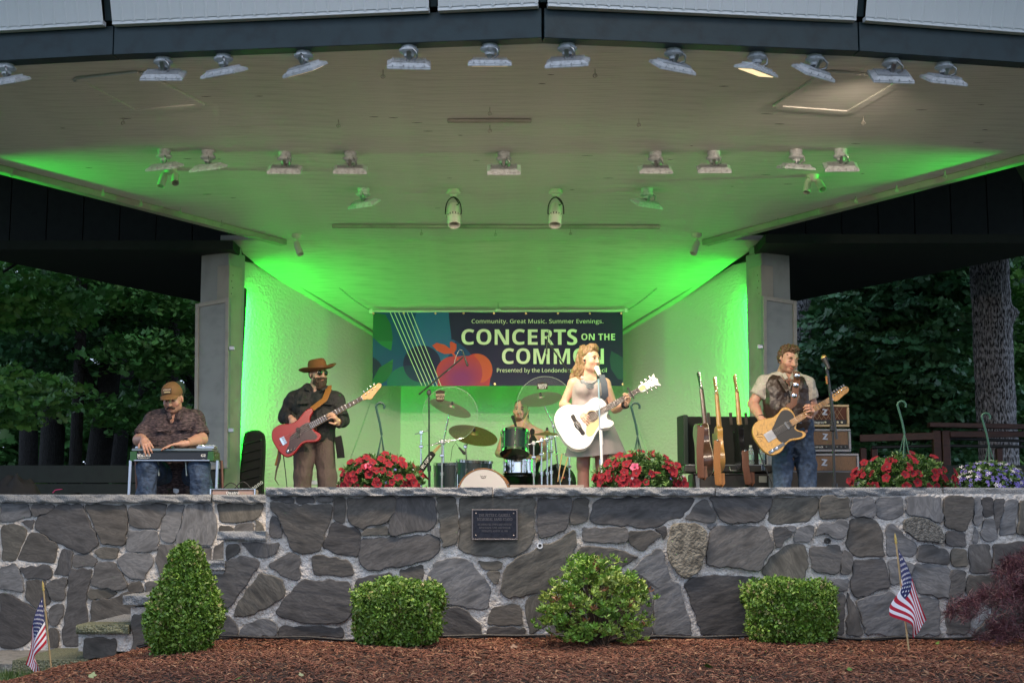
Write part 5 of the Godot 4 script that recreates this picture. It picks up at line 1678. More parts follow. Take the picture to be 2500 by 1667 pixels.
func plants() -> void:
	var tuft := [spray_mesh(1, 9, 41), spray_mesh(1, 9, 42)]
	var box_tint := func() -> Color:
		var g := rng.randf_range(0.6, 1.3)
		var c := Color(0.10, 0.22, 0.024).lerp(Color(0.17, 0.27, 0.04), rng.randf())
		if rng.randf() < 0.06:
			c = Color(0.26, 0.25, 0.09)
		return Color(c.r * g, c.g * g, c.b * g)
	# shapes: points near the surface of a rounded block
	var block := func(w: float, h: float, d: float, round_: float) -> Vector3:
		var dir := Vector3(rng.randfn(), rng.randfn(), rng.randfn()).normalized()
		var k := pow(pow(absf(dir.x), round_) + pow(absf(dir.y), round_) + pow(absf(dir.z), round_), -1.0 / round_)
		k *= 1.0 + 0.045 * sin(dir.x * 7.0 + dir.y * 5.0 + w * 40.0) + 0.04 * sin(dir.z * 9.0 - dir.y * 8.0 + dir.x * 4.0) + (0.07 if rng.randf() < 0.03 else 0.0)
		var s := dir * k * (1.0 - 0.28 * pow(rng.randf(), 2.2)) * rng.randf_range(0.96, 1.03)
		return Vector3(s.x * w, h + s.y * h, s.z * d)
	var f1 := PY(905, 1588, 0.0)
	shrub("boxwood_shrub", "clipped rounded boxwood growing below the memorial plaque", Vector3(f1.x + 0.14, 0.0, f1.z - 0.25), func() -> Vector3:
		var p: Vector3 = block.call(0.272, 0.200, 0.24, 4.0)
		return p * Vector3(0.93 + 0.12 * p.y / 0.40, 1, 1) + Vector3(p.y * 0.06, 0.02 - 0.03 * absf(p.x), 0), 4600, 0.052, tuft, box_tint, M.leaf, 14)
	var f2 := PY(1950, 1577, 0.0)
	shrub("boxwood_shrub", "square-clipped boxwood cube beside the right flag", Vector3(f2.x, 0.0, f2.z - 0.25), func() -> Vector3:
		var p: Vector3 = block.call(0.278, 0.190, 0.24, 7.0)
		return p * Vector3(0.95 + 0.06 * p.y / 0.4, 1, 1) + Vector3(0, 0.02, 0), 4600, 0.052, tuft, box_tint, M.leaf, 14)
	var f3 := PY(425, 1602, -0.02)
	shrub("boxwood_shrub", "tall egg-shaped boxwood in front of the stone stair", Vector3(f3.x, -0.03, f3.z - 0.22), func() -> Vector3:
		var p: Vector3 = block.call(0.222, 0.338, 0.22, 3.0)
		var u := p.y / 0.676
		var k := 1.0 - 0.52 * smoothstep(0.3, 1.0, u) - 0.06 * smoothstep(0.2, 0.0, u)
		return Vector3(p.x * k + 0.02 * u, p.y, p.z * k), 5600, 0.052, tuft, box_tint, M.leaf, 16)
	# azalea: open whorls on thin stems
	var whorl := [spray_mesh(2, 12, 51), spray_mesh(2, 9, 52)]
	var f4 := PY(1462, 1583, 0.0)
	var az := thing("azalea_shrub", "loose azalea with whorled green leaves and bare inner stems", "shrub", Vector3(f4.x, 0.0, f4.z - 0.2))
	var aw := [[], []]
	var ac := [[], []]
	for i in 84:
		var a := rng.randf() * TAU
		var el := rng.randf_range(-0.62, 1.35)
		var rr := rng.randf_range(0.80, 1.05)
		var tip := Vector3(cos(a) * cos(el) * 0.325, 0.225 + sin(el) * 0.285, sin(a) * cos(el) * 0.25) * rr + Vector3(0, 0.02, 0)
		part("stem", MB.new().tube([az.position + Vector3(rng.randf_range(-0.06, 0.06), -0.02, rng.randf_range(-0.05, 0.05)), az.position + tip * Vector3(0.35, 0.45, 0.35), az.position + tip * Vector3(0.8, 0.8, 0.8), az.position + tip], [0.008, 0.006, 0.004, 0.002], 5), M.twig, az)
		var fresh := rng.randf()
		for k in 9:
			var p := tip + Vector3(rng.randfn(), rng.randfn() * 0.7, rng.randfn()) * 0.045
			aw[k % 2].append(Transform3D(Basis.from_euler(Vector3(rng.randf_range(-0.7, 0.7), rng.randf() * TAU, rng.randf_range(-0.7, 0.7))).scaled(Vector3.ONE * rng.randf_range(0.055, 0.085)), az.position + p))
			var c := Color(0.13, 0.28, 0.035).lerp(Color(0.28, 0.36, 0.07), fresh)
			if rng.randf() < 0.07:
				c = Color(0.24, 0.11, 0.05)
			ac[k % 2].append(c * rng.randf_range(0.7, 1.2))
	many("foliage", whorl[0], M.leaf, aw[0], ac[0], az)
	many("foliage", whorl[1], M.leaf, aw[1], ac[1], az)
	# laceleaf maple at the right edge
	var thread := [spray_mesh(3, 26, 61), spray_mesh(3, 26, 62)]
	var f5 := PY(2490, 1570, 0.0)
	shrub("japanese_maple", "weeping purple-red laceleaf maple against the wall's right end", Vector3(f5.x + 0.1, 0.0, -9.45), func() -> Vector3:
		var a := rng.randf() * TAU
		var d := sqrt(rng.randf())
		var lay: Array = [[0.0, 0.62, 0.36], [-0.15, 0.40, 0.52], [-0.05, 0.22, 0.50], [0.25, 0.5, 0.5]][rng.randi() % 4]
		return Vector3(lay[0] + cos(a) * d * lay[2], lay[1] - d * d * 0.20 + rng.randfn() * 0.02, sin(a) * d * 0.30), 900, 0.085, thread, func() -> Color:
		var g := rng.randf_range(0.6, 1.3)
		return Color(0.085 * g, 0.028 * g, 0.040 * g), M.red_leaf, 12)
	flags()
	baskets()

func flag_art() -> ImageTexture:
	var w := 760
	var h := 400
	var im := Image.create(w, h, false, Image.FORMAT_RGB8)
	for i in 13:
		im.fill_rect(Rect2i(0, i * h / 13, w, h / 13 + 1), Color8(178, 24, 50) if i % 2 == 0 else Color8(232, 230, 236))
	im.fill_rect(Rect2i(0, 0, 304, h * 7 / 13), Color8(36, 44, 92))
	for r in 9:
		for k in (6 if r % 2 == 0 else 5):
			var c := Vector2(25.0 + k * 50.6 + (25.3 if r % 2 else 0.0), 22.0 + r * 21.5)
			for y in range(-12, 13):
				for x in range(-12, 13):
					var a := atan2(x, -y)
					var d := sqrt(float(x * x + y * y))
					var f := absf(fposmod(a, TAU / 5.0) - TAU / 10.0) / (TAU / 10.0)
					if d < lerpf(4.6, 12.0, f * f):
						im.set_pixel(int(c.x) + x, int(c.y) + y, Color8(236, 236, 242))
	return ImageTexture.create_from_image(im)

func flags() -> void:
	var cl := mat("flag_cloth", Color.WHITE, 0.8, 0.0, flag_art(), Vector3.ONE, null, 0.0, false)
	cl.texture_repeat = false
	cl.cull_mode = BaseMaterial3D.CULL_DISABLED
	cl.backlight_enabled = true
	cl.backlight = Color(0.25, 0.25, 0.25)
	mat("flag_stick", lin(0.42, 0.30, 0.15), 0.6)
	mat("flag_tip", lin(0.5, 0.36, 0.1), 0.4, 0.3)
	for s in 2:
		var d := 9.55 if s == 0 else 9.0
		var top := P(103, 1424, d) if s == 0 else P(2186, 1302, d)
		var foot := P(126, 1632, d) if s == 0 else P(2222, 1590, d)
		foot.y = bed_height(foot.x, foot.z) - 0.04
		var lab := ["small striped flag on a stick at the left end of the mulch bed", "small striped flag on a stick between the boxwood cube and the red maple"]
		var f := thing("stick_flag", lab[s], "flag", foot, "small flags in the bed")
		part("stick", MB.new().tube([foot, top.lerp(foot, 0.08)], 0.0055, 8), M.flag_stick, f)
		part("spear_tip", MB.new().lathe(aim(top.lerp(foot, 0.085), top), [Vector2(0.0, 0.0), Vector2(0.006, 0.0), Vector2(0.009, 0.012), Vector2(0.006, 0.02), Vector2(0.009, 0.03), Vector2(0.005, 0.05), Vector2(0.0005, 0.07)], 10), M.flag_tip, f)
		# limp cloth: hoist along the stick, the fly falls in folds
		var u0 := top.lerp(foot, 0.14 if s == 0 else 0.12)
		var hl := 0.30 if s == 0 else 0.34
		var ax := (foot - top).normalized()
		var rows := []
		var dirx := -1.0 if s == 0 else 1.0
		for i in 21:
			var v := i / 20.0
			var r := []
			for j in 41:
				var t := j / 40.0
				var base := u0 + ax * (v * hl)
				# each thread leaves the stick, then hangs almost straight down
				var out := t * lerpf(0.17, 0.07, v) if s == 1 else t * lerpf(0.10, 0.05, v)
				var fall := t * lerpf(0.44, 0.22, v)
				var fold := sin(t * 7.5 + v * 2.2 + s) * 0.026 * t + sin(v * 8.0 + t * 3.0) * 0.012 * t
				var over := 0.0
				if s == 1:
					over = -0.13 * exp(-pow((t - 0.30) / 0.17, 2.0)) * smoothstep(0.25, 0.9, v)
				else:
					over = -0.05 * exp(-pow((t - 0.45) / 0.25, 2.0)) * v
				r.append(base + Vector3(dirx * out + over, -fall, 0.03 + fold + 0.05 * sin(t * 5.0)))
			rows.append(r)
		part("cloth", MB.new().sheet(rows), cl, f)

func flower_mesh() -> Array:
	# trumpet of five fused petals, and its dark throat
	var m := MB.new()
	var rows := []
	for i in 5:
		var r := []
		for j in 21:
			var a := TAU * j / 20.0
			var t := i / 4.0
			var lobe := 1.0 + 0.13 * cos(a * 5.0) * t * t
			var rad := lerpf(0.12, 1.0, pow(t, 0.8)) * lobe
			r.append(Vector3(cos(a) * rad, -0.42 * pow(1.0 - t, 1.6) - 0.10 * t * t * (0.5 + 0.5 * cos(a * 5.0)), sin(a) * rad))
		rows.append(r)
	m.sheet(rows, true)
	var c := MB.new().lathe(T(Vector3(0, -0.30, 0)), [Vector2(0.0, 0.0), Vector2(0.26, 0.06), Vector2(0.1, 0.10), Vector2(0.0, 0.11)], 10)
	return [m.mesh(), c.mesh()]

func baskets() -> void:
	var fm := flower_mesh()
	var leafy := [spray_mesh(2, 10, 71), spray_mesh(2, 8, 72)]
	# star flower for the blue basket
	var st := MB.new()
	for k in 5:
		var a := TAU * k / 5.0 - 0.6
		var b := a + 0.5
		var p0 := st.add(Vector3.ZERO, Vector3.UP)
		var p1 := st.add(Vector3(cos(a - 0.3) * 0.6, 0.1, sin(a - 0.3) * 0.6), Vector3.UP)
		var p2 := st.add(Vector3(cos(a) * 1.0, 0.0, sin(a) * 1.0), Vector3.UP)
		var p3 := st.add(Vector3(cos(a + 0.3) * 0.6, 0.1, sin(a + 0.3) * 0.6), Vector3.UP)
		st.tri(p0, p1, p2)
		st.tri(p0, p2, p3)
	var star := st.mesh()
	var specs := [[926, 1186, 105, 78, 10.55, 84, "between the bassist and the bass drum", 924, 1000], [1562, 1186, 116, 82, 10.55, 90, "at the singer's feet", 1548, 1000], [2205, 1186, 118, 80, 10.6, 60, "in front of the amplifiers", 2199, 996], [2418, 1190, 90, 62, 10.7, 0, "", 2405, 1025]]
	for s in specs:
		var c := P(s[0], s[1], s[4])
		var rx: float = s[2] / FPX * s[4]
		var ry: float = s[3] / FPX * s[4]
		var blue: bool = s[5] == 0
		var label: String = "hanging basket of violet and white flowers at the right end of the coping" if blue else "hanging basket of red petunias " + s[6]
		var base := Vector3(c.x, FLOOR, c.z)
		var t := thing("flower_basket", label, "flower basket", base, "hanging baskets set down behind the coping")
		part("pot", MB.new().lathe(T(base), [Vector2(0.0, 0.0), Vector2(0.13, 0.0), Vector2(0.17, 0.25), Vector2(0.18, 0.25), Vector2(0.18, 0.27), Vector2(0.16, 0.27), Vector2(0.15, 0.24), Vector2(0.0, 0.24)], 24), M.pot, t)
		# hook and wires
		var hk := P(s[7], s[8], s[4])
		var neck := hk + Vector3(0.01, -0.10, 0)
		var path := [neck + Vector3(0.015, -0.09, 0), neck, hk + Vector3(-0.02, 0.02, 0)]
		for k in 6:
			var a := PI - k * 0.72
			path.append(hk + Vector3(0.012 + cos(a) * 0.032, 0.02 + sin(a) * 0.032, 0))
		var hook_mat: Material = mat("basket_hook", lin(0.012, 0.05, 0.035) if s[0] < 2000 else lin(0.03, 0.10, 0.06), 0.45)
		part("hook", MB.new().tube(path, 0.0085, 8, true, 0.7), hook_mat, t)
		for k in 4:
			var a := TAU * k / 4.0 + 0.5
			var rimp := base + Vector3(cos(a) * 0.17, 0.26, sin(a) * 0.17)
			var nk := neck + Vector3(0.015, -0.09, 0)
			part("hanger_wire", MB.new().tube([nk, nk.lerp(rimp, 0.3) + Vector3(-0.012 * cos(a), 0, 0), rimp], 0.0042, 5), hook_mat, t)
		var mound := func(q: float) -> Vector3:
			var a := rng.randf() * TAU
			var el := asin(rng.randf_range(-0.15, 1.0))
			var lumpy := 1.0 + 0.10 * sin(a * 3.0 + s[0]) + 0.06 * sin(a * 5.0)
			return Vector3(cos(a) * cos(el) * rx * lumpy, sin(el) * ry, sin(a) * cos(el) * rx * 0.8) * q
		var where := [[], []]
		var cols := [[], []]
		for i in 620:
			var p: Vector3 = c + mound.call(rng.randf_range(0.55, 0.99))
			where[i % 2].append(Transform3D(Basis.from_euler(Vector3(rng.randf_range(-0.9, 0.9), rng.randf() * TAU, rng.randf_range(-0.9, 0.9))).scaled(Vector3.ONE * rng.randf_range(0.05, 0.085)), p))
			var cc := Color(0.05, 0.125, 0.022).lerp(Color(0.10, 0.18, 0.045), rng.randf())
			cols[i % 2].append(cc * rng.randf_range(0.6, 1.15))
		many("foliage", leafy[0], M.leaf, where[0], cols[0], t)
		many("foliage", leafy[1], M.leaf, where[1], cols[1], t)
		var put := func(mesh: Mesh, mt: Material, sz: float, q: float, up: float) -> MeshInstance3D:
			var p: Vector3 = mound.call(q)
			if p.z < 0.02 and p.y < ry * 0.75:
				p.z = absf(p.z)
			var nrm := (p / Vector3(rx * rx, ry * ry, rx * rx) * 0.01).normalized() + Vector3(rng.randfn() * 0.35, up, 0.35 + rng.randfn() * 0.3)
			var o := part("flower", mesh, mt, t, false)
			o.transform = world_of(t).affine_inverse() * Transform3D((aim(Vector3.ZERO, nrm).basis * Basis(Vector3.UP, rng.randf() * TAU)).scaled(Vector3.ONE * sz), c + p)
			return o
		if blue:
			for i in 190:
				var w := rng.randf() < 0.2
				put.call(star, M.petal_white if w else M.petal_violet, rng.randf_range(0.014, 0.021) * (1.25 if w else 1.0), rng.randf_range(0.96, 1.06), 0.2)
		else:
			for i in s[5]:
				var o: MeshInstance3D = put.call(fm[0], M.petal if rng.randf() < 0.985 else M.petal_pink, rng.randf_range(0.024, 0.036), rng.randf_range(0.98, 1.08), 0.1)
				part("throat", fm[1], M.petal_throat, o, false)
			for i in 8:
				put.call(star, M.petal_white if i % 2 else M.petal_violet, 0.012, 1.0, 0.2)

# ------------------------------------------------------------------ guitars
func pts(a: Array) -> PackedVector2Array:
	var p := PackedVector2Array()
	for i in range(0, a.size(), 2):
		p.append(Vector2(a[i], a[i + 1]))
	return p

func smooth_outline(p: PackedVector2Array, sub := 3) -> PackedVector2Array:
	# closed Catmull-Rom through the points
	var o := PackedVector2Array()
	var n := p.size()
	for i in n:
		for k in sub:
			o.append(p[i].cubic_interpolate(p[(i + 1) % n], p[(i + n - 1) % n], p[(i + 2) % n], float(k) / sub))
	return o

func frame(bridge: Vector3, nut: Vector3, face: Vector3) -> Transform3D:
	var x := (nut - bridge).normalized()
	var y := face.cross(x).normalized()
	return Transform3D(Basis(x, y, x.cross(y).normalized()), bridge)

func neck_parts(g: Node3D, t: Transform3D, from: float, nut: float, w0: float, w1: float, board_m: Material, neck_m: Material, fret_n: int, scale: float) -> void:
	var nk := part("neck", MB.new().prism(t, pts([from, -w0 * 0.48, nut, -w1 * 0.48, nut, w1 * 0.48, from, w0 * 0.48]), -0.016, 0.008), neck_m, g)
	part("fretboard", MB.new().prism(t, pts([from, -w0 / 2, nut, -w1 / 2, nut, w1 / 2, from, w0 / 2]), 0.0085, 0.015), board_m, nk)
	for k in range(1, fret_n + 1):
		var x := nut - scale * (1.0 - pow(2.0, -k / 12.0))
		if x > from + 0.004:
			var w := lerpf(w1, w0, (nut - x) / (nut - from))
			part("fret", MB.new().box(t * Transform3D(Basis(), Vector3(x, 0, 0.0158)), Vector3(0.0028, w, 0.0022)), M.chrome, nk)
	part("nut", MB.new().box(t * Transform3D(Basis(), Vector3(nut + 0.002, 0, 0.013)), Vector3(0.005, w1, 0.008)), M.petal_white, nk)

func strings(g: Node3D, t: Transform3D, n: int, x0: float, x1: float, w0: float, w1: float, z: float) -> void:
	for i in n:
		var k := i / (n - 1.0) - 0.5
		part("string", MB.new().tube([t * Vector3(x0, k * w0, z), t * Vector3(x1, k * w1, 0.019)], 0.0011, 4, false), M.steel, g)

func tuners(g: Node3D, t: Transform3D, list: Array, m: Material) -> void:
	for q in list:
		var p := part("tuner", MB.new().lathe(t * Transform3D(Basis(Vector3.RIGHT, Vector3.BACK, Vector3.UP), Vector3(q[0], q[1], 0.0)), [Vector2(0.0, 0.0), Vector2(0.007, 0.0), Vector2(0.007, 0.008), Vector2(0.004, 0.01), Vector2(0.004, 0.022), Vector2(0.0, 0.022)], 8), m, g)
		part("tuner_button", MB.new().box(t * Transform3D(Basis(), Vector3(q[0], q[1] + q[2] * 0.028, -0.008)), Vector3(0.014, 0.022, 0.008), 0.003), m, p)

func band(path: Array, wide: float, thick: float, across: Vector3) -> MB:
	# a flat strap along a path
	var rows := []
	for i in path.size():
		var ax: Vector3 = (path[mini(i + 1, path.size() - 1)] - path[maxi(i - 1, 0)]).normalized()
		var sd := (across - ax * across.dot(ax)).normalized() * wide * 0.5
		var up := ax.cross(sd).normalized() * thick * 0.5
		rows.append([path[i] + sd + up, path[i] - sd + up, path[i] - sd - up, path[i] + sd - up, path[i] + sd + up])
	return MB.new().sheet(rows, true)

func instruments() -> void:
	var wood_tex := ntex(81, 0.02, [[0.0, 0.72], [0.5, 0.95], [1.0, 1.0]], 5)
	var red := mat("red_paint", lin(0.26, 0.002, 0.004), 0.3)
	mat("tortoise", lin(0.10, 0.022, 0.02), 0.25, 0.0, ntex(82, 0.2, [[0.0, 0.4], [0.7, 0.6], [0.8, 1.0], [1.0, 1.0]], 3), Vector3(9, 9, 9))
	mat("maple_wood", lin(0.52, 0.27, 0.075), 0.3, 0.0, wood_tex, Vector3(6, 1, 6))
	mat("rosewood", lin(0.045, 0.022, 0.014), 0.45)
	mat("butterscotch", lin(0.56, 0.30, 0.045), 0.3, 0.0, wood_tex, Vector3(5, 2, 5)).clearcoat_enabled = true
	mat("black_gloss", lin(0.010, 0.010, 0.012), 0.18)
	mat("white_gloss", lin(0.82, 0.80, 0.76), 0.25).clearcoat_enabled = true
	mat("binding", lin(0.7, 0.64, 0.5), 0.4)
	mat("strap_leather", lin(0.32, 0.13, 0.028), 0.6, 0.0, wood_tex, Vector3(8, 8, 8))
	mat("brown_leather", lin(0.13, 0.045, 0.018), 0.55, 0.0, wood_tex, Vector3(8, 8, 8))
	mat("mahogany", lin(0.075, 0.026, 0.012), 0.2, 0.0, wood_tex, Vector3(6, 1, 6)).clearcoat_enabled = true
	mat("gold_flame", lin(0.58, 0.31, 0.07), 0.25, 0.0, ntex(83, 0.03, [[0.0, 0.6], [0.5, 1.0], [1.0, 0.8]], 3), Vector3(2, 9, 9)).clearcoat_enabled = true
	mat("gold_guard", lin(0.62, 0.50, 0.24), 0.3, 0.0, ntex(84, 0.03, [[0.0, 0.6], [0.5, 1.0], [1.0, 0.85]], 3), Vector3(9, 9, 9))
	# red four-string bass held by the man in the hat
	var t := frame(P(694, 1075, 14.02), P(880, 974, 14.08), Vector3(-0.12, 0.05, 1.0))
	var g := thing("bass_guitar", "glossy red electric bass with a tortoise pickguard, held by the man in the hat", "bass guitar", t.origin)
	var body := smooth_outline(pts([-0.105, 0, -0.10, 0.08, -0.06, 0.145, 0, 0.165, 0.07, 0.15, 0.13, 0.122, 0.19, 0.118, 0.25, 0.14, 0.31, 0.165, 0.365, 0.168, 0.39, 0.148, 0.37, 0.112, 0.33, 0.085, 0.305, 0.05, 0.30, 0.0, 0.305, -0.055, 0.325, -0.09, 0.337, -0.12, 0.32, -0.152, 0.28, -0.165, 0.23, -0.15, 0.18, -0.125, 0.13, -0.12, 0.07, -0.145, 0, -0.17, -0.06, -0.155, -0.095, -0.09]))
	part("body", MB.new().prism(t, body, -0.036, 0.002, 0.007), red, g)
	var gd := smooth_outline(pts([0.30, 0.032, 0.26, 0.05, 0.20, 0.045, 0.13, 0.02, 0.06, 0.0, 0.02, -0.06, -0.04, -0.10, -0.03, -0.14, 0.05, -0.138, 0.13, -0.10, 0.20, -0.108, 0.26, -0.14, 0.30, -0.128, 0.295, -0.08, 0.285, -0.03]), 2)
	part("pickguard", MB.new().prism(t, gd, 0.0025, 0.006), M.tortoise, g)
	part("pickup", MB.new().box(t * Transform3D(Basis(), Vector3(0.135, -0.018, 0.011)), Vector3(0.03, 0.055, 0.012), 0.003), M.black_plastic, g)
	part("pickup", MB.new().box(t * Transform3D(Basis(), Vector3(0.165, 0.022, 0.011)), Vector3(0.03, 0.055, 0.012), 0.003), M.black_plastic, g)
	var br := part("bridge", MB.new().box(t * Transform3D(Basis(), Vector3(-0.012, 0, 0.008)), Vector3(0.05, 0.082, 0.006), 0.002), M.chrome, g)
	for k in 4:
		part("saddle", MB.new().box(t * Transform3D(Basis(), Vector3(0.0, -0.03 + k * 0.02, 0.015)), Vector3(0.03, 0.013, 0.009), 0.002), M.chrome, br)
	for q in [[0.01, -0.125], [-0.02, -0.115], [0.045, -0.122]]:
		part("knob", MB.new().lathe(t * Transform3D(Basis(Vector3.RIGHT, Vector3.BACK, Vector3.UP), Vector3(q[0], q[1], 0.006)), [Vector2(0.0, 0.0), Vector2(0.010, 0.0), Vector2(0.009, 0.014), Vector2(0.0, 0.015)], 12), M.black_gloss if q[0] > 0.0 else M.chrome, g)
	neck_parts(g, t, 0.27, 0.864, 0.062, 0.042, M.rosewood, M.maple_wood, 20, 0.864)
	part("headstock", MB.new().prism(t, smooth_outline(pts([0.866, -0.021, 0.90, -0.032, 0.935, -0.052, 0.955, -0.05, 1.03, -0.012, 1.065, 0.0, 1.09, 0.014, 1.098, 0.036, 1.08, 0.056, 1.055, 0.052, 0.98, 0.042, 0.915, 0.034, 0.89, 0.03, 0.866, 0.021]), 2), -0.012, 0.004, 0.002), M.maple_wood, g)
	tuners(g, t, [[0.915, 0.012, 1.4], [0.955, 0.019, 1.4], [0.995, 0.026, 1.4], [1.035, 0.033, 1.4]], M.chrome)
	strings(g, t, 4, -0.02, 0.866, 0.058, 0.032, 0.022)
	var back := Vector3(0, 0, -0.04)
	part("strap", band([t * Vector3(0.38, 0.15, -0.01), P(792, 975, 14.13), P(801, 953, 14.19), P(802, 942, 14.30)], 0.062, 0.005, Vector3(1, 0.2, 0)), M.strap_leather, g)
	part("strap_tail", band([t * Vector3(-0.10, 0.0, -0.02), P(683, 1085, 14.05), P(680, 1110, 14.06), P(673, 1137, 14.06)], 0.03, 0.004, Vector3(1, 0, 0.2)), M.strap_leather, g)
	part("braid", MB.new().tube([P(684, 1085, 14.02), P(682, 1120, 14.03), P(674, 1150, 14.02), P(671, 1170, 14.02), P(680, 1184, 14.0)], [0.012, 0.013, 0.009, 0.007, 0.003], 6), M.rosewood, g)
	part("cord", MB.new().tube([t * Vector3(-0.07, -0.10, -0.03), P(691, 1110, 14.1), P(696, 1150, 14.1), P(700, 1190, 14.1), P(705, 1310, 14.1)], 0.005, 6), M.black_plastic, g)
	# white acoustic
	t = frame(P(1411, 1037, 12.80), P(1564, 950, 12.86), Vector3(-0.10, 0.10, 1.0))
	g = thing("acoustic_guitar", "large white acoustic guitar with a gold pickguard, played by the singer", "guitar", t.origin)
	body = smooth_outline(pts([-0.185, 0, -0.18, 0.09, -0.145, 0.17, -0.07, 0.215, 0.01, 0.208, 0.08, 0.165, 0.13, 0.135, 0.18, 0.132, 0.23, 0.145, 0.28, 0.135, 0.315, 0.09, 0.322, 0.03, 0.30, -0.035, 0.275, -0.05, 0.262, -0.085, 0.29, -0.125, 0.285, -0.155, 0.24, -0.165, 0.18, -0.142, 0.13, -0.138, 0.08, -0.165, 0.01, -0.208, -0.07, -0.215, -0.145, -0.17, -0.18, -0.09]))
	part("body", MB.new().prism(t, body, -0.115, 0.0, 0.004), M.white_gloss, g)
	part("soundhole", MB.new().lathe(t * Transform3D(Basis(Vector3.RIGHT, Vector3.BACK, Vector3.UP), Vector3(0.152, 0, 0.0015)), [Vector2(0.0, 0.0), Vector2(0.05, 0.0), Vector2(0.052, 0.001)], 24), M.rosewood, g)
	part("rosette", MB.new().lathe(t * Transform3D(Basis(Vector3.RIGHT, Vector3.BACK, Vector3.UP), Vector3(0.152, 0, 0.0015)), [Vector2(0.053, 0.0), Vector2(0.053, 0.002), Vector2(0.062, 0.002), Vector2(0.062, 0.0)], 24), M.gold_guard, g)
	part("pickguard", MB.new().prism(t, smooth_outline(pts([0.19, -0.042, 0.12, -0.055, 0.10, -0.03, 0.07, -0.04, 0.03, -0.09, 0.02, -0.13, 0.06, -0.15, 0.12, -0.12, 0.18, -0.085]), 2), 0.0005, 0.003), M.gold_guard, g)
	part("bridge", MB.new().prism(t, smooth_outline(pts([-0.018, -0.10, 0.018, -0.10, 0.014, -0.05, 0.024, 0.0, 0.014, 0.05, 0.018, 0.10, -0.018, 0.10, -0.02, 0.05, -0.034, 0.0, -0.02, -0.05]), 2), 0.0005, 0.010, 0.002), M.black_gloss, g)
	for k in 6:
		part("bridge_pin", MB.new().ball(t * Transform3D(Basis.from_scale(Vector3(0.004, 0.004, 0.004)), Vector3(-0.016, -0.03 + 0.012 * k, 0.011)), 6, 4), M.petal_white, g)
	neck_parts(g, t, 0.20, 0.648, 0.056, 0.043, M.rosewood, M.white_gloss, 20, 0.648)
	part("headstock", MB.new().prism(t, smooth_outline(pts([0.65, -0.022, 0.68, -0.036, 0.72, -0.034, 0.76, -0.036, 0.80, -0.042, 0.845, -0.066, 0.835, -0.03, 0.85, 0.0, 0.835, 0.03, 0.845, 0.066, 0.80, 0.042, 0.76, 0.036, 0.72, 0.034, 0.68, 0.036, 0.65, 0.022]), 2), -0.012, 0.005, 0.002), M.white_gloss, g)
	part("truss_cover", MB.new().prism(t, smooth_outline(pts([0.655, -0.018, 0.70, -0.02, 0.715, 0.0, 0.70, 0.02, 0.655, 0.018]), 2), 0.0055, 0.008), M.gold_guard, g)
	tuners(g, t, [[0.705, 0.024, 1], [0.75, 0.024, 1], [0.795, 0.028, 1], [0.705, -0.024, -1], [0.75, -0.024, -1], [0.795, -0.028, -1]], M.chrome)
	strings(g, t, 6, -0.01, 0.65, 0.06, 0.036, 0.016)
	part("capo", MB.new().box(t * Transform3D(Basis(), Vector3(0.565, 0.012, 0.02)), Vector3(0.016, 0.12, 0.012), 0.004), M.black_plastic, g)
	part("strap", band([t * Vector3(0.30, 0.10, -0.10), P(1478, 965, 12.86), P(1475, 935, 12.87), P(1468, 916, 12.98)], 0.06, 0.005, Vector3(1, 0.1, 0)), mat("woven_strap", lin(0.12, 0.15, 0.2), 0.8, 0.0, ntex(85, 0.2, [[0.0, 0.3], [0.5, 0.8], [1.0, 1.0]], 3), Vector3(12, 12, 12)), g)
	# butterscotch electric
	t = frame(P(1878, 1066, 12.27), P(2025, 977, 12.30), Vector3(-0.10, 0.08, 1.0))
	g = thing("electric_guitar", "butterscotch electric guitar with a black pickguard, played by the man in the vest", "guitar", t.origin)
	body = smooth_outline(pts([-0.115, 0, -0.108, 0.09, -0.06, 0.152, 0.01, 0.165, 0.08, 0.142, 0.13, 0.126, 0.19, 0.136, 0.24, 0.152, 0.28, 0.135, 0.298, 0.09, 0.295, 0.035, 0.262, -0.035, 0.24, -0.06, 0.255, -0.09, 0.282, -0.115, 0.288, -0.145, 0.255, -0.162, 0.2, -0.15, 0.14, -0.126, 0.08, -0.136, 0.02, -0.163, -0.06, -0.152, -0.105, -0.09]))
	part("body", MB.new().prism(t, body, -0.042, 0.0, 0.005), M.butterscotch, g)
	part("pickguard", MB.new().prism(t, smooth_outline(pts([0.285, 0.045, 0.27, 0.11, 0.22, 0.132, 0.15, 0.10, 0.09, 0.06, 0.055, 0.035, 0.05, -0.05, 0.075, -0.115, 0.14, -0.108, 0.2, -0.132, 0.25, -0.142, 0.262, -0.115, 0.235, -0.085, 0.225, -0.05, 0.25, -0.03]), 2), 0.0005, 0.004), M.black_plastic, g)
	part("bridge_plate", MB.new().box(t * Transform3D(Basis(), Vector3(0.01, 0, 0.004)), Vector3(0.085, 0.082, 0.006), 0.002), M.steel, g)
	part("pickup", MB.new().box(t * Transform3D(Basis(), Vector3(0.185, 0, 0.010)), Vector3(0.022, 0.07, 0.012), 0.004), M.chrome, g)
	part("control_plate", MB.new().box(t * Transform3D(Basis(), Vector3(0.0, -0.118, 0.003)), Vector3(0.16, 0.030, 0.004), 0.002), M.chrome, g)
	for x in [-0.045, 0.0]:
		part("knob", MB.new().lathe(t * Transform3D(Basis(Vector3.RIGHT, Vector3.BACK, Vector3.UP), Vector3(x, -0.118, 0.005)), [Vector2(0.0, 0.0), Vector2(0.010, 0.0), Vector2(0.010, 0.016), Vector2(0.0, 0.017)], 12), M.chrome, g)
	neck_parts(g, t, 0.225, 0.648, 0.055, 0.042, M.maple_wood, M.maple_wood, 21, 0.648)
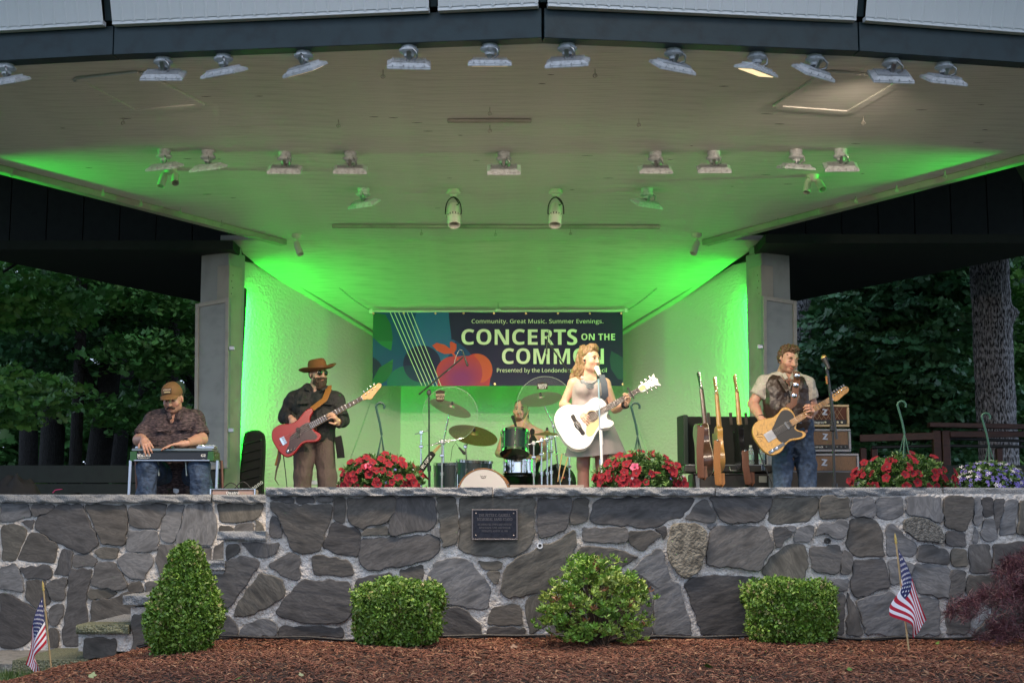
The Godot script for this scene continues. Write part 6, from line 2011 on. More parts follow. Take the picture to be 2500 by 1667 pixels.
	part("headstock", MB.new().prism(t, smooth_outline(pts([0.65, -0.021, 0.67, -0.04, 0.70, -0.042, 0.75, -0.030, 0.80, -0.026, 0.825, -0.006, 0.822, 0.02, 0.80, 0.032, 0.74, 0.03, 0.70, 0.024, 0.68, 0.026, 0.65, 0.021]), 2), -0.012, 0.004, 0.002), M.maple_wood, g)
	tuners(g, t, [[0.685, 0.012, 1], [0.71, 0.014, 1], [0.735, 0.015, 1], [0.76, 0.016, 1], [0.785, 0.016, 1], [0.808, 0.016, 1]], M.chrome)
	strings(g, t, 6, -0.02, 0.65, 0.052, 0.034, 0.014)
	var sk := part("strap", band([t * Vector3(0.28, 0.13, -0.01), P(1938, 985, 12.32), P(1943, 950, 12.33), P(1947, 922, 12.36), P(1945, 908, 12.46)], 0.058, 0.006, Vector3(1, 0.1, 0)), M.brown_leather, g)
	for q in [[1944, 940], [1940, 966], [1947, 917]]:
		part("concho", MB.new().lathe(Transform3D(Basis(Vector3.RIGHT, Vector3.BACK, Vector3.UP), P(q[0], q[1], 12.322)), [Vector2(0.0, 0.008), Vector2(0.010, 0.006), Vector2(0.022, 0.002), Vector2(0.023, 0.0)], 16), M.chrome, sk)
	var ink := MB.new()
	for q in [[-0.05, 0.02, -0.09, 0.05], [-0.03, 0.035, -0.075, 0.065], [-0.07, 0.01, -0.09, 0.0], [-0.09, 0.06, -0.06, 0.085]]:
		ink.tube([t * Vector3(q[0], q[1], 0.001), t * Vector3((q[0] + q[2]) / 2 + 0.01, (q[1] + q[3]) / 2, 0.001), t * Vector3(q[2], q[3], 0.001)], 0.002, 4, false)
	part("signature", ink, M.black_plastic, g)
	part("cord", MB.new().tube([t * Vector3(-0.09, -0.12, -0.02), P(1838, 1040, 12.4), P(1834, 1065, 12.42), P(1848, 1085, 12.42), P(1860, 1120, 12.4), P(1885, 1180, 12.4), P(1893, 1300, 12.4)], 0.0045, 6), M.black_plastic, g)
	pedal_steel()
	stand_guitars()

func pedal_steel() -> void:
	mat("steel_green", lin(0.02, 0.085, 0.018), 0.25)
	mat("steel_panel", lin(0.006, 0.014, 0.008), 0.15)
	mat("leg_chrome", lin(0.55, 0.57, 0.62), 0.3, 1.0)
	mat("copper_rod", lin(0.16, 0.08, 0.06), 0.4, 0.6)
	var z := 11.95
	var a := P(318, 1108, z)
	var b := P(521, 1106, z)
	var w := b.x - a.x
	var c := Vector3((a.x + b.x) / 2, 0, -z)
	var y0 := P(400, 1122, z).y
	var y1 := P(400, 1102, z).y
	var g := thing("pedal_steel_guitar", "green and chrome pedal steel guitar on four legs before the seated man", "pedal steel", Vector3(c.x, FLOOR, c.z))
	part("body", MB.new().box(T(Vector3(c.x, (y0 + y1) / 2, c.z - 0.13)), Vector3(w - 0.05, y1 - y0, 0.24), 0.004), M.steel_panel, g)
	part("front_panel", MB.new().box(T(Vector3(c.x, (y0 + y1) / 2 - 0.004, c.z + 0.003)), Vector3(w - 0.10, (y1 - y0) * 0.8, 0.012), 0.003), M.black_gloss, g)
	part("top_deck", MB.new().box(T(Vector3(c.x, y1 + 0.014, c.z - 0.12)), Vector3(w - 0.02, 0.026, 0.26), 0.006), mat("deck_metal", lin(0.20, 0.23, 0.23), 0.3, 0.7), g)
	part("lower_rail", MB.new().box(T(Vector3(c.x, y0 - 0.006, c.z)), Vector3(w - 0.06, 0.014, 0.03), 0.004), M.leg_chrome, g)
	for s in [-1, 1]:
		part("end_plate", MB.new().prism(Transform3D(Basis(), Vector3(c.x + s * (w / 2 - 0.025), y0 - 0.012, c.z)), pts([-0.028, 0, 0.028, 0, 0.024 if s > 0 else 0.028, y1 - y0 + 0.012, -0.028 if s < 0 else -0.022, y1 - y0 + 0.012]), -0.25, 0.012, 0.004), M.steel_green, g)
	# neck with strings and the keyhead
	part("fretboard", MB.new().box(T(Vector3(c.x - 0.04, y1 + 0.034, c.z - 0.12)), Vector3(w * 0.74, 0.014, 0.09), 0.003), M.rosewood, g)
	for k in 10:
		part("string", MB.new().tube([Vector3(a.x + 0.05, y1 + 0.05, c.z - 0.16 + k * 0.009), Vector3(b.x - 0.10, y1 + 0.05, c.z - 0.16 + k * 0.009)], 0.0009, 4, false), M.steel, g)
	var kh := part("keyhead", MB.new().box(T(Vector3(b.x - 0.085, y1 + 0.038, c.z - 0.12)), Vector3(0.15, 0.022, 0.13), 0.004), M.leg_chrome, g)
	for k in 10:
		var p := Vector3(b.x - 0.145 + (k % 5) * 0.03, y1 + 0.055, c.z - 0.085 - 0.06 * (k / 5))
		part("tuner", MB.new().ball(Transform3D(Basis.from_scale(Vector3(0.011, 0.009, 0.008)), p), 8, 6), M.chrome, kh)
	part("changer", MB.new().box(T(Vector3(a.x + 0.05, y1 + 0.038, c.z - 0.12)), Vector3(0.07, 0.022, 0.10), 0.006), M.leg_chrome, g)
	for q in [[318, 314, 0.0, 0], [530, 527, 0.0, 0], [331, 334, -0.24, 1], [540, 543, -0.24, 1]]:
		var tp := P(q[0], 1124, z - q[2])
		var ft := P(q[1], 1205, z - q[2])
		var k := (FLOOR - tp.y) / (ft.y - tp.y)
		part("leg", MB.new().tube([tp, tp.lerp(ft, k * 0.55), tp.lerp(ft, k)], [0.013, 0.013, 0.011], 10), M.leg_chrome if q[3] == 0 else M.copper_rod, g)
	for x in [472, 489, 505]:
		var tp := P(x, 1124, z + 0.1)
		part("pedal_rod", MB.new().tube([tp, Vector3(tp.x - 0.005, FLOOR + 0.06, tp.z)], 0.0035, 5), M.steel, g)
	for x in [386, 454]:
		part("knee_lever", MB.new().box(T(P(x, 1142, z + 0.1), 0, 0, 6), Vector3(0.014, 0.14, 0.03), 0.004), mat("lever", lin(0.3, 0.33, 0.3), 0.4, 0.8), g)
	part("pedal_bar", MB.new().box(T(Vector3(c.x, FLOOR + 0.05, c.z - 0.05)), Vector3(w * 0.95, 0.025, 0.04), 0.006), M.leg_chrome, g)
	for x in [472, 489, 505]:
		part("pedal", MB.new().box(T(Vector3(P(x, 1124, z).x, FLOOR + 0.045, c.z + 0.04), 0, 12), Vector3(0.04, 0.012, 0.12), 0.004), M.leg_chrome, g)
	mat("script_white", lin(0.75, 0.75, 0.72), 0.4)
	words("lettering", "Mullen", 0.026, Transform3D(Basis().rotated(Vector3.BACK, 0.06), Vector3(a.x + 0.115, (y0 + y1) / 2 + 0.002, c.z + 0.011)), M.script_white, g, true, "Droid Serif", 0.002, 0.9)
	part("flourish", MB.new().tube([Vector3(a.x + 0.065, y0 + 0.010, c.z + 0.010), Vector3(a.x + 0.14, y0 + 0.011, c.z + 0.010), Vector3(a.x + 0.165, y0 + 0.016, c.z + 0.010), Vector3(a.x + 0.155, y0 + 0.022, c.z + 0.010)], 0.0018, 4), M.script_white, g)
	words("lettering", "G2", 0.022, Transform3D(Basis(), Vector3(b.x - 0.085, (y0 + y1) / 2, c.z + 0.011)), M.script_white, g, true, "Droid Serif", 0.002)

func stand_guitars() -> void:
	# three guitars upright in a rack, seen from their sides
	var jumbo := smooth_outline(pts([-0.16, 0, -0.15, 0.12, -0.08, 0.20, 0.02, 0.19, 0.11, 0.13, 0.18, 0.13, 0.25, 0.145, 0.30, 0.09, 0.315, 0, 0.30, -0.09, 0.25, -0.145, 0.18, -0.13, 0.11, -0.13, 0.02, -0.19, -0.08, -0.20, -0.15, -0.12]))
	var slab_ := smooth_outline(pts([-0.11, 0, -0.10, 0.09, -0.05, 0.155, 0.02, 0.165, 0.1, 0.135, 0.18, 0.13, 0.25, 0.155, 0.29, 0.10, 0.29, 0.0, 0.25, -0.06, 0.27, -0.12, 0.22, -0.155, 0.12, -0.13, 0.02, -0.165, -0.05, -0.155, -0.1, -0.09]))
	var specs := [
		["acoustic_guitar", "brown acoustic guitar with a leather strap standing sideways in the rack", [1719, 1118], [1700, 950], 13.0, jumbo, 0.105, M.mahogany, M.mahogany, M.brown_leather, [1712, 1040, 1712, 1165]],
		["electric_guitar", "golden twelve-string guitar standing in the middle of the rack", [1757, 1122], [1745, 962], 13.0, slab_, 0.05, M.gold_flame, M.maple_wood, M.strap_leather, [1752, 1075, 1755, 1182]],
		["electric_guitar", "glossy black guitar with a pale neck standing at the rack's right end", [1808, 1118], [1795, 956], 13.0, slab_, 0.045, M.black_gloss, M.maple_wood, M.brown_leather, [1820, 1100, 1828, 1180]]]
	var rack := thing("guitar_rack", "black folding guitar rack holding three upright guitars", "guitar stand", Vector3(P(1760, 1200, 13.0).x, FLOOR, -13.0))
	var xl := P(1700, 1200, 13.0).x
	var xr := P(1830, 1200, 13.0).x
	part("bar", MB.new().tube([Vector3(xl, FLOOR + 0.10, -12.86), Vector3(xr, FLOOR + 0.10, -12.86)], 0.014, 8), M.black_metal, rack)
	part("bar", MB.new().tube([Vector3(xl, FLOOR + 0.62, -13.14), Vector3(xr, FLOOR + 0.62, -13.14)], 0.014, 8), M.black_metal, rack)
	for x in [xl, xr]:
		part("upright", MB.new().tube([Vector3(x, FLOOR, -12.8), Vector3(x, FLOOR + 0.12, -12.86), Vector3(x, FLOOR + 0.62, -13.14), Vector3(x, FLOOR, -13.3)], 0.012, 8), M.black_metal, rack)
	for s in specs:
		var b := P(s[2][0], s[2][1], s[4])
		var n := P(s[3][0], s[3][1], s[4] + 0.10)
		var x := (n - b).normalized()
		var y := Vector3(0.03, 0, 1.0)
		y = (y - x * y.dot(x)).normalized()
		var t := Transform3D(Basis(x, y, x.cross(y)), b)
		var g := thing(s[0], s[1], "guitar", b, "guitars standing in the rack")
		part("body", MB.new().prism(t, s[5], -s[6] / 2, s[6] / 2, 0.004), s[7], g)
		if s[6] > 0.09:
			for e in [-1.0, 1.0]:
				part("binding", MB.new().prism(t, s[5], e * s[6] / 2 - 0.004 * e - 0.003, e * s[6] / 2 - 0.004 * e + 0.003, 0.0), M.binding, g).scale = Vector3.ONE
		var l := (n - b).length()
		part("neck", MB.new().tube([t * Vector3(0.24, 0, s[6] / 2 - 0.004), t * Vector3(l, 0, s[6] / 2 - 0.004)], [0.026, 0.020], 8, true, 0.6), s[8], g)
		part("headstock", MB.new().box(t * Transform3D(Basis(Vector3.UP, 0.10), Vector3(l + 0.075, 0, s[6] / 2 - 0.01)), Vector3(0.17, 0.075, 0.016), 0.004), s[8] if s[6] < 0.09 else M.black_gloss, g)
		for k in 6:
			for e in [-1.0, 1.0]:
				part("tuner", MB.new().box(t * Transform3D(Basis(), Vector3(l + 0.02 + 0.024 * k, e * 0.045, s[6] / 2 - 0.01)), Vector3(0.008, 0.022, 0.012), 0.002), M.chrome, g)
		var q: Array = s[10]
		var top := P(q[0], q[1], s[4] - 0.24)
		var low := P(q[2], q[3], s[4] - 0.26)
		part("strap", band([top, top.lerp(low, 0.5) + Vector3(-0.012, 0, 0.01), low, low + Vector3(0.012, -0.015, -0.01), low + Vector3(0.03, 0.01, -0.02), low + Vector3(0.028, 0.10, -0.03)], 0.062, 0.005, Vector3(1, 0, 0)), s[9], g)
		part("strap_button", MB.new().ball(Transform3D(Basis.from_scale(Vector3(0.012, 0.012, 0.012)), top), 8, 6), M.chrome, g)

# ------------------------------------------------------------------ drums
func drum(called: String, label: String, c: Vector3, axis: Vector3, r: float, depth: float, shell: Material, head: Material, hoop: Material, lugs: int) -> Node3D:
	# c: middle of the batter side, shell runs along -axis
	var t := aim(c, c + axis)
	var d := thing(called, label, "drum", c - axis * depth)
	part("shell", MB.new().lathe(t, [Vector2(r * 0.985, -0.01), Vector2(r * 0.985, -depth + 0.01)], 36), shell, d)
	part("drum_head", MB.new().lathe(t, [Vector2(0.0, 0.0), Vector2(r * 0.97, 0.0), Vector2(r * 0.985, -0.012)], 36), head, d)
	part("drum_head", MB.new().lathe(t, [Vector2(0.0, -depth), Vector2(r * 0.97, -depth), Vector2(r * 0.985, -depth + 0.012)], 36), head if called == "bass_drum" else mat("clear_head", lin(0.02, 0.022, 0.022), 0.12), d)
	for y in [0.004, -depth - 0.004]:
		var s := 1.0 if y > 0 else -1.0
		part("hoop", MB.new().lathe(t, [Vector2(r, y), Vector2(r * 1.035, y), Vector2(r * 1.035, y - 0.028 * s), Vector2(r * 0.99, y - 0.028 * s)], 36), hoop, d)
	for k in lugs:
		var a := TAU * (k + 0.5) / lugs
		var dir := Vector3(cos(a), 0, sin(a))
		var p := part("tension_rod", MB.new().tube([t * (dir * r * 1.05 + Vector3(0, -0.01, 0)), t * (dir * r * 1.05 + Vector3(0, -depth + 0.01, 0))], 0.004, 5), M.chrome, d)
		for y in [-depth * 0.28, -depth * 0.72]:
			part("lug", MB.new().box(t * Transform3D(Basis(Vector3.UP, -a), dir * r * 1.01 + Vector3(0, y, 0)), Vector3(0.022, 0.045, 0.02), 0.005), M.chrome, p)
	return d

func cymbal(label: String, c: Vector3, r: float, normal: Vector3, foot: Vector3, joint: Vector3, tone: String) -> void:
	var s := thing("cymbal_stand", label, "cymbal", foot, "cymbals of the drum kit")
	var t := aim(c, c + normal)
	part("cymbal", MB.new().lathe(t, [Vector2(0.006, 0.028), Vector2(r * 0.14, 0.020), Vector2(r * 0.20, 0.004), Vector2(r * 0.6, -0.008), Vector2(r, -0.024), Vector2(r * 0.6, -0.011), Vector2(r * 0.2, 0.0)], 48, 0.85), M[tone], s)
	part("felt", MB.new().lathe(t, [Vector2(0.0, 0.06), Vector2(0.012, 0.055), Vector2(0.016, 0.03), Vector2(0.016, -0.03), Vector2(0.0, -0.03)], 10), M.black_cloth, s)
	part("boom", MB.new().tube([c - normal * 0.03, joint], 0.009, 8), M.chrome, s)
	part("tilter", MB.new().box(T(c - normal * 0.05), Vector3(0.035, 0.05, 0.035), 0.008), M.chrome, s)
	stand_legs(s, joint, foot, M.chrome)

func stand_legs(s: Node3D, joint: Vector3, foot: Vector3, m: Material, r := 0.012) -> void:
	part("clamp", MB.new().box(T(joint), Vector3(0.045, 0.05, 0.045), 0.01), m, s)
	var hub := Vector3(foot.x, foot.y + 0.28, foot.z)
	part("tube", MB.new().tube([joint, hub + (joint - hub) * 0.45], r * 0.8, 8), m, s)
	part("tube", MB.new().tube([hub + (joint - hub) * 0.5, hub], r, 8), m, s)
	part("collar", MB.new().lathe(aim(hub + (joint - hub) * 0.45, joint), [Vector2(0.0, 0.0), Vector2(r * 1.7, 0.0), Vector2(r * 1.7, 0.035), Vector2(0.0, 0.035)], 10), m, s)
	for k in 3:
		var a := TAU * k / 3.0 + 0.4
		part("leg", MB.new().tube([hub, Vector3(foot.x + cos(a) * 0.24, foot.y + 0.012, foot.z + sin(a) * 0.24)], 0.007, 6), m, s)

func sound_shield(c: Vector3, r: float, label: String, text_dx: Vector2, tan_text: bool) -> void:
	var t := thing("sound_shield", label, "shield", c, "clear sound shields on the drum kit")
	var way := (Vector3(0, EYE - 3.0, 0) - c).normalized()
	var fr := Transform3D(Basis.looking_at(-way), c)
	var f := Transform3D(fr.basis * Basis(Vector3.RIGHT, PI / 2), c)
	part("disc", MB.new().lathe(f, [Vector2(0.0, 0.0), Vector2(r, 0.0)], 48), M.acrylic, t)
	part("edge", MB.new().lathe(f, [Vector2(r, 0.003), Vector2(r + 0.003, 0.0), Vector2(r, -0.003)], 48), M.acrylic_edge, t)
	var at := fr * Vector3(text_dx.x, text_dx.y, 0.006)
	var tf := Transform3D(fr.basis, at)
	var st := part("sticker", MB.new().prism(tf, pts([-0.052, 0.055, -0.03, 0.062, 0, 0.07, 0.03, 0.062, 0.052, 0.055, 0.046, 0.03, 0.046, -0.04, 0.03, -0.058, 0, -0.064, -0.03, -0.058, -0.046, -0.04, -0.046, 0.03]) if tan_text else pts([-0.058, 0.03, -0.02, 0.034, 0, 0.045, 0.02, 0.034, 0.058, 0.03, 0.058, -0.032, 0.02, -0.036, -0.02, -0.036, -0.058, -0.032]), -0.001, 0.001), M.sticker_dark, t)
	words("lettering", "MARTIN", 0.026, tf * Transform3D(Basis(), Vector3(0, 0.014 if tan_text else 0.009, 0.0015)), M.sticker_tan if tan_text else M.script_white, st, true, "Droid Sans", 0.001, 0.72)
	words("lettering", "KELLY", 0.026, tf * Transform3D(Basis(), Vector3(0, -0.024 if tan_text else -0.017, 0.0015)), M.sticker_tan if tan_text else M.script_white, st, true, "Droid Sans", 0.001, 0.8)

func mic_stand(label: String, foot: Vector3, top: Vector3, boom: Array, mic: Array, m: Material, cat_m: Material, r := 0.011) -> Node3D:
	var s := thing("microphone_stand", label, "microphone stand", foot)
	part("tube", MB.new().tube([Vector3(foot.x, foot.y + 0.25, foot.z), foot.lerp(top, 0.5)], r * 1.25, 8), m, s)
	part("tube", MB.new().tube([foot.lerp(top, 0.48), top], r * 0.85, 8), m, s)
	part("clutch", MB.new().lathe(aim(foot.lerp(top, 0.46), top), [Vector2(0.0, 0.0), Vector2(r * 1.9, 0.0), Vector2(r * 1.9, 0.06), Vector2(0.0, 0.06)], 10), m, s)
	for k in 3:
		var a := TAU * k / 3.0 + 0.9
		part("leg", MB.new().tube([Vector3(foot.x, foot.y + 0.27, foot.z), Vector3(foot.x + cos(a) * 0.27, foot.y + 0.012, foot.z + sin(a) * 0.27)], 0.008, 6), m, s)
	if boom.size() == 2:
		part("boom", MB.new().tube(boom, r * 0.8, 8), m, s)
		part("swivel", MB.new().box(T(top), Vector3(0.05, 0.06, 0.045), 0.012), m, s)
	return s

func microphone(label: String, ball: Vector3, tail: Vector3, body_m: Material, grille_m: Material, r: float) -> void:
	var t := thing("microphone", label, "microphone", ball)
	var f := aim(ball, tail)
	var l := (tail - ball).length()
	part("grille", MB.new().ball(f * Transform3D(Basis.from_scale(Vector3(r, r * 1.1, r)), Vector3.ZERO), 14, 10), grille_m, t)
	part("collar", MB.new().lathe(f, [Vector2(r * 1.02, r * 0.1), Vector2(r * 1.05, r * 0.3), Vector2(r * 0.95, r * 0.6)], 14), body_m, t)
	part("handle", MB.new().lathe(f, [Vector2(r * 0.9, r * 0.6), Vector2(r * 0.72, l * 0.5), Vector2(r * 0.55, l), Vector2(0.0, l)], 14), body_m, t)

func drums() -> void:
	var dk := mat("drum_wrap", lin(0.012, 0.035, 0.045), 0.1, 0.55)
	dk.clearcoat_enabled = true
	mat("kick_wrap", lin(0.02, 0.022, 0.026), 0.12, 0.5)
	mat("drum_coat", lin(0.52, 0.50, 0.53), 0.6)
	mat("wood_hoop", lin(0.30, 0.13, 0.04), 0.35)
	var cy := mat("cymbal_bronze", lin(0.62, 0.43, 0.22), 0.5, 1.0, ntex(91, 0.03, [[0.0, 0.65], [1.0, 1.0]], 4), Vector3(3, 3, 3))
	mat("cymbal_grey", lin(0.42, 0.37, 0.30), 0.45, 1.0)
	var ac := mat("acrylic", Color(1, 1, 1, 0.03), 0.02)
	ac.transparency = BaseMaterial3D.TRANSPARENCY_ALPHA
	mat("acrylic_edge", lin(0.5, 0.55, 0.5), 0.3)
	mat("sticker_dark", lin(0.05, 0.03, 0.02), 0.6)
	mat("sticker_tan", lin(0.6, 0.48, 0.34), 0.6)
	mat("stick_wood", lin(0.55, 0.36, 0.17), 0.5)
	var rz := FLOOR + 0.10
	# riser under the kit
	var rs := thing("drum_riser", "low grey drum riser under the drum kit", "platform", Vector3(P(1200, 1200, 16.0).x, FLOOR, -16.1))
	part("deck", MB.new().box(T(Vector3(P(1205, 1200, 16.1).x, FLOOR + 0.05, -16.2)), Vector3(2.3, 0.10, 2.1), 0.006), M.floor, rs)
	# bass drum
	var kc := P(1180, 1207, 15.25)
	var kd := drum("bass_drum", "bass drum with a white front head and wooden hoop", kc, Vector3(-0.06, 0.0, 1.0).normalized(), 0.272, 0.42, M.kick_wrap, M.drum_coat, M.wood_hoop, 8)
	var crown := MB.new()
	var cw := kc + Vector3(0, 0.19, 0.004)
	crown.tube([cw + Vector3(-0.03, 0.012, 0), cw + Vector3(-0.022, -0.006, 0), cw + Vector3(-0.012, 0.008, 0), cw + Vector3(0, -0.004, 0), cw + Vector3(0.012, 0.008, 0), cw + Vector3(0.022, -0.006, 0), cw + Vector3(0.03, 0.012, 0)], 0.0025, 4)
	crown.tube([cw + Vector3(-0.024, -0.012, 0), cw + Vector3(0, -0.018, 0), cw + Vector3(0.024, -0.012, 0)], 0.0025, 4)
	part("crown_mark", crown, M.black_plastic, kd)
	for s in [-1, 1]:
		part("spur", MB.new().tube([kc + Vector3(s * 0.26, -0.08, -0.08), Vector3(kc.x + s * 0.34, rz, kc.z + 0.03)], 0.009, 6), M.chrome, kd)
	# rack tom, snare, floor toms
	drum("rack_tom", "dark green rack tom tilted toward the drummer, chrome hoops", P(1258, 1057, 15.45), Vector3(0.03, 0.93, -0.36).normalized(), 0.155, 0.25, dk, M.drum_coat, M.chrome, 6)
	drum("snare_drum", "shallow snare drum below the tilted rack tom", P(1268, 1126, 15.75), Vector3(0.0, 0.99, -0.08).normalized(), 0.178, 0.14, M.chrome, M.drum_coat, M.chrome, 8)
	var ft1 := drum("floor_tom", "large mirror-finished floor tom beside the bass drum", P(1158, 1124, 15.65), Vector3(0.05, 0.99, 0.06).normalized(), 0.20, 0.40, dk, M.drum_coat, M.chrome, 8)
	var ft2 := drum("floor_tom", "smaller dark floor tom behind the left cymbal stand", P(1098, 1130, 15.8), Vector3(-0.03, 0.99, 0.05).normalized(), 0.18, 0.40, dk, M.drum_coat, M.chrome, 8)
	var kit_legs := [[1117, 15.55], [1190, 15.55], [1160, 15.85], [1078, 15.7], [1112, 15.95]]
	for q in kit_legs:
		var p := P(q[0], 1180, q[1])
		part("leg", MB.new().tube([Vector3(p.x, p.y + 0.1, p.z), Vector3(p.x, rz, p.z)], 0.008, 6), M.chrome, ft2 if q[0] < 1116 else ft1)
	var g := func(px: float, d: float) -> Vector3: return Vector3(P(px, 1200, d).x, rz, -d)
	cymbal("thin dark cymbal behind the left clear shield", P(1101, 992, 15.75), 0.24, Vector3(0.34, 0.86, 0.34).normalized(), g.call(1084, 15.8), P(1082, 1080, 15.8), "cymbal_grey")
	cymbal("wide bronze ride cymbal overlapping the left clear shield", P(1156, 1058, 15.95), 0.28, Vector3(0.20, 0.86, 0.42).normalized(), g.call(1150, 16.2), P(1136, 1090, 16.1), "cymbal_bronze")
	cymbal("dark cymbal behind the right clear shield", P(1321, 970, 15.9), 0.235, Vector3(-0.13, 0.88, 0.40).normalized(), g.call(1372, 16.0), P(1352, 1040, 15.95), "cymbal_grey")
	cymbal("hi-hat cymbal half hidden by the white guitar", P(1336, 1056, 15.7), 0.17, Vector3(0.0, 0.99, 0.10).normalized(), g.call(1336, 15.7), P(1336, 1075, 15.7), "cymbal_bronze")
	sound_shield(P(1099, 1011, 15.5), 0.30, "clear round acrylic shield with a tan name sticker", Vector2(-0.11, 0.20), true)
	sound_shield(P(1331, 986, 15.6), 0.305, "clear round acrylic shield with a black and white name sticker", Vector2(-0.03, 0.20), false)
	# hardware stands around the kit
	for q in [[1028, 15.6, 1056], [1079, 15.4, 1078], [1303, 15.35, 1082], [1322, 15.5, 1075], [1346, 15.55, 1068], [1390, 15.9, 1105]]:
		var f: Vector3 = g.call(q[0], q[1])
		var s := thing("hardware_stand", "chrome tripod hardware stand %s" % ("at the drum kit's stick bag side" if q[0] < 1200 else "at the drum kit's snare side"), "stand", f, "chrome stands of the drum kit")
		stand_legs(s, P(q[0], q[2], q[1]), f, M.chrome if int(q[0]) % 2 == 0 else M.steel)
		part("cross_arm", MB.new().tube([P(q[0] - 16, q[2] + 4, q[1]), P(q[0] + 20, q[2] - 6, q[1])], 0.006, 6), M.chrome, s)
		if q[0] == 1079:
			part("clamp_arm", MB.new().tube([P(1043, 1088, 15.45), P(1130, 1070, 15.5)], 0.007, 6), M.chrome, s)
		part("wing_nut", MB.new().box(T(P(q[0], q[2] + 34, q[1] - 0.03)), Vector3(0.05, 0.03, 0.03), 0.008), M.chrome, s)
	# stick bag and sticks
	var bg := thing("stick_bag", "black stick bag with white lettering hung at the left of the kit", "bag", P(1040, 1130, 15.45))
	var bt := Transform3D(Basis().rotated(Vector3.BACK, -0.62), P(1041, 1128, 15.42))
	part("bag", MB.new().box(bt, Vector3(0.07, 0.26, 0.06), 0.015), M.black_cloth, bg)
	var lt := Transform3D(bt.basis * Basis(Vector3.BACK, PI / 2), bt * Vector3(0.0, 0.0, 0.032))
	words("lettering", "VIC FIRTH", 0.034, lt, M.script_white, bg, true, "Droid Sans", 0.002, 0.75)
	for k in 2:
		tag(part("drumstick", MB.new().tube([P(1050 + k * 6, 1110, 15.42 + 0.02 * k), P(1073 + k * 4, 1086, 15.42 + 0.02 * k)], [0.007, 0.008], 8), M.stick_wood), "drumstick poking out of the black stick bag", "drumstick", "sticks in the bag")
	for k in 2:
		tag(part("drumstick", MB.new().tube([P(1362 + k * 8, 1176, 15.5), P(1372 + k * 15, 1108 + k * 8, 15.55)], [0.005, 0.008], 8), M.stick_wood), "drumstick leaning against the black round bag", "drumstick", "sticks by the bag")
	var rb := thing("drum_bag", "round black drum bag with a red badge behind the singer", "bag", P(1362, 1170, 16.2))
	part("bag", MB.new().lathe(Transform3D(Basis(Vector3.RIGHT, Vector3.BACK, Vector3.UP), P(1362, 1178, 16.3)), [Vector2(0.0, 0.08), Vector2(0.17, 0.07), Vector2(0.21, 0.03), Vector2(0.21, -0.1), Vector2(0.0, -0.1)], 28), M.black_cloth, rb)
	part("handle_arch", MB.new().tube([P(1322, 1178, 16.15), P(1332, 1148, 16.15), P(1358, 1134, 16.15), P(1388, 1150, 16.15), P(1398, 1178, 16.15)], 0.012, 8), M.black_plastic, rb)
	part("badge", MB.new().ball(Transform3D(Basis.from_scale(Vector3(0.026, 0.013, 0.004)), P(1374, 1166, 16.2) + Vector3(0, 0, 0.0)), 12, 6), mat("badge_red", lin(0.3, 0.02, 0.025), 0.4), rb)
	# overhead microphones
	var f1: Vector3 = Vector3(P(1049, 1200, 15.2).x, FLOOR, -15.2)
	mic_stand("black boom stand over the left cymbals", f1, P(1047, 958, 15.2), [P(1022, 963, 15.2), P(1130, 872, 15.2)], [], M.black_metal, M.black_metal)
	microphone("slim black pencil microphone hanging over the left cymbals", P(1141, 891, 15.2), P(1129, 856, 15.2), M.black_metal, M.black_metal, 0.013)
	tag(part("microphone_cable", MB.new().tube([P(1129, 856, 15.2), P(1122, 853, 15.2), P(1114, 868, 15.2), P(1108, 890, 15.2), P(1098, 902, 15.2), P(1082, 912, 15.2)], 0.003, 5), M.steel), "pale looped cable of the left overhead microphone", "cable")
	var f2: Vector3 = Vector3(P(1420, 1200, 16.0).x, FLOOR, -16.0)
	mic_stand("black boom stand hidden behind the singer's shoulder", f2, P(1410, 940, 16.0), [P(1428, 962, 16.0), P(1338, 836, 16.0)], [], M.black_metal, M.black_metal)
	microphone("slim black pencil microphone hanging over the banner's lettering", P(1334, 862, 16.0), P(1337, 822, 16.0), M.black_metal, M.black_metal, 0.013)
	tag(part("microphone_cable", MB.new().tube([P(1337, 824, 16.0), P(1333, 810, 16.0), P(1339, 806, 16.0), P(1341, 820, 16.0), P(1344, 838, 16.0)], 0.003, 5), M.black_plastic), "black looped cable of the right overhead microphone", "cable")
	microphone("small black microphone clipped above the large floor tom", P(1133, 1106, 15.45), P(1120, 1092, 15.45), M.black_plastic, M.black_plastic, 0.018)
	tag(part("microphone_cable", MB.new().tube([P(1120, 1092, 15.45), P(1112, 1080, 15.45), P(1104, 1092, 15.45), P(1100, 1125, 15.45)], 0.003, 5), M.black_plastic), "thin black cable curling up from the floor tom microphone", "cable")
	microphone("black microphone standing above the rack tom's rim", P(1252, 1018, 15.5), P(1262, 1048, 15.4), M.black_plastic, M.black_plastic, 0.020)
	# stage monitor behind the coping
	var mw := thing("stage_monitor", "low grey wedge monitor lying behind the coping", "monitor", Vector3(P(1335, 1190, 11.2).x, FLOOR, -11.2))
	part("cabinet", MB.new().prism(Transform3D(Basis(Vector3.BACK, Vector3.UP, Vector3.LEFT), Vector3(P(1335, 1190, 11.2).x, FLOOR, -11.2)), pts([-0.22, 0, 0.2, 0, 0.2, 0.12, 0.02, 0.475, -0.22, 0.475]), -0.29, 0.29, 0.006), mat("grey_cabinet", lin(0.20, 0.17, 0.16), 0.8), mw)

